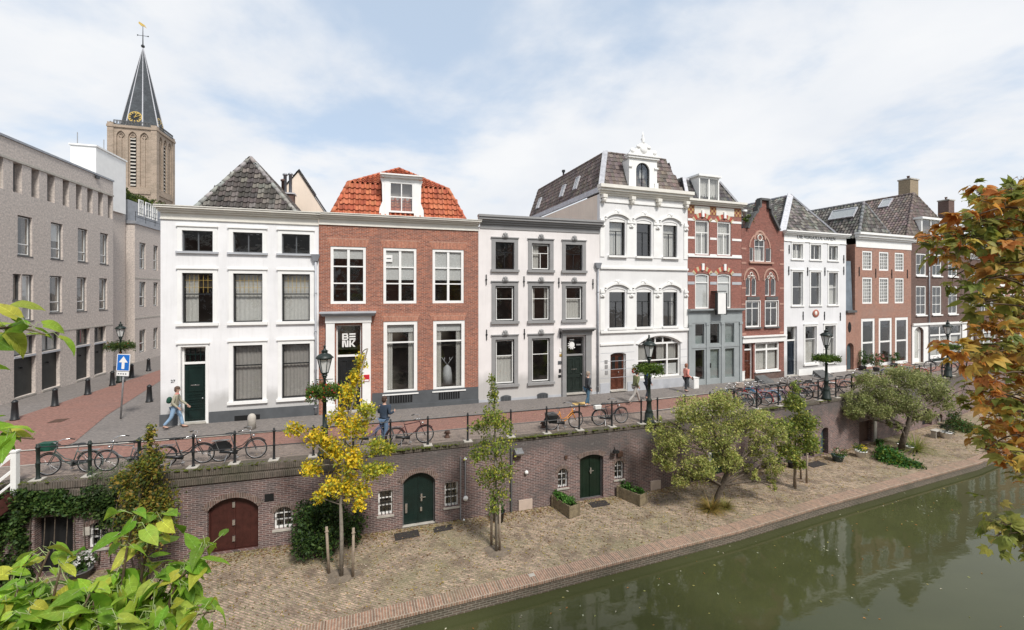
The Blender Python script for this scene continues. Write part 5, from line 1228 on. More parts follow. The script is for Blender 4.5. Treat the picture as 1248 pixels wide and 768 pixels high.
def wring(i, u0, u1, z0, z1, arc, w=.17):
    O = arch(u0-w, u1+w, z0, z1+w, arc*1.1, 14)[2:]; I = arch(u0, u1, z0, z1, arc, 14)[2:]; n = len(O); mb = MB()
    for q in range(n-1):
        for s_ in range(1): mb.add([(x, y, z) for y in (-.018, .003) for x, z in (O[q], O[q+1], I[q+1], I[q])], [(0, 1, 2, 3), (4, 7, 6, 5), (0, 4, 5, 1), (1, 5, 6, 2), (2, 6, 7, 3), (3, 7, 4, 0)])
    mb.build('brick_arch', 'brickWa', QW, **sxf(i))
M['brickWa'] = m_brick('arch_brick', (.19, .12, .10, 1), (.125, .09, .078, 1), (.28, .24, .21, 1), bw=.07, bh=.22, ms=.01, wash=.4, stain=(.10, .09, .08, 1))
wring(i, u0, u1, TZ, z1, .38)
i, u0, u1, z1, d = cdoor(490.6, 530.4, 576.2, 637, 'dgreen', .34)
um = (u0+u1)/2; hm = MB(); hm.box(um+.07, um+.13, .10, .15, z1-1.12, z1-.85); hm.box(um+.05, um+.25, .10, .13, z1-1.0, z1-.97); hm.box(um+.05, um+.12, .11, .15, z1-1.5, z1-1.35); hm.box(um-.5, um-.42, .11, .15, z1-1.5, z1-1.15); hm.build('door_handle', 'chrome', d)
MB().box(u0-.05, u1+.05, .0, .17, TZ, TZ+.035).build('threshold', 'stone', QW, **sxf(i)); wring(i, u0, u1, TZ, z1, .34)
i, u0, u1, z1, d = cdoor(706.8, 735.2, 554, 608, 'dgreen2', .14)
um = (u0+u1)/2; hm = MB(); hm.box(um-.02, um+.04, .10, .15, z1-.85, z1-.6); hm.box(um-.05, um+.15, .10, .13, z1-.75, z1-.72); hm.build('door_handle', 'chrome', d); wring(i, u0, u1, TZ, z1, .14)
def cwin(px0, px1, py0, py1, arc, bars=True, cols=2, tr=(.33, .66), fm='white', glass=True):
    i = wseg((px0+px1)/2); S = SegH(i); m = (px0+px1)/2; u0, u1 = S.u(px0), S.u(px1); z0, z1 = S.z(m, py1), S.z(m, py0)
    w = window(S, u0, u1, z0, z1, fm=fm, fw=.05, cols=cols, tr=tr, bar=.022, arc=arc, rec=.14, cur='none', xf=sxf(i))
    if bars:
        b = MB(); n = 4
        for q in range(1, n): x = u0+(u1-u0)*q/n; b.tube([(x, .05, z0), (x, .05, z1-arc*.3)], .014, 5)
        b.box(u0, u1, .045, .055, z0+(z1-z0)*.5-.012, z0+(z1-z0)*.5+.012); b.build('window_bars', 'iron', w)
    s_ = MB().box(u0-.05, u1+.05, -.04, .1, z0-.07, z0-.003).build('sill', 'stone', w); 
    if arc: wring(i, u0, u1, z0, z1, arc, .13)
cwin(106.8, 131.5, 636, 668, .22, fm='white'); cwin(334, 356.5, 617.5, 644.6, .2)
cwin(461, 478.6, 598, 628, .0, cols=2); cwin(542, 558.6, 588, 617.5, .0, cols=2)
cwin(680, 692.2, 570.8, 594.5, .24, cols=2); cwin(749, 760.4, 561, 584, .22, cols=2)
cwin(1142, 1148.5, 504.6, 520, .25, cols=1, bars=False, tr=())
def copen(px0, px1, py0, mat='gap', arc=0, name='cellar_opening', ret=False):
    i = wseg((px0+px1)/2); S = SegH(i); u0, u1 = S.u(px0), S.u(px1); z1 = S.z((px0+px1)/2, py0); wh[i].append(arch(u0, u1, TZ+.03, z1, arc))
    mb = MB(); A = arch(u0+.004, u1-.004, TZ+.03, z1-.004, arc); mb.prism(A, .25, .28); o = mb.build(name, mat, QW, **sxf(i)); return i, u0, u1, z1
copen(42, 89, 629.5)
copen(866, 889, 541, 'dgreen2', .1, 'cellar_door'); copen(979.5, 992.4, 533.5, 'gap', .15); copen(1000.4, 1012.2, 521, 'bluedoor', .35, 'cellar_door'); copen(1047.2, 1063.5, 513, 'rust', 0, 'cellar_door'); copen(1124, 1135.7, 498, 'gap', .35); copen(1190, 1206, 487, 'gap', .3); copen(1225, 1240, 480, 'dgreen', .3, 'cellar_door')
def wplate(px0, px1, py0, py1, mat, name, d=.03, y0=-.003, **k):
    i = wseg((px0+px1)/2); S = WSEG[i]; m = (px0+px1)/2; mb = MB().box(S.u(px0), S.u(px1), y0-d, y0, max(TZ+.01, S.z(m, py1)), S.z(m, py0)); return mb.build(name, mat, QW, **sxf(i))
wplate(322.8, 333.8, 601.8, 610.2, 'gap', 'air_vent'); wplate(631.8, 648.4, 608.5, 626.5, 'pink', 'hatch_board', .05); wplate(792.2, 804.6, 585.5, 601, 'pink', 'hatch_board', .05)
wplate(751.5, 757.5, 549.5, 555.5, 'rust', 'wall_box', .12); wplate(688, 691, 555, 559, 'rust', 'wall_box', .06); wplate(102, 110, 642, 652, 'stone', 'notice_plate')
wplate(863, 866, 548, 590, 'white', 'white_post', .05); wplate(1064.5, 1067.5, 507, 548, 'stone', 'door_post', .05)
# wall lamps, pipes
for px, y0, y1 in ((561, 556, 632), (622.8, 545, 626), (566.8, 560, 606)):
    i = wseg(px); S = WSEG[i]; u = S.u(px); mb = MB(); mb.tube([(u, -.05, S.z(px, y1)), (u, -.05, S.z(px, y0))], .025 if px != 622.8 else .04, 8); mb.build('wall_pipe', 'zinc' if px != 622.8 else 'dstone', QW, **sxf(i))
for px, py, r in ((567, 606.5, .10), (566.8, 558.5, .06), (641, 575, .08), (565, 633, .05)):
    i = wseg(px); S = WSEG[i]; u, z = S.at(px, py); mb = MB(); mb.ell((u, -.07, z), (r, .07, r), 10, 8); mb.build('bulkhead_lamp', 'white', QW, **sxf(i))
i = wseg(631); S = WSEG[i]; u, z = S.at(631, 551); fl = MB(); fl.add([(u-.16, -.3, z-.02), (u+.16, -.3, z-.02), (u+.16, -.05, z-.16), (u-.16, -.05, z-.16), (u-.16, -.34, z+.05), (u+.16, -.34, z+.05), (u+.16, -.02, z+.16), (u-.16, -.02, z+.16)], [(0, 1, 2, 3), (7, 6, 5, 4), (0, 4, 5, 1), (1, 5, 6, 2), (2, 6, 7, 3), (3, 7, 4, 0)]); fl.build('flood_light', 'steel', QW, **sxf(i))
i = wseg(748); S = WSEG[i]; u, z = S.at(748, 548); fl = MB(); fl.tube([(u, 0, z), (u-.05, -.2, z+.05), (u-.1, -.2, z+.2)], .02, 6); fl.box(u-.14, u+.1, -.3, -.15, z-.06, z+.04); fl.build('flood_light', 'iron', QW, **sxf(i))
# panels + coping
for i, S in enumerate(WSEG):
    CB = -.5 if i < 2 else -.13
    sm = MB(); sm.panel([(0, TZ-.3), (S.L, TZ-.3), (S.L, CB), (0, CB)], wh[i], 0, .26); sm.build('brick_face', 'brickW', QW, **sxf(i))
    c = MB(); (c.box(-.01, S.L+.01, -.06, .36, -.5, -.22), c.box(-.01, S.L+.01, -.09, .36, -.219, .016)) if i < 2 else c.box(-.01, S.L+.01, -.035, .30, -.129, .016); o = c.build('coping', 'brickWd', QW, **sxf(i))
    b = MB().box(.0, S.L, .305, .35, TZ, CB-.01); b.build('backing', 'gap', QW, **sxf(i))
ms = MB()                                               # moss along the coping
for S in WSEG[:4]:
    n = int(S.L*60)
    for _ in range(n):
        u = random.uniform(0, S.L); y = random.uniform(-.1, .12)
        if math.sin(S.w(u).x*1.1)+random.uniform(-1, 1) < -.2: continue
        p = S.w(u, y, .0); r = random.uniform(.02, .07)
        ms.add([(p.x-r, p.y-r*.6, .004), (p.x+r, p.y-r, .006), (p.x+r*.7, p.y+r, .004), (p.x-r, p.y+r*.7, .006), (p.x, p.y, .03)], [(0, 1, 4), (1, 2, 4), (2, 3, 4), (3, 0, 4)], jit((.12, .14, .02), .3))
tag(ms.build('coping_moss', 'leaf'), 'moss along the top of the quay wall', 'moss', kind='stuff')

# ------------------------------------------------------------------ ground, street, terrace, water
def structure(o): o['kind'] = 'structure'; return o
def wallY(x, P=WP):
    for a, b in zip(P[:-1], P[1:]):
        if x <= b[0] or b is P[-1]: return a[1]+(b[1]-a[1])*(x-a[0])/(b[0]-a[0])
def facP(x):
    return wallY(x, [(-60, 5.2)]+FAC)
def strip(t0, t1, xs, z):
    mb = MB(); vs = []
    for x in xs:
        for t in (t0, t1):
            w = Vector((x, wallY(x)+.02)); x2 = x-.3*5.4; f = Vector((x2, facP(x2))); p = w.lerp(f, t); vs.append((p.x, p.y, z))
    n = len(xs); mb.add(vs, [(2*i, 2*i+2, 2*i+3, 2*i+1) for i in range(n-1)]); return mb
xs = [-24+.5*k for k in range(int(86/.5)+1)]
g = MB(); far = [(x, wallY(x)+.1, -.012) for x in [WP[0][0]]+[p[0] for p in WP[1:]]]
g.add([(-24, 11.3, -.012)]+[(p[0], p[1]+.1, -.012) for p in WP[1:]]+[(900, 600, -.012), (900, 1500, -.012), (-1500, 1500, -.012), (-1500, -300, -.012)], [tuple(range(len(WP)+4))]); 
g.v = g.v; go = structure(g.build('ground', 'foot'))
structure(strip(.0, .30, xs, .0).build('sidewalk', 'side'))
structure(strip(.31, .61, xs, .001).build('road', 'road'))
kb = strip(.297, .313, xs, .012); structure(kb.build('kerb_strip', 'curb'))
fxs = [x for x in xs if x > -14.8]
structure(strip(.63, .999, fxs, .012).build('footpath', 'foot'))
kb2 = MB(); 
for (t0, t1, z) in ((.607, .632, .03),): kb2 = strip(t0, t1, xs, z)
structure(kb2.build('kerb', 'curb'))
# side street: clinker carriageway and grey pavements
r = MB(); A = [(-45, 9.2), (-22.7, 19.8)]; 
pl = [(-24, 14.5), (-22.9, 19.6), (-25.0, 27.2), (-27.4, 36), (-30, 46), (-33, 58), (-28.5, 58), (-25.7, 40), (-23.2, 28.7), (-19.2, 20.6), (-17.0, 16.9), (-16.8, 16.0)]
r.add([(x, y, .002) for x, y in pl], [tuple(range(len(pl)))]); structure(r.build('side_street', 'road'))
r = MB(); pl = [(-16.7, 16.2), (-11, 17.9), (-12, 20), (-15.2, 18.8), (-22, 40), (-25.5, 40), (-23.1, 28.7), (-19.1, 20.6), (-16.9, 16.9)]
r.add([(x, y, .004) for x, y in pl], [tuple(range(len(pl)))]); structure(r.build('corner_pavement', 'foot'))
# terrace and quay edge
QP = [(-26, 3.6), (-15, 7.2), (-4.7, 10.9), (.78, 12.87), (8.13, 15.62), (12.4, 17.45), (23.5, 21.9), (34, 27.0), (46, 34), (62, 45)]; QP = [(a*1.014, b*1.014) for a, b in QP]
t = MB(); tp = [(p[0], p[1]+.3) for p in WP]; t.add([(x, y, TZ) for x, y in QP]+[(x, y, TZ) for x, y in tp[::-1]], [tuple(range(len(QP)+len(tp)))]); structure(t.build('terrace', 'terrace'))
WZ = -3.24
for a, b in zip(QP[:-1], QP[1:]):
    S = Fr(a, b)
    q = MB(); q.box(-.005, S.L+.005, -.04, .48, TZ-.02, TZ+.05); structure(q.build('quay_edge', 'quay', None, loc=tuple(S.P0), rz=S.rz))
    q = MB(); q.box(-.005, S.L+.005, .0, .4, WZ-1.0, TZ-.021); structure(q.build('quay_face', 'quayface', None, loc=tuple(S.P0), rz=S.rz))
w = MB(); w.add([(-60, -30, WZ), (140, -30, WZ), (140, 90, WZ), (-60, 20, WZ)], [(0, 1, 2, 3)]); structure(w.build('water', 'water'))
# near bank
NQ = [(-30, -10.0), (0, 1.0), (30, 12.0), (60, 25)]
n = MB(); n.add([(x, y, TZ) for x, y in NQ]+[(60, 21, TZ), (0, -3.0, TZ), (-30, -14, TZ)], [tuple(range(7))]); structure(n.build('near_terrace', 'terrace'))
n = MB(); n.add([(-30, -14, 0.0), (0, -3, 0), (60, 21, 0), (90, -40, 0), (-30, -60, 0)], [(0, 1, 2, 3, 4)]); structure(n.build('near_street', 'foot'))
for a, b in zip(NQ[:-1], NQ[1:]):
    S = Fr(a, b); structure(MB().box(0, S.L, 0, -.4, WZ-.5, TZ+.05).build('near_quay_face', 'quayface', None, loc=tuple(S.P0), rz=S.rz))
for a, b in (((-30, -14), (0, -3)), ((0, -3), (60, 21))):
    S = Fr(a, b); structure(MB().box(0, S.L, -.02, -.3, TZ, .1).build('near_retaining_wall', 'brickW', None, loc=tuple(S.P0), rz=S.rz))
# fallen leaves, tufts and floating leaves
lf = MB()
def scatter(n, fn, z, size, cols, mb):
    for _ in range(n):
        x, y = fn(); a = random.uniform(0, 6.28); s_ = size*random.uniform(.6, 1.4); c, d = math.cos(a)*s_, math.sin(a)*s_; h = random.uniform(.0, .5)*s_
        mb.add([(x-c, y-d, z), (x+d*.5, y-c*.5, z+h), (x+c, y+d, z+.003), (x-d*.5, y+c*.5, z+h*.6)], [(0, 1, 2), (0, 2, 3)], jit(random.choice(cols), .25))
def tpt():
    x = random.uniform(-13, 30); a, b = wallY(x, QP)+.5, wallY(x); t = random.random()
    t = t**.7 if random.random() < .6 else t; return x, a+(b-a)*t
LC = [(.34, .22, .10), (.42, .30, .15), (.24, .14, .07), (.50, .42, .20), (.46, .36, .08), (.55, .48, .36)]
scatter(9000, tpt, TZ+.012, .034, LC, lf)
def wpt(): x = random.uniform(-12, 22); return x+.1, wallY(x)-abs(random.gauss(0, .35))-.03
scatter(3200, wpt, TZ+.015, .042, LC[:4], lf)
tag(lf.build('fallen_leaves', 'leaf'), 'fallen autumn leaves scattered over the terrace', 'leaves', kind='stuff')
fl = MB(); scatter(170, lambda: (lambda x: (x, wallY(x, QP)-random.uniform(.1, 1)**1.0*random.uniform(.3, 7)))(random.uniform(-2, 22)), WZ+.006, .035, [(.5, .45, .15), (.6, .58, .45), (.4, .2, .06)], fl)
tag(fl.build('floating_leaves', 'leaf'), 'small leaves floating on the canal', 'leaves', kind='stuff')
sl = MB(); 
def spt(): x = random.uniform(-16, 28); a = wallY(x); return x, a+random.uniform(.1, 5)
scatter(900, spt, .02, .03, LC, sl); tag(sl.build('street_litter_leaves', 'leaf'), 'few fallen leaves on the street and footpath', 'leaves', kind='stuff')
gt = []
for _ in range(420):
    x, y = tpt(); 
    if math.sin(x*.9+y*.7)+math.sin(x*.37-1) < .1: continue
    gt.append((x, y))
for _ in range(200): x = random.uniform(-12, 25); gt.append((x, wallY(x)-.06))
gb = MB()
for x, y in gt:
    for _ in range(6):
        a = random.uniform(0, 6.28); r = random.uniform(.02, .07); h = random.uniform(.03, .09); gb.add([(x+r*math.cos(a)-.006, y+r*math.sin(a), TZ), (x+r*math.cos(a)+.006, y+r*math.sin(a), TZ), (x+2*r*math.cos(a), y+2*r*math.sin(a), TZ+h)], [(0, 1, 2)], jit((.14, .17, .04), .4))
tag(gb.build('grass_tufts', 'leaf'), 'small grass tufts between the terrace bricks', 'grass', kind='stuff')

for k, (px, py, r, lab) in enumerate(((416, 702, .5, 'bare soil pit around the yellow tree'), (605, 672, .45, 'bare soil pit around the slim young green tree'), (970, 594, .45, 'bare soil pit around the bushy staked tree'), (1098, 550, .7, 'bare soil pit under the leaning crabapple'))):
    p = gpt(px, py, TZ); m = MB(); n = 26; pts = [(r*(1+.18*math.sin(3*a+k)+random.uniform(-.08, .08))*math.cos(a), r*.8*(1+random.uniform(-.1, .1))*math.sin(a), .006) for a in [2*math.pi*q/n for q in range(n)]]
    m.add(pts+[(0, 0, .02)], [(q, (q+1) % n, n) for q in range(n)]); tag(m.build('tree_pit', 'pit', None, loc=p), lab, 'tree pit', 'soil pits of the terrace trees')
S = [Fr(a, b) for a, b in zip(QP[:-1], QP[1:])]; p = gpt(648, 703, TZ); tag(MB().box(-.09, .09, -.07, .07, .052, .058).build('mooring_stone', 'stone', None, loc=p, rz=.35), 'small white stone set into the brick quay edge', 'stone')
def wallpt(px, d=.0, z=0.0):
    i = wseg(px); S = WSEG[i]; return S.w(S.u(px), d, z), S.rz
# ------------------------------------------------------------------ railing
RL = empty('iron_railing', 'black iron railing with two rails along the top of the quay wall', 'railing')
ppx = [41, 105, 166, 233, 284, 332.5, 381, 430, 476, 522, 571, 624, 668, 708, 748, 784, 804]
pp = [wallpt(p, .16)[0] for p in ppx]
x = pp[-1].x+1.45
while x < 34: pp.append(Vector((x, wallY(x)+.16, 0))); x += 1.42
proto = None
for k, p in enumerate(pp):
    thick = k < 3
    if thick or proto is None or k == 3:
        m = MB(); r = .05 if thick else .037
        m.lathe([(r*1.6, 0), (r*1.5, .06), (r, .09), (r, .48), (r*1.25, .50), (r*1.25, .54), (r*.95, .56), (r*.95, .98), (r*1.35, 1.0), (r*1.35, 1.04), (r*.8, 1.06), (r*1.0, 1.10), (r*.3, 1.13)], n=10)
        o = m.build('post', 'giron' if thick else 'iron', RL, True)
        bs = MB().box(-.16, .16, -.16, .12, -.001, .045).build('post_base', 'stone', o)
        if k == 3: proto = o
    else:
        o = proto.copy(); COL.objects.link(o); o.parent = RL
        for ch in proto.children: c = ch.copy(); COL.objects.link(c); c.parent = o
    o.location = p; o.rotation_euler = (0, 0, .3)
rm = MB()
for a, b in zip(pp[:-1], pp[1:]):
    if abs(ppx[15]-784) < 1 and a is pp[15]: continue
    for z in (.52, 1.02): rm.tube([(a.x, a.y, z), (b.x, b.y, z)], .017, 6)
rm.build('rail', 'iron', RL)

# ------------------------------------------------------------------ street lamps with flower baskets
def lamp(p, label, h=3.9, yaw=.3, sc_=1.0):
    t = empty('street_lamp', label, 'street lamp', (p.x, p.y, p.z), yaw, 'old style street lamps')
    m = MB(); m.lathe([(.24, 0), (.24, .12), (.20, .16), (.19, .45), (.15, .5), (.17, .54), (.12, .62), (.10, .95), (.13, 1.0), (.13, 1.06), (.075, 1.12), (.062, 1.9), (.09, 1.93), (.09, 1.97), (.055, 2.0), (.045, 2.75), (.08, 2.8), (.05, 2.84)], n=14); m.build('pole', 'giron', t, True)
    b = MB(); b.tube([(-.28, 0, 2.72), (.28, 0, 2.72)], .015, 6); b.build('ladder_bar', 'giron', t)
    z0 = 2.95; f = MB(); n = 6
    f.lathe([(.05, -.15), (.11, -.08), (.08, -.04), (.13, 0), (.13, .03)], z0=z0, n=12)
    for q in range(n):
        a = 2*math.pi*q/n; c, s_ = math.cos(a), math.sin(a); f.tube([(.12*c, .12*s_, z0), (.24*c, .24*s_, z0+.52)], .014, 5)
    f.torus((0, 0, z0+.52), .235, .018, 'z', 18, 6)
    f.build('lantern_frame', 'giron', t)
    r = MB(); r.lathe([(.30, .53), (.30, .56), (.20, .66), (.10, .70), (.10, .76), (.13, .78), (.05, .84), (.03, .92), (.05, .94), (.01, 1.0)], z0=z0, n=12); r.build('lantern_roof', 'giron', t, True)
    g = MB(); vs = [(.115*math.cos(2*math.pi*q/n), .115*math.sin(2*math.pi*q/n), z0+.03) for q in range(n)]+[(.23*math.cos(2*math.pi*q/n), .23*math.sin(2*math.pi*q/n), z0+.51) for q in range(n)]
    g.add(vs, [(q, (q+1) % n, n+(q+1) % n, n+q) for q in range(n)]); g.build('lantern_glass', 'paleglass', t)
    bl = MB(); bl.lathe([(.03, 0), (.05, .08), (.05, .22), (.02, .28)], z0=z0+.12, n=8); bl.build('bulb', 'white', t, True)
    return t
def basket(p, z, label, r=.55, h=.26, flowers=0, dark=0):
    t = empty('flower_basket', label, 'flower basket', (p.x, p.y, z), 0, 'plant baskets on the lamp posts')
    b = MB(); b.lathe([(.08, -.16), (.3, -.14), (.42, -.02), (.42, .03), (.07, .03)], n=16); b.build('basket_ring', 'iron', t, True)
    pos = []
    n = 2600; a = RNG.uniform(0, 6.283, n); q = RNG.uniform(0, 1, n)**.5; rr = r*q*(1+.12*np.sin(a*5)+.08*np.sin(a*9+1)); zz = RNG.normal(0, 1, n)*h*.28+.06-h*.5*(q**3)*.4
    P = np.stack([rr*np.cos(a), rr*np.sin(a), zz], 1)
    cols = [(.10, .17, .025), (.15, .22, .03), (.06, .11, .02)] if not dark else [(.07, .12, .03), (.11, .16, .03), (.04, .08, .02)]
    leafmesh('foliage', P, .085, cols, parent=t)
    if flowers:
        k = RNG.integers(0, n, flowers); leafmesh('flowers', P[k]*np.array([1.04, 1.04, 1.1])+np.array([0, 0, .02]), .075, [(.45, .03, .02), (.55, .08, .03), (.5, .02, .08)], parent=t, aspect=1.1)
    return t
lp = []
for k, (px, lab, blab, fl_) in enumerate(((395, 'dark green street lamp in front of the lettered shop portal, beside the yellow tree', 'round basket of green leaves and red flowers, on the lamp nearest the yellow tree', 110),
                    (793, 'dark green street lamp in front of the tall ornate white house', 'round leafy basket on the lamp in front of the tall ornate white house', 0),
                    (1010, 'dark street lamp standing in front of the white lettered house', 'bright green round basket on the lamp before the white lettered house', 0),
                    (1158, 'dark street lamp in front of the white shopfront, near autumn leaves', 'green round basket on the lamp in front of the white shopfront', 0))):
    p, rz = wallpt(px, .12); lamp(p, lab, yaw=rz)
    zb = CAMZ-({395: 478, 793: 450, 1010: 437.5, 1158: 423.5}[px]-HY)*p.y/F_PX
    basket(p, zb, blab, .62 if k == 0 else .62, .42 if k == 0 else (.34 if k == 1 else .28), fl_)
p = gpt(147, 466); p = Vector((p.x, p.y, 0)); lamp(p, 'dark street lamp in the side street beside the modern block', yaw=0); basket(p, CAMZ-(422-HY)*p.y/F_PX, 'leafy basket on the lamp in the side street', .75, .45, 20, 1)

# ------------------------------------------------------------------ bollards and sign
labs = ['black cone bollard nearest the left edge, by the long modern block', 'black cone bollard, second along the long modern block', 'black cone bollard, third along the long modern block', 'black cone bollard, fourth along the long modern block', 'black cone bollard just behind the side street lamp', 'black cone bollard far up the side street', 'black cone bollard by the left corner of the white plastered house']
bp = None
for (px, py), lab in zip(((18, 512), (67, 495), (107, 481), (137, 470), (160.5, 460), (181, 452), (182, 490)), labs):
    p = gpt(px, py)
    if bp is None:
        bp = empty('bollard', lab, 'bollard', p, 0, 'black bollards in the side street')
        m = MB(); m.lathe([(.17, 0), (.165, .05), (.14, .08), (.10, .78), (.115, .80), (.115, .84), (.08, .88), (.03, .93)], n=12); m.build('bollard_body', 'iron', bp, True)
    else: c = copy_tree(bp); c.location = p; c['label'] = lab
m = MB(); m.lathe([(.165, 0), (.16, .48), (.145, .56), (.10, .63), (.05, .655), (.01, .66)], n=16); p = gpt(306.8, 523); o = m.build('stone_bollard', 'stone', None, True, loc=p); tag(o, 'pale stone round-topped bollard before the cellar vent of the white plastered house', 'bollard')
sg = empty('road_sign', 'blue one-way arrow sign on a slightly leaning grey post', 'road sign', gpt(147, 511), .35); sg.rotation_euler = (0, R(3.5), .1)
m = MB(); m.tube([(0, 0, 0), (0, 0, 2.95)], .035, 8); m.build('post', 'steel', sg, True)
m = MB(); m.prism([(x, z) for x, z in ((-.28, 2.25), (-.25, 2.22), (.25, 2.22), (.28, 2.25), (.28, 2.97), (.25, 3.0), (-.25, 3.0), (-.28, 2.97))], -.06, -.045); m.build('sign_rim', 'white', sg)
m = MB(); m.box(-.25, .25, -.064, -.061, 2.25, 2.97); bp_ = m.build('sign_plate', m_plain('sign_blue', (.01, .14, .50, 1), .4, .05), sg)
m = MB(); m.prism([(-.06, 2.32), (.06, 2.32), (.06, 2.62), (.19, 2.62), (0, 2.9), (-.19, 2.62), (-.06, 2.62)], -.069, -.066); m.build('arrow', 'white', bp_)
m = MB(); m.box(-.26, .26, -.06, -.045, 2.0, 2.19); s2 = m.build('sub_plate', 'white', sg); m = MB(); [m.box(-.2+.1*q, -.14+.1*q, -.064, -.061, 2.07, 2.12) for q in range(4)]; m.build('plate_print', 'dgrey', s2)
m = MB(); m.box(-.25, .25, -.3, .3, 0, .004); o = m.build('manhole_cover', 'rust', None, loc=gpt(71, 513)+Vector((0, 0, .008)), rz=.3); tag(o, 'rusty drain cover in the red side street', 'drain cover')

# ------------------------------------------------------------------ bicycles
PAINT = {}
def paint(n, c):
    if n not in PAINT: PAINT[n] = m_plain('bike_paint_'+n, c+(1,), .35, .15, 6, .05, spec=.5)
    return PAINT[n]
WHEEL = {}
def bike(p, rz, label, col='black', c=(.015, .015, .016), step=True, guard=None, bag=None, lean=.0, crate=None, tyre='rubber', bars='chrome', steer=0):
    t = empty('bicycle', label, 'bicycle', p, rz, 'bicycles parked along the quay railing'); t.rotation_euler = (R(lean), 0, rz); fm = paint(col, c)
    R_ = .345
    for x in (-.55, .55):
        if 'w' not in WHEEL:
            w = MB(); w.torus((0, 0, 0), R_-.017, .019, 'y', 36, 8); w = w.build('wheel', 'rubber', t, True)
            rm_ = MB(); rm_.torus((0, 0, 0), R_-.04, .011, 'y', 36, 6); rm_.build('rim', 'steel', w, True)
            s_ = MB()
            for q in range(20): a = 2*math.pi*q/20; s_.tube([(.015*math.cos(a+.6), (.025 if q % 2 else -.025), .015*math.sin(a+.6)), ((R_-.04)*math.cos(a), 0, (R_-.04)*math.sin(a))], .0022, 4, False)
            s_.tube([(0, -.05, 0), (0, .05, 0)], .02, 8); s_.build('spokes', 'steel', w)
            WHEEL['w'] = w
        else: w = WHEEL['w'].copy(); COL.objects.link(w); w.parent = t; [(lambda cc: (COL.objects.link(cc), setattr(cc, 'parent', w)))(ch.copy()) for ch in WHEEL['w'].children]
        w.location = (x, 0, R_)
        if tyre != 'rubber': w.data = w.data.copy(); w.data.materials[0] = M['rubber']
    BB = (-.08, 0, .29); ST = (-.22, 0, .78); HT = (.36, 0, .86); HB = (.41, 0, .66); RW = (-.55, 0, R_); FW = (.55, 0, R_)
    f = MB(); f.tube([BB, ST], .018, 8); f.tube([HT, HB], .02, 8)
    if step: f.tube([BB, (.12, 0, .40), HB], .02, 8); f.tube([(-.11, 0, .42), (.12, 0, .5), (.385, 0, .76)], .015, 8)
    else: f.tube([ST, HT], .017, 8); f.tube([BB, HB], .019, 8)
    for s_ in (-.05, .05): f.tube([BB, (-.3, s_, .31), (RW[0], s_, RW[2])], .011, 6); f.tube([(-.21, 0, .72), (-.33, s_, .6), (RW[0], s_, RW[2])], .009, 6)
    f.build('frame', fm, t, True)
    k = MB(); k.tube([HB, (.42, 0, .62)], .022, 8)
    for s_ in (-.045, .045): k.tube([(.42, 0, .63), (.43, s_, .6), (.48, s_, .5), (FW[0], s_, FW[2])], .012, 6)
    k.build('fork', fm, t, True)
    h = MB(); h.tube([HT, (.34, 0, 1.0)], .013, 8); h.tube([(.06, -.30, 1.02), (.16, -.29, 1.05), (.32, -.2, 1.06), (.38, -.06, 1.03), (.38, .06, 1.03), (.32, .2, 1.06), (.16, .29, 1.05), (.06, .30, 1.02)], .011, 8)
    hb = h.build('handlebar', bars, t, True); gp = MB(); [gp.tube([(.06, s_*.30, 1.02), (.18, s_*.287, 1.053)], .017, 8) for s_ in (-1, 1)]; gp.build('grip', 'rubber', hb, True)
    s2 = MB(); s2.tube([ST, (-.245, 0, .9)], .013, 8); s2.build('seat_post', 'chrome', t, True)
    s3 = MB(); s3.ell((-.30, 0, .93), (.13, .09, .035), 12, 6); s3.ell((-.17, 0, .925), (.11, .035, .028), 10, 6); s3.build('saddle', 'black', t, True)
    m = MB(); m.torus((-.55, 0, R_), R_+.025, .02, 'y', 20, 5, R(20), R(200)); m.torus((.55, 0, R_), R_+.025, .02, 'y', 20, 5, R(40), R(165)); m.build('mudguard', fm if not bag else 'black', t, True)
    g = MB(); g.tube([(-.55, -.055, R_), (-.3, -.06, .32), (-.02, -.06, .29)], [.045, .05, .075], 10); g.build('chain_guard', guard or 'black', t, True)
    if guard: q = MB(); A = [(-.55+.335*math.cos(R(a)), R_+.335*math.sin(R(a))) for a in range(15, 185, 17)]; q.prism([(-.5, R_+.02)]+A, -.058, -.05); q.prism([(-.5, R_+.02)]+A, .05, .058); q.build('coat_guard', guard, t)
    cr = MB(); cr.tube([(-.08, -.09, .29), (-.08, .09, .29)], .014, 6); cr.tube([(-.08, -.09, .29), (-.0, -.1, .14)], .01, 6); cr.tube([(-.08, .09, .29), (-.16, .1, .44)], .01, 6); cr.box(-.05, .05, -.17, -.09, .125, .15); cr.box(-.21, -.11, .09, .17, .425, .45); cr.build('crank', 'steel', t)
    rk = MB(); [rk.tube([(-.28, s_, .72), (-.82, s_, .72)], .008, 5) for s_ in (-.07, 0, .07)]; rk.tube([(-.8, -.07, .72), (-.8, .07, .72)], .008, 5); [rk.tube([(-.7, s_*.07, .72), (-.56, s_*.06, R_)], .006, 5) for s_ in (-1, 1)]; rk.build('rack', 'steel', t)
    ks = MB(); ks.tube([(-.3, -.05, .3), (-.36, -.22, .02)], .011, 6); ks.build('kickstand', 'steel', t)
    hl = MB(); hl.ell((.46, 0, .80), (.05, .04, .04), 8, 6); hl.build('headlight', 'chrome', t, True)
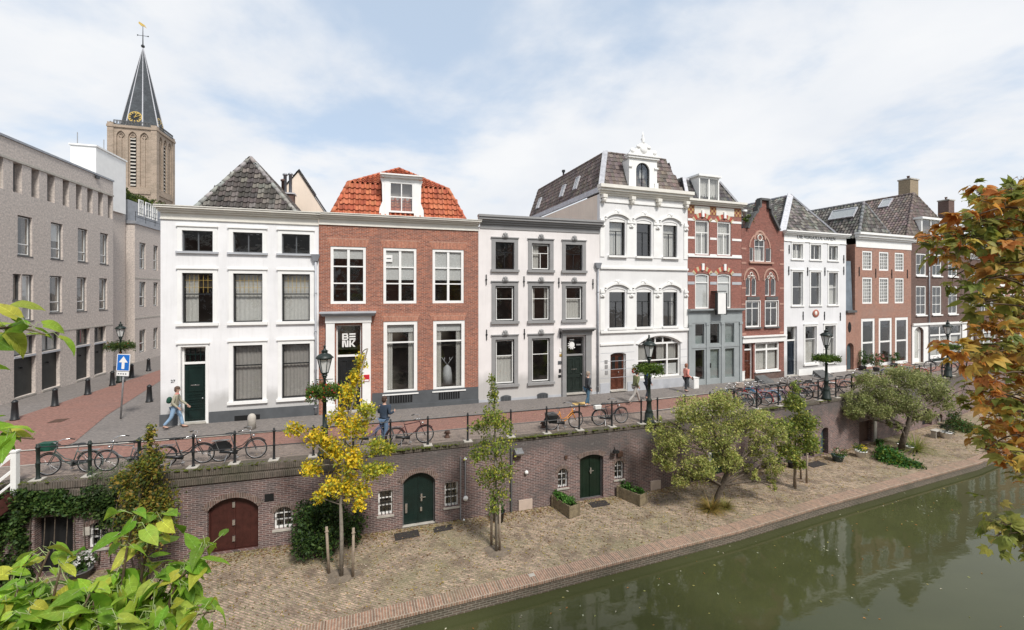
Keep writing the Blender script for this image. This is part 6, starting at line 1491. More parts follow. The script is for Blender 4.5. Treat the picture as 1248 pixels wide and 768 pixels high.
    if bag:
        b = MB(); 
        for s_ in (-1, 1): y0, y1 = sorted((s_*.08, s_*.24)); b.add([(-.76, y0, .38), (-.42, y0, .38), (-.42, y1, .38), (-.76, y1, .38), (-.80, y0, .71), (-.38, y0, .71), (-.38, y1, .71), (-.80, y1, .71)], [(0, 3, 2, 1), (4, 5, 6, 7), (0, 1, 5, 4), (1, 2, 6, 5), (2, 3, 7, 6), (3, 0, 4, 7)])
        b.build('pannier_bags', bag, t)
    if crate:
        b = MB(); b.ring([(.42, .8), (.80, .8), (.80, 1.04), (.42, 1.04)], [(.44, .82), (.78, .82), (.78, 1.02), (.44, 1.02)], -.16, .16); b.box(.43, .79, -.15, .15, .80, .83); b.box(.43, .79, -.16, -.14, .82, 1.03); b.box(.43, .79, .14, .16, .82, 1.03); b.build('front_crate', crate, t)
    return t
def bpos(px0, px1, d=.55):
    a, rz = wallpt(px0, d); b, _ = wallpt(px1, d); return (a+b)/2, rz
M['plasticgreen'] = m_plain('green_plastic', (.01, .07, .045, 1), .5, .1)
p, rz = bpos(45, 92, .5); bike(p, rz+math.pi, 'dull green grey bicycle with green front crate, leftmost at the railing', 'greygreen', (.07, .09, .08), crate='plasticgreen', lean=3)
p, rz = bpos(122, 162, .5); bike(p, rz+math.pi, 'grey bicycle with low saddle, second from the left on the railing', 'grey', (.14, .14, .14), step=False, lean=-3)
p, rz = bpos(196, 237, .5); bike(p, rz, 'dark city bicycle with curved frame and black chain guard behind the columnar shrub', 'dark', (.02, .02, .022), lean=4)
p, rz = bpos(262, 306, .5); bike(p, rz, 'black city bicycle with dark coat guard over its rear wheel', 'soft', (.03, .03, .03), guard='black', lean=-4)
p, rz = bpos(484, 518, .5); bike(p, rz, 'dark maroon men\'s bicycle with straight crossbar beside the man in navy', 'maroon', (.05, .012, .015), step=False, lean=3)
p, rz = bpos(432, 466, .8); bike(p, rz, 'blue grey bicycle half hidden behind the yellow tree', 'bluegrey', (.07, .09, .16), lean=-2)
p, rz = bpos(678, 708, .5); b7 = bike(p, rz, 'bright orange bicycle with black panniers', 'orange', (.75, .27, .015), bag='black', lean=3)
p, rz = bpos(737.5, 765, .5); bike(p, rz, 'black sports bicycle with pale box on its rear rack', 'gloss', (.012, .012, .013), step=False, lean=-3)
tag(MB().add([(-.13, -.1, 0), (.13, -.1, 0), (.13, .1, 0), (-.13, .1, 0), (-.16, -.12, .16), (.16, -.12, .16), (.16, .12, .16), (-.16, .12, .16)], [(0, 3, 2, 1), (4, 5, 6, 7), (0, 1, 5, 4), (1, 2, 6, 5), (2, 3, 7, 6), (3, 0, 4, 7)]).build('rack_box', 'white', None, loc=(p+Vector((-.62, -.17, .735))), rz=rz), 'small white box on the rack of the black sports bicycle', 'box')
par = [(918, 'pale grey green', (.25, .30, .28), 'bicycle with a grey green frame, first of the cluster above the bushy green tree', None),
       (927, 'black', (.02, .02, .02), 'black bicycle squeezed second in the cluster behind the bushy green tree', None),
       (937, 'red', (.35, .03, .03), 'red framed bicycle with a pale front crate in the cluster', 'pink'),
       (947, 'blue', (.04, .22, .40), 'light blue bicycle in the cluster behind the bushy green tree', None),
       (955, 'violet', (.12, .06, .14), 'dark violet bicycle, last on the right of the cluster with the blue one', None),
       (984, 'black', (.02, .02, .02), 'black bicycle with white handlebar left of the lamp before the lettered house', None),
       (993, 'brown', (.08, .05, .03), 'brown bicycle, second one left of the lamp before the lettered house', None),
       (1002, 'black', (.02, .02, .02), 'black bicycle leaning right beside the lamp before the lettered house', None),
       (1024, 'soft', (.03, .03, .03), 'dark bicycle just right of the lamp before the lettered house', None),
       (1041, 'grey', (.14, .14, .14), 'grey bicycle standing over the rusty cellar door', None),
       (1075, 'dark', (.02, .02, .022), 'dark bicycle peeping out above the broad crabapple crown', None),
       (1118, 'bluegrey', (.07, .09, .16), 'blue grey bicycle near the red draped one', None),
       (1136, 'orangered', (.55, .07, .02), 'orange red bicycle left of the lamp before the white shopfront', None),
       (1172, 'dark', (.02, .02, .022), 'dark bicycle right of the lamp before the white shopfront', None),
       (1206, 'black', (.02, .02, .02), 'black bicycle glimpsed under the autumn leaves at right', None)]
for px, n_, c_, lab, cr_ in par:
    p, rz = wallpt(px, 1.0+random.uniform(-.1, .15)); bike(p, rz+math.pi/2+random.uniform(-.35, .35)+.5, lab, n_.replace(' ', '_'), c_, step=random.random() < .6, crate=cr_, lean=random.uniform(-6, 6))

# ------------------------------------------------------------------ people
SK = m_plain('skin', (.52, .32, .24, 1), .55, .05, 8, .05)
def cloth(n, c): return m_plain('cloth_'+n, c+(1,), .85, .12, 9, .4)
def skin_mesh(name, verts, edges, radii, mat, parent, root=0, sub=2):
    me = bpy.data.meshes.new(name); me.from_pydata(verts, edges, []); o = bpy.data.objects.new(name, me); COL.objects.link(o)
    md = o.modifiers.new('s', 'SKIN'); md.use_smooth_shade = True
    for i, r in enumerate(radii):
        v = me.skin_vertices[0].data[i]; v.radius = r if isinstance(r, tuple) else (r, r)
        v.use_root = (i == root)
    ss = o.modifiers.new('u', 'SUBSURF'); ss.levels = sub; ss.render_levels = sub
    dg = bpy.context.evaluated_depsgraph_get(); dg.update(); ev = o.evaluated_get(dg); m2 = bpy.data.meshes.new_from_object(ev)
    m2.name = name; bpy.data.objects.remove(o); m2.materials.clear(); m2.materials.append(mat)
    m2.polygons.foreach_set('use_smooth', [True]*len(m2.polygons))
    o = bpy.data.objects.new(name, m2); COL.objects.link(o); o.parent = parent; return o
def person(p, rz, label, top, legs, hair, h=1.75, stride=.25, armL=(.12, -.1), armR=(-.12, .12), shoe=(.03, .02, .02), coat=0, bend=0, lift=0):
    t = empty('person', label, 'person', p, rz, 'people walking on the street'); s = h/1.75
    t.scale = (s, s, s); fx = bend
    # x forward, y left
    pel = (0, 0, .96); wst = (.01+fx*.3, 0, 1.12); ch = (.02+fx*.7, 0, 1.34); nk = (.02+fx, 0, 1.49); hd = (.05+fx*1.1, 0, 1.63)
    V = [pel, wst, ch, nk, (hd[0]-.02, 0, 1.57), (hd[0], 0, 1.66), (hd[0]-.005, 0, 1.72)]; Rr = [(.12, .10), (.11, .09), (.12, .095), .050, .065, (.085, .10), (.06, .075)]; E = [(0, 1), (1, 2), (2, 3), (3, 4), (4, 5), (5, 6)]
    J = {}
    for sd, st, arm in ((1, stride, armL), (-1, -stride, armR)):
        b = len(V); hip = (0, .09*sd, .90); kn = (st*.55+.04, .10*sd, .50); an = (st*1.1-.03 if st > 0 else st*1.35, .10*sd, .09+(.08 if st < 0 else 0)); toe = (an[0]+.17, .11*sd, an[2]-.055 if st > 0 else an[2]-.07)
        V += [hip, kn, an, toe]; Rr += [.088, .058, .042, (.035, .03)]; E += [(0, b), (b, b+1), (b+1, b+2), (b+2, b+3)]
        c = len(V); sh = (ch[0], .19*sd, 1.42); el = (ch[0]+arm[0]-.03, .25*sd, 1.14); wr = (ch[0]+arm[0]+arm[1]+.06, .23*sd, .92 if arm[1] < .25 else 1.14); pm = (wr[0]+.05, wr[1]-.005*sd, wr[2]-.06 if arm[1] < .25 else wr[2]+.02)
        V += [sh, el, wr, pm]; Rr += [.052, .040, .028, (.036, .018)]; E += [(2, c), (c, c+1), (c+1, c+2), (c+2, c+3)]
        J[sd] = (hip, kn, an, toe, sh, el, wr, pm)
    body = skin_mesh('body', V, E, Rr, SK, t)
    add = MB(); 
    for sd in (1, -1):
        pm = Vector(J[sd][7]); wr = Vector(J[sd][6]); d = (pm-wr).normalized(); side = d.cross(Vector((0, sd, 0))).normalized()
        for q, L_ in enumerate((.065, .078, .083, .075)):
            o_ = pm+side*(q-1.5)*.019; add.tube([o_-d*.01, o_+d*L_*.45+Vector((0, -sd*.006, 0)), o_+d*L_*.9+Vector((0, -sd*.022, 0))], [.009, .008, .006], 6)
        o_ = wr+side*-.03+d*.02; add.tube([o_, o_+side*-.025+d*.03, o_+side*-.03+d*.06], [.011, .009, .007], 6)
        add.ell((hd[0]-.01, sd*.083, 1.645), (.02, .012, .032), 8, 6)
    add.add([(hd[0]+.085, -.013, 1.655), (hd[0]+.085, .013, 1.655), (hd[0]+.115, 0, 1.625), (hd[0]+.085, -.018, 1.615), (hd[0]+.085, .018, 1.615), (hd[0]+.085, 0, 1.68)], [(0, 2, 3), (1, 4, 2), (0, 5, 2), (5, 1, 2), (3, 2, 4)])
    me = body.data; bm_ = bmesh.new(); bm_.from_mesh(me); vs = [bm_.verts.new(v) for v in add.v]
    for f in add.f:
        try: bm_.faces.new([vs[i] for i in f]).smooth = True
        except ValueError: pass
    bm_.to_mesh(me); bm_.free()
    ey = MB(); [ey.ell((hd[0]+.08, s_*.033, 1.662), (.012, .014, .009), 8, 6) for s_ in (-1, 1)]; ey.build('eyes', 'black', t, True)
    mo = MB(); mo.ell((hd[0]+.08, 0, 1.592), (.014, .026, .007), 8, 6); mo.build('mouth', m_plain('lips', (.35, .13, .11, 1)), t, True)
    hm_ = MB(); hm_.ell((hd[0]-.022, 0, 1.70), (.105, .098, .095), 14, 10); hm_.ell((hd[0]-.06, 0, 1.64), (.07, .09, .10), 12, 8); hm_.build('hair', m_plain('hair_'+hair[0], hair[1]+(1,), .8, .3, 30, .5), t, True)
    TV = [(0, 0, .93 if not coat else .78), (0, 0, 1.0), wst, ch, (nk[0], 0, 1.455)]; TR = [(.175, .14) if coat else (.16, .13), (.165, .13), (.155, .125), (.185, .135), .075]; TE = [(0, 1), (1, 2), (2, 3), (3, 4)]
    for sd in (1, -1):
        c = len(TV); TV += [J[sd][4], J[sd][5], tuple(Vector(J[sd][5]).lerp(Vector(J[sd][6]), .93))]; TR += [.070, .054, .042]; TE += [(3, c), (c, c+1), (c+1, c+2)]
    skin_mesh('jacket', TV, TE, TR, cloth(*top), t, 2)
    LV = [(0, 0, .97)]; LR = [(.155, .125)]; LE = []
    for sd in (1, -1):
        c = len(LV); an = Vector(J[sd][2]); LV += [J[sd][0], J[sd][1], tuple(an+Vector((0, 0, .03)))]; LR += [.10, .073, .058]; LE += [(0, c), (c, c+1), (c+1, c+2)]
    skin_mesh('trousers', LV, LE, LR, cloth(*legs), t)
    for sd in (1, -1):
        an, toe = Vector(J[sd][2]), Vector(J[sd][3]); skin_mesh('shoe', [tuple(an+Vector((-.04, 0, -.03))), tuple(an+Vector((.05, 0, -.045))), tuple(toe+Vector((.03, 0, -.005)))], [(0, 1), (1, 2)], [(.047, .042), (.046, .038), (.04, .026)], cloth('shoe%.2f' % shoe[0], shoe), t, 0, 1)
    return t
GR = [.29]
p1 = gpt(213, 523); a = person(p1, R(25), 'walker in light jeans with a dark green backpack beside the green door', ('beige', (.34, .32, .24)), ('lightjeans', (.24, .36, .50)), ('brown', (.10, .06, .04)), 1.78, .26, (.12, .16), (-.05, .1), shoe=(.06, .03, .02), bend=.05)
bk = skin_mesh('backpack', [(-.19, 0, 1.10), (-.20, 0, 1.25), (-.17, 0, 1.4)], [(0, 1), (1, 2)], [(.14, .10), (.15, .11), (.12, .08)], cloth('bag_green', (.01, .055, .035)), None); bk.location = p1; bk.rotation_euler = (0, 0, R(25)); tag(bk, 'dark green backpack on the walker beside the green door', 'backpack')
sc_ = skin_mesh('scarf', [(.02, 0, 1.45), (.08, .05, 1.43), (.05, -.08, 1.42)], [(0, 1), (0, 2)], [.085, .05, .05], cloth('rose', (.55, .18, .17)), a)
person(gpt(468, 541), R(75), 'man in navy jacket and blue jeans seen from behind near the maroon bicycle', ('navy', (.03, .045, .07)), ('jeans', (.11, .17, .26)), ('dkbrown', (.06, .035, .025)), 1.80, .10, (.05, .3), (-.02, .28), shoe=(.02, .02, .02))
person(gpt(716, 496), R(20), 'person in a dark grey coat and blue jeans passing the grey door portal', ('charcoal', (.05, .055, .06)), ('teal', (.06, .13, .19)), ('grey', (.30, .24, .19)), 1.78, .12, (.08, .05), (-.08, .05), shoe=(.75, .75, .75), coat=1)
p4 = gpt(774, 492); person(p4, R(25), 'striding person in olive green top and light grey trousers', ('olive', (.16, .17, .08)), ('lightgrey', (.36, .34, .31)), ('dk', (.05, .035, .03)), 1.72, .38, (.1, .1), (-.15, .05), shoe=(.05, .04, .04), bend=.1)
p5 = gpt(789, 487); person(p5, R(30), 'person in dark clothes with a blue collar, just ahead of the olive green walker', ('dnavy', (.02, .028, .045)), ('black', (.025, .03, .045)), ('blk', (.02, .018, .018)), 1.66, .16, (.08, .05), (-.05, .05), shoe=(.12, .06, .04), coat=1)
p6 = gpt(836, 478.5); person(p6, R(15), 'person in a salmon pink top and dark trousers beside the grey shopfront', ('salmon', (.72, .30, .24)), ('slate', (.04, .045, .05)), ('auburn', (.25, .11, .07)), 1.66, .10, (.05, .1), (-.05, .2), shoe=(.03, .03, .03))
hb_ = skin_mesh('handbag', [(.0, 0, 0), (.12, 0, 0)], [(0, 1)], [(.09, .12), (.09, .11)], cloth('blackbag', (.015, .015, .018)), None); hb_.location = p6+Vector((.28, -.1, .85)); tag(hb_, 'black bag held by the person in salmon pink', 'bag')
sc2 = skin_mesh('shawl', [(0, 0, 1.42), (.12, .1, 1.36), (-.1, -.1, 1.36)], [(0, 1), (0, 2)], [.11, .08, .08], cloth('blue', (.02, .10, .50)), None); sc2.location = p5; sc2.rotation_euler = (0, 0, R(30)); tag(sc2, 'bright blue scarf around the dark clothed walker\'s shoulders', 'scarf')
for px, py, s_, lab in ((846, 473, .38, 'white utility box against the wall between the white house and the grey shopfront'), (901.5, 464, .42, 'white utility box at the right end of the grey shopfront')):
    p = gpt(px, py); m = MB(); m.box(-s_/2, s_/2, -s_/2, s_/2, 0, .62); m.box(-s_/2-.02, s_/2+.02, -s_/2-.02, s_/2+.02, .622, .66); m.box(-s_/2+.04, s_/2-.04, -s_/2-.01, -s_/2-.002, .06, .56); o = m.build('utility_box', 'white', None, loc=p, rz=.35); tag(o, lab, 'utility box')

# ------------------------------------------------------------------ terrace furniture
def tpt_(px, py): return gpt(px, py, TZ)
def wmat(px, py, w, d, lab, rz):
    m = MB(); m.box(-w/2, w/2, -d/2, d/2, 0.002, .022); m.ring  # flat mat
    o = m.build('door_mat', 'matt', None, loc=tpt_(px, py), rz=rz); tag(o, lab, 'door mat', 'door mats on the terrace')
wmat(496, 652.5, .85, .45, 'dark grey mat before the green double cellar door', .35); wmat(540, 644.5, .7, .35, 'brown mat to the right of the green double cellar door', .35); wmat(730, 614.5, .8, .42, 'dark mat before the deep green cellar door with planters', .32); wmat(994, 566, 1.1, .5, 'dark mat by the cellar doors behind the staked bushy tree', .4)
def planter(px, py, rz, lab, n=500, L=1.15):
    p = tpt_(px, py); t = empty('planter', lab, 'planter', p, rz, 'wooden planters by the deep green cellar door')
    m = MB(); 
    for k in range(3): z0, z1 = .02+.15*k, .165+.15*k; m.box(-L/2, L/2, -.24, -.21, z0, z1); m.box(-L/2, L/2, .21, .24, z0, z1); m.box(-L/2, -L/2+.03, -.209, .209, z0, z1); m.box(L/2-.03, L/2, -.209, .209, z0, z1)
    for x in (-L/2, L/2-.05):
        for y in (-.26, .241): m.box(x-.005, x+.055, y-.01, y+.03, 0, .50)
    m.build('planter_box', 'plank', t); MB().box(-L/2+.032, L/2-.032, -.208, .208, .1, .40).build('soil', 'soil', t)
    leafmesh('plants', clump_pts([(-L*.25, 0, .50, .32, .2, .14, n), (L*.2, 0, .5, .3, .2, .16, n)], 25, .16), .09, [(.07, .18, .03), (.12, .26, .05), (.05, .12, .02)], parent=t)
    return t
planter(689, 623, R(-58), 'wooden planter with herbs left of the deep green cellar door'); planter(770, 609.5, R(-50), 'wooden planter with low plants right of the deep green cellar door', 260)
wc = tpt_(783, 610); m = MB(); m.lathe([(.11, 0), (.12, .22), (.09, .24)], n=12); m.tube([(.1, 0, .08), (.25, 0, .2), (.3, 0, .26)], .02, 6); m.torus((-.1, 0, .17), .09, .012, 'y', 12, 5); m.torus((0, 0, .26), .08, .012, 'x', 12, 5); o = m.build('watering_can', 'zinc', None, True, loc=wc, rz=.4); tag(o, 'metal watering can beside the right planter', 'watering can')
def pot(px, py, r, h, mat, lab, cols, n=260, lh=.28, flower=None, sz=.08, name='flower_pot', rr=None):
    p = tpt_(px, py); t = empty(name, lab, 'flower pot', p, 0, 'flower pots on the terrace')
    m = MB(); m.lathe([(r*.7, 0), (r, h*.9), (r*1.1, h*.92), (r*1.1, h), (r*.9, h), (r*.85, h*.85)], n=16); m.build('pot', mat, t, True)
    q = rr or r*1.3; leafmesh('plant', clump_pts([(0, 0, h+lh*.5, q, q, lh, n)], 16, .16), sz, cols, parent=t)
    if flower: leafmesh('flowers', clump_pts([(0, 0, h+lh*.8, q, q, lh*.7, n//3)], 5, .1), sz*.8, flower, parent=t, aspect=1.1)
GRN = [(.06, .13, .03), (.10, .18, .04), (.04, .09, .02)]
pot(1021, 562, .28, .32, 'bluedoor', 'dark blue green pot of pale flowers by the arched blue cellar door', GRN, 320, .25, [(.6, .5, .4), (.6, .3, .25)])
pot(1049, 557, .26, .34, 'white', 'white pot with yellow flowers in front of the rusty cellar door', GRN, 260, .22, [(.75, .60, .04)])
pot(1012, 545, .22, .5, 'dgreen', 'tall dark pot with a thin plant at the arched blue door', GRN, 240, .35)
pot(1100, 549, .22, .34, 'white', 'white pot left of its twin at the foot of the grassy plant', GRN, 120, .12); pot(1108.5, 550.5, .18, .3, 'white', 'smaller white pot right of its twin below the grassy plant', GRN, 100, .1)
pot(1153, 534, .3, .38, 'white', 'white tub with dark plant near the arched niche window', [(.05, .04, .03), (.04, .07, .03)], 380, .35)
pot(608, 636, .22, .42, 'black', 'black tub plant against the quay wall behind the slim young tree', GRN, 240, .2)
pot(98, 706, .28, .3, 'dstone', 'tub of white hydrangea flowers under the left arched window', GRN, 420, .4, [(.75, .75, .72)], .1)
pot(965, 570, .2, .3, 'black', 'dark pot beside the stakes of the bushy tree', GRN, 150, .2)
m = MB(); m.box(-.4, .4, -.15, .15, .40, .45); m.box(-.36, -.30, -.12, .12, 0, .399); m.box(.30, .36, -.12, .12, 0, .399); o = m.build('stone_bench', 'stone', None, loc=tpt_(1141, 533), rz=.45); tag(o, 'small pale stone bench under the arched niche window', 'bench')
# far terrace things by the right edge: tufted plants
def shrub(name, lab, cat, clumps, size, cols, stems=0, group=None, sub=18, spread=.16, aspect=1.7):
    c0 = clumps[0]; base = Vector((sum(c[0] for c in clumps)/len(clumps), sum(c[1] for c in clumps)/len(clumps), TZ)); t = empty(name, lab, cat, base, 0, group)
    cl = [(c[0]-base.x, c[1]-base.y, c[2]-base.z)+c[3:] for c in clumps]; leafmesh('foliage', clump_pts(cl, sub, spread), size, cols, parent=t, aspect=aspect)
    m = MB()
    for c in cl:
        for _ in range(max(1, stems)): limb(m, (c[0]*.3+random.uniform(-.1, .1), c[1]*.3, 0), (c[0]+random.uniform(-.4, .4)*c[3], c[1], c[2]+c[5]*.3), .025, .008)
    m.build('stem', 'bark', t, True); return t
def C(px, py, Y, rx, ry, rz, n): p = ppt(px, py, Y*1.014); return (p.x, p.y, p.z, rx, ry, rz, n)
shrub('hedge_shrub', 'dark green rounded shrub against the quay wall behind the yellow tree', 'shrub', [C(378, 640, 14.1, .5, .4, .75, 2200), C(400, 630, 14.2, .6, .35, .8, 2200), C(372, 662, 13.9, .4, .4, .4, 1000), C(430, 640, 14.9, .35, .3, .7, 900), C(392, 665, 14, .6, .4, .3, 900)], .10, [(.035, .075, .02), (.06, .11, .03), (.025, .05, .018), (.09, .15, .03)], 3)
shrub('columnar_shrub', 'yellow green columnar shrub with thin top, in front of the quay wall at left', 'shrub', [C(180, 620, 12.9, .72, .6, .8, 3600), C(182, 570, 12.9, .42, .4, .55, 1600), C(178, 655, 12.7, .7, .6, .5, 1600), C(182, 540, 12.9, .10, .1, .45, 240), C(182, 528, 12.9, .05, .05, .35, 90), C(150, 590, 13, .3, .3, .4, 500)], .095, [(.26, .24, .03), (.16, .19, .03), (.10, .14, .03), (.36, .24, .05), (.08, .10, .03)], 3)
shrub('ground_shrub', 'low bright green bushy plants spreading under the leaning crabapple', 'shrub', [C(1082, 557, 22.4, .7, .5, .35, 1500), C(1100, 567, 21.8, .9, .5, .28, 1800), C(1112, 572, 21.5, .6, .4, .22, 900), C(1078, 550, 23, .4, .4, .4, 700)], .12, [(.05, .15, .03), (.08, .22, .04), (.20, .26, .03), (.035, .09, .02)], 2)
shrub('fern_shrub', 'mixed ferny green plants along the wall near the right autumn leaves', 'shrub', [C(1168, 522, 27.5, .9, .5, .5, 1500), C(1180, 526, 27, .8, .5, .35, 1100), C(1162, 514, 28, .4, .3, .7, 700), C(1195, 530, 26.5, .7, .4, .3, 700)], .16, [(.05, .12, .03), (.08, .16, .04), (.12, .17, .04), (.14, .09, .03)], 2, aspect=3)
shrub('ground_shrub', 'small dark plants at the foot of the wall beside the stone bench', 'shrub', [C(1072, 541, 24.6, .3, .3, .3, 300)], .1, GRN, 1)
# spiky grass plant
def spiky(px, py, lab, n, L, cols, cat='plant', name='grass_plant', w=.035, up=1.0):
    p = tpt_(px, py); m = MB()
    for _ in range(n):
        a = random.uniform(0, 6.28); e = random.uniform(.35, 1.3)*up; l = L*random.uniform(.6, 1.1); d = Vector((math.cos(a), math.sin(a), 0)); s = Vector((-d.y, d.x, 0))*w/2; pts = []
        for k in range(5): t_ = k/4; pts.append(d*(l*t_*math.cos(e)+.04+l*.2*t_*t_)+Vector((0, 0, l*(math.sin(e)*t_-.55*t_*t_*math.cos(e)))))
        vs = []; 
        for k, q in enumerate(pts): ww = 1-k/4.3; vs += [q-s*ww, q+s*ww]
        m.add(vs, [(2*k, 2*k+2, 2*k+3, 2*k+1) for k in range(4)], jit(random.choice(cols), .2))
    o = m.build(name, 'leaf', None, loc=p); tag(o, lab, cat)
spiky(1116, 550, 'arching yellow green spiky plant right of the leaning crabapple trunk', 190, 1.5, [(.26, .30, .06), (.16, .22, .05), (.36, .34, .10)])
spiky(866, 622, 'ochre dry grass tuft around the foot of the broad leafy tree', 420, .75, [(.40, .28, .07), (.32, .26, .08), (.20, .20, .05), (.45, .30, .10)], w=.02); spiky(884, 619, 'greenish dry grass tuft right of the broad leafy tree trunk', 260, .6, [(.28, .26, .07), (.18, .20, .05), (.36, .27, .10)], w=.02)

# ivy over the wall at left
iv = []
def ivy(px0, px1, py0, py1, n, th=.12):
    for _ in range(n):
        px, py = random.uniform(px0, px1), random.uniform(py0, py1); i = wseg(px); u, z = WSEG[i].at(px, py); q = WSEG[i].w(u, -abs(random.gauss(0, th)), z); iv.append(tuple(q))
def fr_(x): return 1
for _ in range(46):
    cxp, cyp = random.uniform(22, 150), random.uniform(596, 632); r = random.uniform(5, 13)
    if cyp > 622 and 45 < cxp < 88: cyp -= 10
    ivy(cxp-r, cxp+r, cyp-r*.7, cyp+r*.7, 120)
for _ in range(34): cxp, cyp = random.uniform(-8, 38), random.uniform(600, 720); r = random.uniform(6, 12); ivy(cxp-r, cxp+r, cyp-r, cyp+r, 130, .18)
for _ in range(14): cxp, cyp = random.uniform(120, 165), random.uniform(590, 660); r = random.uniform(5, 9); ivy(cxp-r, cxp+r, cyp-r, cyp+r, 90)
ip = np.array(iv); ip0 = ip.mean(0); vt = empty('ivy', 'dark green ivy hanging over the quay wall around the open black cellar doorway', 'ivy', tuple(ip0)); leafmesh('foliage', ip-ip0, .105, [(.04, .09, .02), (.07, .13, .03), (.03, .06, .018), (.11, .17, .04)], parent=vt, droop=.6)
ms_ = MB(); 
for k in range(10):
    a = wallpt(10+k*14, -.05, -2.7)[0]; b = wallpt(14+k*14, -.06, -.3)[0]; limb(ms_, a-ip0.tolist() if False else Vector(a)-Vector(ip0), Vector(b)-Vector(ip0), .015, .008, .05)
ms_.build('stem', 'bark', vt, True)
fr2 = []
for _ in range(26):
    px = random.uniform(118, 170); q = wallpt(px, -.15, random.uniform(-.5, .35))[0]; fr2.append((q.x, q.y, q.z, .25, .15, .2, 60))
tag(leafmesh('feathery_plant', clump_pts(fr2, 10, .25), .07, [(.13, .18, .08), (.18, .22, .11), (.09, .13, .06)], aspect=3.5), 'feathery grey green plant spilling over the wall beside the columnar shrub', 'plant')

# white steps handrail at the left edge
t = empty('stair_handrail', 'white handrail over dark red steps at the left edge', 'handrail', wallpt(22, -.1, 0)[0], WSEG[0].rz)
m = MB(); m.box(-.07, .07, -.07, .07, -.6, 1.0); m.box(-.09, .09, -.09, .09, 1.002, 1.05); m.build('post', 'white', t)
m = MB(); m.obox((-.05, -.02, .92), (-1.6, -1.5, -.9), .07, .10); m.obox((-.05, -.02, .45), (-1.6, -1.5, -1.35), .06, .07); m.obox((-.05, -.02, .08), (-1.6, -1.5, -1.7), .05, .05); m.build('rail', 'white', t)
m = MB(); m.obox((.0, -.05, -.35), (-1.9, -1.9, -2.5), .10, .34); m.obox((-.9, .4, -.35), (-2.8, -1.4, -2.5), .10, .34)
for k in range(10): q = k/10; a = Vector((0, -.05, -.25)).lerp(Vector((-1.9, -1.9, -2.4)), q); m.obox(a, a+Vector((-.9, .45, 0)), .26, .04)
m.build('steps', 'dred', t)

o = MB().box(-.38, .38, -.2, .2, .0, .02).build('door_mat', m_plain('straw', (.62, .42, .16, 1), .9), None, loc=gpt(707, 492.5)+Vector((0, 0, .016)), rz=.3); tag(o, 'straw yellow mat lying on the footpath before the grey-trimmed house', 'door mat')
for px, py, lab in ((662, 521, 'short rusty mooring stub on the sidewalk left of the orange bicycle'), (545, 533, 'short rusty mooring stub on the sidewalk right of the maroon bicycle')):
    m = MB(); m.lathe([(.13, 0), (.09, .04), (.06, .16), (.10, .20), (.10, .25), (.04, .28)], n=10); m.tube([(-.13, 0, .17), (.13, 0, .17)], .03, 6); tag(m.build('mooring_stub', 'rust', None, True, loc=gpt(px, py)+Vector((0, 0, .0))), lab, 'mooring stub', 'mooring stubs on the sidewalk')
for px, py, w_, lab in ((1003, 459.5, 1.2, 'low dark grey cellar hatch against the white lettered house'), (932, 466.5, 1.0, 'low grey cellar hatch against the small deep red house')):
    p = gpt(px, py); m = MB(); m.add([(-w_/2, -.3, 0), (w_/2, -.3, 0), (w_/2, .35, 0), (-w_/2, .35, 0), (-w_/2, -.25, .12), (w_/2, -.25, .12), (w_/2-.1, .35, .42), (-w_/2+.1, .35, .42)], [(0, 3, 2, 1), (4, 5, 6, 7), (0, 1, 5, 4), (1, 2, 6, 5), (2, 3, 7, 6), (3, 0, 4, 7)]); tag(m.build('cellar_hatch', 'dstone', None, loc=p, rz=.36), lab, 'cellar hatch', 'cellar hatches at the house fronts')
def street_shrub(px, py, h, r, n, lab, fl=None):
    p = gpt(px, py); t = empty('street_shrub', lab, 'shrub', p, 0, 'shrubs at the foot of the house fronts'); m = MB(); m.lathe([(.16, 0), (.22, .3), (.24, .3), (.2, .32)], n=12); m.build('pot', 'dstone', t, True)
    leafmesh('foliage', clump_pts([(0, 0, .35+h*.5, r, r, h*.5, n)], 16, .15), .10, GRN, parent=t)
    if fl: leafmesh('flowers', clump_pts([(0, -.1, .35+h*.7, r, r, h*.4, n//12)], 4, .1), .12, fl, parent=t, aspect=1.1)
street_shrub(1052, 451.5, 1.1, .35, 420, 'dark green climbing shrub between the first two tall shop windows of the orange red house'); street_shrub(1068, 453, 1.0, .5, 700, 'bushy rose with pink blooms before the orange red house', [(.65, .25, .22)]); street_shrub(1090, 447.5, .8, .35, 380, 'low shrub before the rightmost tall window of the orange red house')
# ------------------------------------------------------------------ terrace trees
def tree(name, lab, base, trunk, r0, r1, clumps, size, cols, bark='bark', group=None, sub=18, spread=.16, limbs=True, tw=3, aspect=1.7):
    """base point, trunk as offsets from it, clumps in world coordinates"""
    b = Vector(base); t = empty(name, lab, 'tree', b, 0, group)
    m = MB(); pts = [Vector(p) for p in trunk]; n = len(pts); m.tube(pts, [r0+(r1-r0)*i/(n-1) for i in range(n)], 10)
    cl = []
    for c in clumps:
        q = Vector(c[:3])-b; cl.append((q.x, q.y, q.z)+tuple(c[3:]))
        if limbs:
            best = min(pts[n//3:], key=lambda p: (p-q).length+max(0, p.z-q.z+.3)*2)
            lp_ = limb(m, best, q, r1*.9, r1*.25, .14, 6)
            for _ in range(tw):
                d = Vector((random.uniform(-1, 1)*c[3], random.uniform(-1, 1)*c[4], random.uniform(-.6, 1)*c[5])); limb(m, lp_[random.choice((2, 3, 4))], q+d*.95, r1*.35, .006, .1, 5, 4)
    m.build('trunk', bark, t, True)
    leafmesh('crown', clump_pts(cl, sub, spread), size, cols, parent=t, aspect=aspect)
    return t
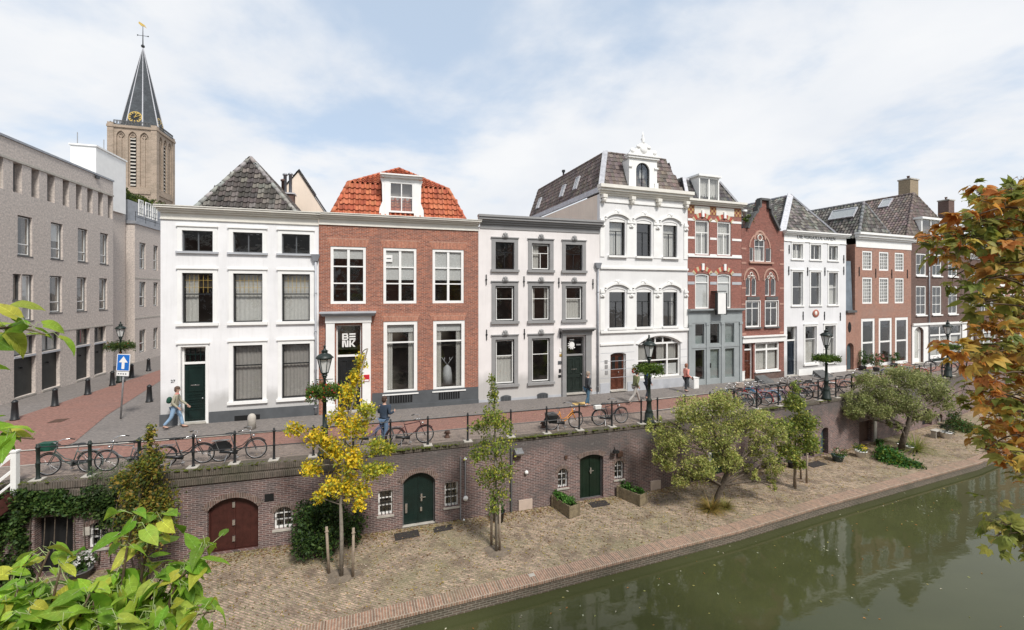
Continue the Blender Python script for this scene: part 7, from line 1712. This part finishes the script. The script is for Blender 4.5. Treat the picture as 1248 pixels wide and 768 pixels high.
def stake(p, h, lab, lean=(0, 0)):
    m = MB(); m.tube([(0, 0, 0), (lean[0], lean[1], h)], [.045, .04], 8); m.torus((lean[0]*.9, lean[1]*.9, h*.9), .05, .012, 'z', 10, 5); o = m.build('tree_stake', 'stake', None, True, loc=p); tag(o, lab, 'tree stake', 'stakes beside the young trees')
def tie(a, b, lab):
    m = MB(); m.tube([a, (Vector(a)+Vector(b))/2+Vector((0, 0, -.03)), b], .018, 6); tag(m.build('tree_tie', 'rubber', None), lab, 'tree tie', 'rubber ties on the young trees')
# 1 yellow tree
Y1 = 13.2; b = gpt(416, 702, TZ); top = ppt(448, 425, Y1)-b
YEL = [(0.891, 0.604, 0.029), (0.920, 0.719, 0.043), (0.719, 0.546, 0.043), (0.489, 0.489, 0.057), (0.316, 0.388, 0.057)]
YG = [(0.442, 0.469, 0.069), (0.304, 0.373, 0.055), (0.690, 0.580, 0.055)]
cl = [C(360, 524, 13.1, .30, .2, .16, 230), C(385, 532, 13.1, .32, .2, .2, 300), C(405, 545, 13.2, .35, .3, .3, 420), C(380, 570, 13.1, .30, .25, .22, 300), C(415, 590, 13.2, .45, .35, .3, 520), C(436, 600, 13.1, .35, .3, .25, 360),
      C(425, 560, 13.3, .45, .4, .4, 620), C(432, 520, 13.2, .45, .35, .35, 560), C(412, 508, 13.3, .28, .25, .25, 250), C(425, 480, 13.2, .25, .22, .35, 320), C(433, 460, 13.1, .16, .15, .3, 200), C(440, 440, 13.2, .13, .12, .25, 150), C(390, 604, 13.2, .22, .2, .15, 170), C(437, 617, 13.1, .2, .2, .12, 130)]
t1 = tree('yellow_tree', 'slim yellow autumn tree between two stakes on the terrace', b, [(0, 0, 0), (.01, 0, 1.2), (-.02, 0, 2.2), (.05, 0, 3.3), (.15, 0, 4.6), tuple(top)], .065, .022, [c[:6]+(int(c[6]*1.45),) for c in cl], .10, YEL, 'pbark', None, 12, .24)
cl = [C(455, 575, 13.3, .38, .3, .22, 330), C(472, 572, 13.2, .3, .2, .12, 200), C(462, 545, 13.4, .35, .3, .25, 330), C(448, 500, 13.3, .3, .25, .25, 260), C(475, 548, 13.3, .2, .2, .15, 110)]
cc = [(q[0]-b.x, q[1]-b.y, q[2]-b.z)+q[3:] for q in cl]; leafmesh('crown', clump_pts([c[:6]+(int(c[6]*1.5),) for c in cc], 12, .2), .095, YG, parent=t1)
stake(gpt(401, 699, TZ), 1.45, 'left stake beside the yellow tree trunk', (-.08, 0)); stake(gpt(430, 703, TZ), 1.5, 'right stake beside the yellow tree trunk', (.02, 0))
# 2 slim green tree
b = gpt(605, 672, TZ); G2 = [(0.22, 0.25, 0.05), (0.270, 0.351, 0.054), (0.459, 0.446, 0.068), (0.121, 0.189, 0.041)]
cl = [C(602, 465, 14.4, .08, .08, .3, 90), C(601, 485, 14.4, .14, .12, .3, 200), C(600, 510, 14.4, .35, .3, .28, 420), C(588, 520, 14.4, .3, .2, .2, 230), C(614, 520, 14.4, .25, .2, .25, 250), C(603, 545, 14.4, .5, .35, .3, 600), C(582, 555, 14.4, .3, .2, .18, 220), C(612, 575, 14.4, .35, .3, .25, 350), C(596, 580, 14.4, .35, .3, .3, 350), C(607, 605, 14.4, .3, .25, .25, 260), C(599, 620, 14.4, .2, .15, .15, 100)]
cl = [(c[0], c[1], c[2], c[3]*1.3, c[4]*1.2, c[5]*1.1, int(c[6]*1.15)) for c in cl]
tree('young_tree', 'slim young green tree tied to three stakes before the pinkish hatch board', b, [(0, 0, 0), (.0, 0, 1.5), (-.03, 0, 3.0), (-.06, 0, 4.6), (-.08, 0, 5.9)], .05, .016, cl, .095, G2, 'pbark', None, 9, .2)
for px, py, h, lab in ((599, 664, 1.65, 'left stake of the slim young green tree'), (609, 671, 1.55, 'right stake of the slim young green tree'), (604.5, 657, 1.6, 'rear stake of the slim young green tree')): stake(gpt(px, py, TZ), h, lab)
q = gpt(599, 664, TZ); q2 = gpt(609, 671, TZ); tie(q+Vector((0, 0, 1.55)), q2+Vector((0, 0, 1.35)), 'black rubber tie between the stakes of the slim young tree')
# 3 broad leafy tree
b = gpt(872, 618, TZ); YT = 17.6
G3 = [(0.337, 0.385, 0.100), (0.474, 0.521, 0.151), (0.237, 0.288, 0.076), (0.632, 0.596, 0.200), (0.396, 0.367, 0.133)]
cl = [C(820, 535, 17.3, .75, .7, .6, 2300), C(812, 560, 17.1, .55, .5, .5, 1300), C(845, 500, 17.6, .85, .7, .55, 2600), C(880, 492, 17.6, .75, .7, .5, 2200), C(870, 530, 17.4, 1.0, .9, .7, 3600), C(905, 515, 17.8, .8, .7, .6, 2400), C(850, 570, 17.1, .8, .6, .5, 2300), C(888, 562, 17.4, .6, .6, .45, 1600), C(925, 545, 17.8, .6, .6, .6, 1600), C(942, 570, 17.8, .45, .5, .5, 900), C(945, 530, 18.0, .55, .5, .5, 1200), C(930, 512, 18.0, .5, .5, .4, 900), C(940, 590, 17.8, .2, .3, .3, 260), C(800, 520, 17.3, .4, .4, .4, 600), C(830, 585, 17.0, .5, .4, .25, 700), C(918, 575, 17.7, .35, .4, .3, 450)]
def P(px, py, Y): v = ppt(px, py, Y)-b; return (v.x, v.y, v.z)
tree('leafy_tree', 'broad drooping leafy tree with a dark leaning trunk in dry grass', b, [(0, 0, 0), (.05, 0, .35), P(880, 592, 17.6), P(888, 572, 17.6), P(880, 548, 17.6), P(868, 520, 17.5)], .13, .06, cl, .085, G3, 'bark', None, 24, .11, tw=8)
# 4 bushy staked tree
b = gpt(968, 594, TZ); G4 = [(0.206, 0.283, 0.062), (0.309, 0.382, 0.083), (0.494, 0.482, 0.103), (0.145, 0.182, 0.052)]
cl = [C(970, 470, 18.9, .12, .12, .35, 160), C(968, 492, 18.9, .45, .4, .4, 900), C(980, 515, 18.9, .6, .5, .5, 1700), C(955, 525, 18.9, .6, .5, .5, 1500), C(985, 540, 18.9, .5, .5, .4, 1000), C(962, 550, 18.9, .5, .45, .4, 900), C(975, 565, 18.9, .3, .3, .25, 300), C(945, 560, 18.8, .3, .3, .3, 300)]
tree('young_tree', 'bushy staked green tree beside the dark cellar openings', b, [(0, 0, 0), (.02, 0, 1.2), (.05, 0, 2.4), (.06, 0, 3.9)], .05, .02, cl, .11, G4, 'pbark', None, 14, .16)
stake(gpt(969.5, 596, TZ), 1.55, 'left pale stake of the bushy green tree'); stake(gpt(983, 589, TZ), 1.5, 'right stake of the bushy green tree', (.03, 0)); stake(gpt(976, 584, TZ), 1.35, 'rear stake of the bushy green tree')
# 5 broad crabapple
b = gpt(1098, 549, TZ); G5 = [(0.246, 0.289, 0.097), (0.347, 0.381, 0.136), (0.179, 0.208, 0.072), (0.448, 0.462, 0.193), (0.314, 0.300, 0.136)]
def P(px, py, Y): v = ppt(px, py, Y)-b; return (v.x, v.y, v.z)
cl = [C(1045, 490, 23.5, .8, .7, .6, 2000), C(1040, 503, 23.2, .5, .5, .4, 900), C(1065, 470, 23.8, 1.0, .9, .7, 2800), C(1100, 460, 24, 1.1, .9, .6, 3000), C(1130, 470, 24.2, 1.0, .9, .7, 2600), C(1150, 488, 24.4, .8, .7, .6, 1700), C(1095, 490, 23.6, 1.2, .9, .7, 3400), C(1070, 500, 23.4, .8, .7, .4, 1700), C(1120, 505, 23.8, .8, .7, .5, 1500), C(1090, 518, 23.4, .4, .5, .25, 400)]
tree('crabapple_tree', 'broad grey green crabapple with a leaning trunk above the white pots', b, [(0, 0, 0), P(1101, 535, 23.8), P(1106, 520, 23.8), P(1110, 503, 23.8), P(1100, 480, 23.8)], .16, .07, cl, .10, G5, 'bark', None, 24, .11, tw=8)

# ------------------------------------------------------------------ near trees with broad leaves
def leaf_tpl(n=6, w=.62, heart=False, lobes=False, veins=False):
    vs = []; fs = []
    for i in range(n+1):
        t = i/n; x = t; ww = (math.sin(math.pi*min(1, t**.62))**.8)*w/2*(1-.25*t) if not lobes else (math.sin(math.pi*t**.8)**.7)*w/2*(1+.22*math.cos(t*math.pi*5))
        if heart and t < .12: ww = w*.28
        z = -.28*t*t+.05*math.sin(t*3); k = .10
        vs += [(x-(.09 if heart and t < .1 else 0), -ww, z+ww*k*2+.02*math.sin(t*9)), (x, 0, z), (x-(.09 if heart and t < .1 else 0), ww, z+ww*k*2+.02*math.sin(t*8+1))]
    for i in range(n): fs += [(3*i, 3*i+3, 3*i+4, 3*i+1), (3*i+1, 3*i+4, 3*i+5, 3*i+2)]
    if veins:                                    # raised midrib and side veins
        nf = len(fs)
        def strip_(a, b, w_):
            d = Vector(b)-Vector(a); q = Vector((-d.y, d.x, 0)).normalized()*w_; k = len(vs); up = Vector((0, 0, .012))
            for pnt in (Vector(a)+q+up, Vector(a)-q+up, Vector(b)-q*.4+up, Vector(b)+q*.4+up): vs.append(tuple(pnt))
            fs.append((k, k+1, k+2, k+3))
        for i in range(n): strip_(vs[3*i+1], vs[3*i+4], .012)
        for i in range(1, n-1):
            for o in (0, 2): strip_(vs[3*i+1], tuple(Vector(vs[3*i+3+o]).lerp(Vector(vs[3*i+4]), .12)), .006)
    return vs, fs
def compound(n=7):
    """broad five to seven lobed autumn leaf"""
    vs = []; fs = []
    for k in range(5):
        a = R(-78+39*k); L = [.60, .82, .95, .82, .60][k]; tv, tf = leaf_tpl(4, .62); b_ = len(vs); dz = .012*k
        for x, y, z in tv: vs.append((L*(x*math.cos(a)-y*math.sin(a)), L*(x*math.sin(a)+y*math.cos(a)), L*z+dz))
        fs += [tuple(i+b_ for i in f) for f in tf]
    return vs, fs
def place_leaves(mb, stems, spots, tpl, size, cols, pet=.35, up=0, out=None):
    tv, tf = tpl
    for p, anchor in spots:
        p = Vector(p); d = Vector((p-anchor)); d.z *= .4
        d = (d.normalized() if d.length > .01 else Vector((1, 0, 0)))+Vector([random.gauss(0, .45) for _ in range(3)])+Vector((0, 0, -.55+up)); d.normalize()
        q = Vector((random.gauss(0, .5), random.gauss(0, .5), 1)); s = q.cross(d).normalized(); nn = d.cross(s); L = size*random.choice((.5, .75, .9, 1, 1.1, 1.3))*random.uniform(.9, 1.1)
        col = jit(random.choice(cols), .22); curl = random.uniform(.4, 1.6)
        tw = random.uniform(-.9, .9); vs = [p+d*(x*L)+(s*math.cos(tw*x)+nn*math.sin(tw*x))*(y*L)+nn*((z*curl+.03*math.sin(11*x+tw*5)*abs(y))*L) for x, y, z in tv]; nb = NBLADE if len(tv) > 30 and len(tf) > 20 and tpl is TPL_V else len(tf)
        mb.add(vs, tf[:nb], col); c2 = tuple(min(.95, c_*1.35+.05) for c_ in col)
        if nb < len(tf): mb.add(vs, tf[nb:], c2)
        a = p-d*L*pet*.6+Vector((0, 0, L*pet*.35)); stems.tube([anchor, a, p+d*.02], [.0018, .0016, .0012], 4, False)
TPL_V = leaf_tpl(6, .68, True, False, True); NBLADE = 12
# 6 bottom left
gs = [(.27, .46, .04), (.34, .52, .06), (.20, .38, .035), (.42, .56, .08), (.17, .31, .03), (.50, .53, .07)]
b = Vector((-2.5, 1.15, TZ)); t = empty('near_tree', 'bright green broad-leaved young tree close to the camera, lower left', 'tree', b)
W_ = MB(); W_.tube([(0, 0, 0), (.05, .05, 2.5), (.0, .1, 4.5), (.1, .2, 5.6)], [.07, .06, .045, .03], 10)
LM = MB(); ST = MB()
twigs = [  # tip px, tip py, depth, root px, root py, leaves
 (165, 625, 2.1, 145, 790, 9), (200, 628, 2.2, 170, 790, 9), (255, 665, 2.2, 180, 760, 12), (262, 745, 2.1, 150, 790, 10), (60, 672, 2.0, 40, 800, 10), (75, 690, 2.0, 55, 800, 12), (15, 700, 2.2, 0, 810, 14),
 (100, 720, 2.0, 90, 820, 16), (150, 700, 2.1, 130, 820, 16), (200, 700, 2.1, 160, 820, 14), (40, 740, 1.9, 20, 830, 16), (120, 750, 1.9, 100, 830, 18), (190, 745, 2.0, 150, 830, 14), (0, 735, 1.9, -20, 820, 12), (75, 770, 1.8, 70, 850, 14), (160, 780, 1.9, 150, 850, 12), (230, 690, 2.1, 200, 800, 10), (20, 780, 1.8, 10, 850, 12)]
for _ in range(22): q_ = random.uniform(-10, 205); twigs.append((q_, random.uniform(712, 775), random.uniform(1.8, 2.2), q_-15, 850, 12))
for tx, ty, Y, rx, ry, n in twigs:
    tip = ppt(tx, ty, Y); root = ppt(rx, ry, Y+.05); pts = limb(W_, root-b, tip-b, .009, .0035, .08, 6, 6)
    spots = []
    n = int(n*2.5)
    for k in range(n):
        f = (k+.5)/n; f = f**.75; j = min(5, int(f*6)); a = pts[j].lerp(pts[j+1], f*6-j); o = Vector([random.gauss(0, 1) for _ in range(3)]).normalized()*random.uniform(.03, .075); spots.append((a+o, a))
    spots.append((pts[-1]+Vector((0, 0, .01)), pts[-1]))
    place_leaves(LM, ST, spots, TPL_V, .095, gs)
for tx, ty, Y, rx, ry, n in twigs[:18:3]: limb(W_, (.05, .12, 4.9), ppt(rx, ry, Y+.05)-b, .02, .009, .08)
W_.build('trunk', 'twig', t, True); LM.build('crown', 'bigleaf', t, True); ST.build('leaf_stalks', 'gtwig', t, True)
# 7 left edge branch
b = Vector((-3.6, 1.6, TZ)); t = empty('near_tree', 'green broad-leaved branches reaching in from the left edge', 'tree', b)
W_ = MB(); W_.tube([(0, 0, 0), (.05, .0, 3), (-.05, .1, 5.8), (.0, .1, 9.3)], [.1, .09, .06, .03], 10); LM = MB(); ST = MB()
for tx, ty, Y, rx, ry, n in ((38, 398, 2.2, -160, 440, 13), (8, 378, 2.3, -140, 400, 9), (55, 408, 2.2, 0, 400, 5), (10, 420, 2.2, -140, 460, 8), (42, 535, 2.2, -160, 560, 12), (15, 545, 2.2, -150, 580, 8), (-30, 450, 2.2, -170, 500, 9)):
    tip = ppt(tx, ty, Y); root = ppt(rx, ry, Y+.02); pts = limb(W_, root-b, tip-b, .008, .0035, .06, 6, 6); spots = []
    limb(W_, (0, .08, (root-b).z-.5), root-b, .02, .008, .05)
    for k in range(n):
        f = .55+.45*(k+.5)/n; j = min(5, int(f*6)); a = pts[j].lerp(pts[j+1], f*6-j); o = Vector([random.gauss(0, 1) for _ in range(3)]).normalized()*random.uniform(.02, .06); spots.append((a+o, a))
    place_leaves(LM, ST, spots, TPL_V, .115, gs)
W_.build('trunk', 'twig', t, True); LM.build('crown', 'bigleaf', t, True); ST.build('leaf_stalks', 'gtwig', t, True)
# 8 right autumn tree
AUT_G = [(0.268, 0.292, 0.059), (0.197, 0.239, 0.052), (0.356, 0.360, 0.086), (0.465, 0.410, 0.102)]; AUT_O = [(0.553, 0.238, 0.047), (0.631, 0.336, 0.072), (0.447, 0.169, 0.040), (0.658, 0.449, 0.095), (0.500, 0.280, 0.079)]
b = Vector((8.3, 4.6, TZ)); t = empty('near_tree', 'autumn tree with green and orange leaves filling the right edge', 'tree', b)
W_ = MB(); W_.tube([(0, 0, 0), (.05, .0, 3), (-.1, .1, 7), (-.2, .0, 9), (-.1, 0, 12)], [.22, .19, .14, .10, .06], 12); LG = MB(); LO = MB(); ST = MB()
cent = []
for ty, tx0 in ((240, 1205), (255, 1195), (270, 1160), (283, 1125), (295, 1118), (310, 1140), (325, 1150), (342, 1160), (358, 1168), (375, 1185), (392, 1195), (408, 1200), (425, 1155), (430, 1165), (447, 1205), (465, 1190), (475, 1168), (490, 1188), (505, 1190), (520, 1200), (535, 1185), (548, 1195), (562, 1222), (580, 1240), (600, 1246)):
    x = tx0+6
    while x < 1275:
        cent.append((x+random.uniform(-5, 5), ty+random.uniform(-6, 6))); x += random.uniform(8, 12)
cent += [(random.uniform(1196, 1262), random.uniform(300, 560)) for _ in range(60)]+[(random.uniform(1186, 1262), random.uniform(232, 310)) for _ in range(60)]
cent += [(random.uniform(1206, 1262), random.uniform(606, 664)) for _ in range(16)]
cent += [(1232, 228), (1244, 222), (1222, 236), (1215, 660), (1232, 650), (1240, 632), (1225, 640), (1245, 660), (1250, 640), (1216, 650)]
for px, py in cent:
    Y = random.uniform(4.2, 5.4); c = ppt(px, py, Y)-b; org = py > 395 or random.random() < .30
    if 640 > py > 610 or py > 625: org = False
    if py > 410 and random.random() < .35: org = False
    spots = []
    for _ in range(random.choice((3, 4, 5))): o = Vector([random.gauss(0, 1) for _ in range(3)]).normalized()*random.uniform(.04, .13); spots.append((c+o, c))
    place_leaves(LO if org else LG, ST, spots, compound() if random.random() < .75 else leaf_tpl(5, .6), .125, AUT_O if org else AUT_G, up=.15)
    if random.random() < .35: limb(W_, ppt(min(px+random.uniform(40, 90), 1330), py+random.uniform(-12, 20), Y)-b, c, .012, .004, .08, 5)
for _ in range(230):                             # the rest of the crown, round the trunk
    th = random.uniform(0, 6.28); c = Vector((2.6*random.uniform(.3, 1)*math.cos(th), 2.4*random.uniform(.3, 1)*math.sin(th), random.uniform(6.6, 13)))
    if (c.x+b.x)/max(.1, c.y+b.y) < 1.27: continue
    spots = []
    for _ in range(4): o = Vector([random.gauss(0, 1) for _ in range(3)]).normalized()*random.uniform(.06, .25); spots.append((c+o, c))
    place_leaves(LO if random.random() < .45 else LG, ST, spots, compound(), .17, AUT_O if random.random() < .4 else AUT_G, up=.15)
    if random.random() < .3: limb(W_, (-.1, .05, c.z-.8), c, .03, .006, .08, 5)
for tx, ty, rx, ry in ((1115, 290, 1400, 330), (1205, 240, 1400, 260), (1165, 362, 1400, 400), (1160, 430, 1400, 470), (1185, 500, 1400, 540), (1190, 545, 1400, 600), (1212, 655, 1400, 620)):
    a = ppt(rx, ry, 4.9)-b; limb(W_, (-.1, .05, a.z-.4), a, .06, .03, .06); limb(W_, a, ppt(tx, ty, 4.8)-b, .03, .006, .05, 6, 8)
W_.build('trunk', 'twig', t, True); LG.build('green_foliage', 'bigleaf', t, True); LO.build('orange_foliage', 'bigleaf', t, True); ST.build('leaf_stalks', 'twig', t, True)
# ------------------------------------------------------------------ houses on the camera's side (they show in the glass)
for k, (x0, x1, zt, mt, lab) in enumerate(((-30, -21, 10, 'brick8', 'red brick house behind the viewpoint, farthest left'), (-20.9, -12, 11.5, 'brick9', 'dark brick house behind the viewpoint, left of centre'), (-11.9, -2, 10.5, 'stucco7', 'white plastered house behind the viewpoint'), (-1.9, 7, 12, 'brick2', 'warm brick house behind the viewpoint'), (7.1, 17, 10.5, 'brick9', 'dark brick house behind the viewpoint, right of centre'), (17.1, 28, 11.5, 'brick8', 'red brick house behind the viewpoint, right'))):
    f = lambda x: (x, -9.0+.37*x)
    H = House(f(x1), f(x0), 'opposite_house', lab, 'house', 'houses on the near side of the canal')
    for j in range(3):
        for i in range(3): u = H.L*(i+.5)/3; window(H, u-.6, u+.6, .9+3.3*j, 3.0+3.2*j, fm='white', fw=.14, cols=2, tr=(.4,), cur='none', rec=.06)
    cornice(H, 0, H.L, zt-.1, zt+.3, .3, 'white'); H.wall(mt, zt, 8)
    rm_ = MB(); rm_.add([(0, .1, zt), (H.L, .1, zt), (H.L, 8, zt), (0, 8, zt), (.3, 4, zt+3.2), (H.L-.3, 4, zt+3.2)], [(0, 1, 5, 4), (3, 4, 5, 2), (0, 4, 3), (1, 2, 5)]); rm_.build('roof', 'dstone', H.root)

# ------------------------------------------------------------------ camera, light, sky
cam = bpy.data.cameras.new('camera'); co = bpy.data.objects.new('camera', cam); COL.objects.link(co)
co.location = (0, 0, CAMZ); co.rotation_euler = (R(90), 0, 0); cam.sensor_width = 36; cam.lens = 36*F_PX/1248; cam.shift_y = (HY-384)/1248
cam.clip_start = .05; cam.clip_end = 3000; sc.camera = co
SUN_EL, SUN_AZ = 50, 147       # azimuth measured clockwise from +Y: behind the viewer, a little to the right
sd = Vector((math.sin(R(SUN_AZ))*math.cos(R(SUN_EL)), math.cos(R(SUN_AZ))*math.cos(R(SUN_EL)), math.sin(R(SUN_EL))))
sl_ = bpy.data.lights.new('sun', 'SUN'); sl_.energy = SUN_E; sl_.angle = R(11); sl_.color = (1, .965, .92); so = bpy.data.objects.new('sun', sl_); COL.objects.link(so)
so.rotation_euler = (-sd).to_track_quat('-Z', 'Y').to_euler()
wd = bpy.data.worlds.new('World'); sc.world = wd; wd.use_nodes = True; nt = wd.node_tree; N = nt.nodes; N.clear(); K = nt.links
sky = N.new('ShaderNodeTexSky'); sky.sky_type = 'NISHITA'; sky.sun_disc = False; sky.sun_elevation = R(SUN_EL); sky.sun_rotation = R(SUN_AZ); sky.air_density = 1.0; sky.dust_density = .6
tc = N.new('ShaderNodeTexCoord'); sp = N.new('ShaderNodeSeparateXYZ'); K.new(tc.outputs['Generated'], sp.inputs[0])
def math_(op, a, b=None):
    m = N.new('ShaderNodeMath'); m.operation = op
    for i, v in enumerate((a, b)):
        if v is None: continue
        if hasattr(v, 'links'): K.new(v, m.inputs[i])
        else: m.inputs[i].default_value = v
    return m.outputs[0]
zc = math_('MAXIMUM', sp.outputs[2], 0.0); zd = math_('ADD', zc, .22)
cb = N.new('ShaderNodeCombineXYZ'); K.new(math_('DIVIDE', sp.outputs[0], zd), cb.inputs[0]); K.new(math_('DIVIDE', sp.outputs[1], zd), cb.inputs[1])
def nz(scale, det, off, rough=.55, dist=.2):
    mp = N.new('ShaderNodeMapping'); mp.inputs['Location'].default_value = off; K.new(cb.outputs[0], mp.inputs[0]); n = N.new('ShaderNodeTexNoise'); n.inputs['Scale'].default_value = scale; n.inputs['Detail'].default_value = det; n.inputs['Roughness'].default_value = rough; n.inputs['Distortion'].default_value = dist; K.new(mp.outputs[0], n.inputs[0]); return n.outputs[0]
a = nz(.95, 9, CLOUD_OFF, .56); d = nz(2.6, 6, (7.3, 1.2, 0), .55)
cv = math_('ADD', math_('MULTIPLY', a, .8), math_('MULTIPLY', d, .2))
hz = math_('MULTIPLY', math_('POWER', math_('SUBTRACT', 1.0, zc), 5.0), .16)
cv = math_('ADD', cv, hz)
rp = N.new('ShaderNodeValToRGB'); K.new(cv, rp.inputs[0]); e = rp.color_ramp.elements; e[0].position = RAMP[0]; e[0].color = (.0,)*3+(1,); e[1].position = RAMP[1]; e[1].color = (1,)*3+(1,)
rp.color_ramp.interpolation = 'EASE'
cr = N.new('ShaderNodeValToRGB'); K.new(nz(1.7, 5, (3.1, 5.5, 0)), cr.inputs[0]); e = cr.color_ramp.elements; e[0].position = .3; e[0].color = CLOUD_A; e[1].position = .65; e[1].color = CLOUD_B
veil = N.new('ShaderNodeMix'); veil.data_type = 'RGBA'; veil.inputs[0].default_value = VF; K.new(sky.outputs[0], veil.inputs[6]); veil.inputs[7].default_value = VEIL
mx = N.new('ShaderNodeMix'); mx.data_type = 'RGBA'; K.new(rp.outputs[0], mx.inputs[0]); K.new(veil.outputs[2], mx.inputs[6]); K.new(cr.outputs[0], mx.inputs[7])
bg = N.new('ShaderNodeBackground'); bg.inputs[1].default_value = SKY_S; K.new(mx.outputs[2], bg.inputs[0]); wo = N.new('ShaderNodeOutputWorld'); K.new(bg.outputs[0], wo.inputs[0])
sc.view_settings.view_transform = 'Standard'; sc.view_settings.look = 'None'; sc.view_settings.exposure = EXPO; sc.view_settings.gamma = 1; sc.view_settings.use_curve_mapping = False
try: sc.cycles.max_bounces = 8; sc.cycles.transparent_max_bounces = 16; sc.cycles.use_denoising = True
except Exception: pass

# ------------------------------------------------------------------ bands, rails and panes that came out of one loop become parts of their own
def split_loose(o, most=100):
    me = o.data; n = len(me.vertices); par_ = list(range(n))
    def find(i):
        while par_[i] != i: par_[i] = par_[par_[i]]; i = par_[i]
        return i
    for p in me.polygons:
        v = p.vertices; r = find(v[0])
        for w in v[1:]: par_[find(w)] = r
    isl = {}
    for p in me.polygons: isl.setdefault(find(p.vertices[0]), []).append(p)
    if not 1 < len(isl) <= most: return
    for fs in isl.values():
        idx = sorted({v for p in fs for v in p.vertices}); mp_ = {v: i for i, v in enumerate(idx)}
        m = bpy.data.meshes.new(o.name.split('.')[0]); m.from_pydata([me.vertices[v].co[:] for v in idx], [], [tuple(mp_[v] for v in p.vertices) for p in fs]); m.materials.append(me.materials[0])
        c = bpy.data.objects.new(o.name.split('.')[0], m); COL.objects.link(c); c.parent = o.parent; c.matrix_local = o.matrix_local.copy()
    bpy.data.objects.remove(o)
SPLIT = ('string_course', 'rail', 'white_band', 'grey_band', 'pink_band', 'rustication_groove', 'curtain', 'door_glass', 'shop_glass', 'frosted_film', 'grip', 'eyes', 'lead_strip', 'door_bolt', 'roof_mast', 'steps', 'spire_rib', 'plinth', 'arch_moulding', 'tracery', 'mudguard', 'pannier_bags')
bpy.context.view_layer.update()
done = set()
for o in list(COL.objects):
    b_ = o.name.split('.')[0]
    if o.type == 'MESH' and b_ in SPLIT and not o.children and o.data.users == 1: split_loose(o)
    elif o.type == 'MESH' and b_ in ('leaf_stalks', 'flowers'): o['kind'] = 'stuff'
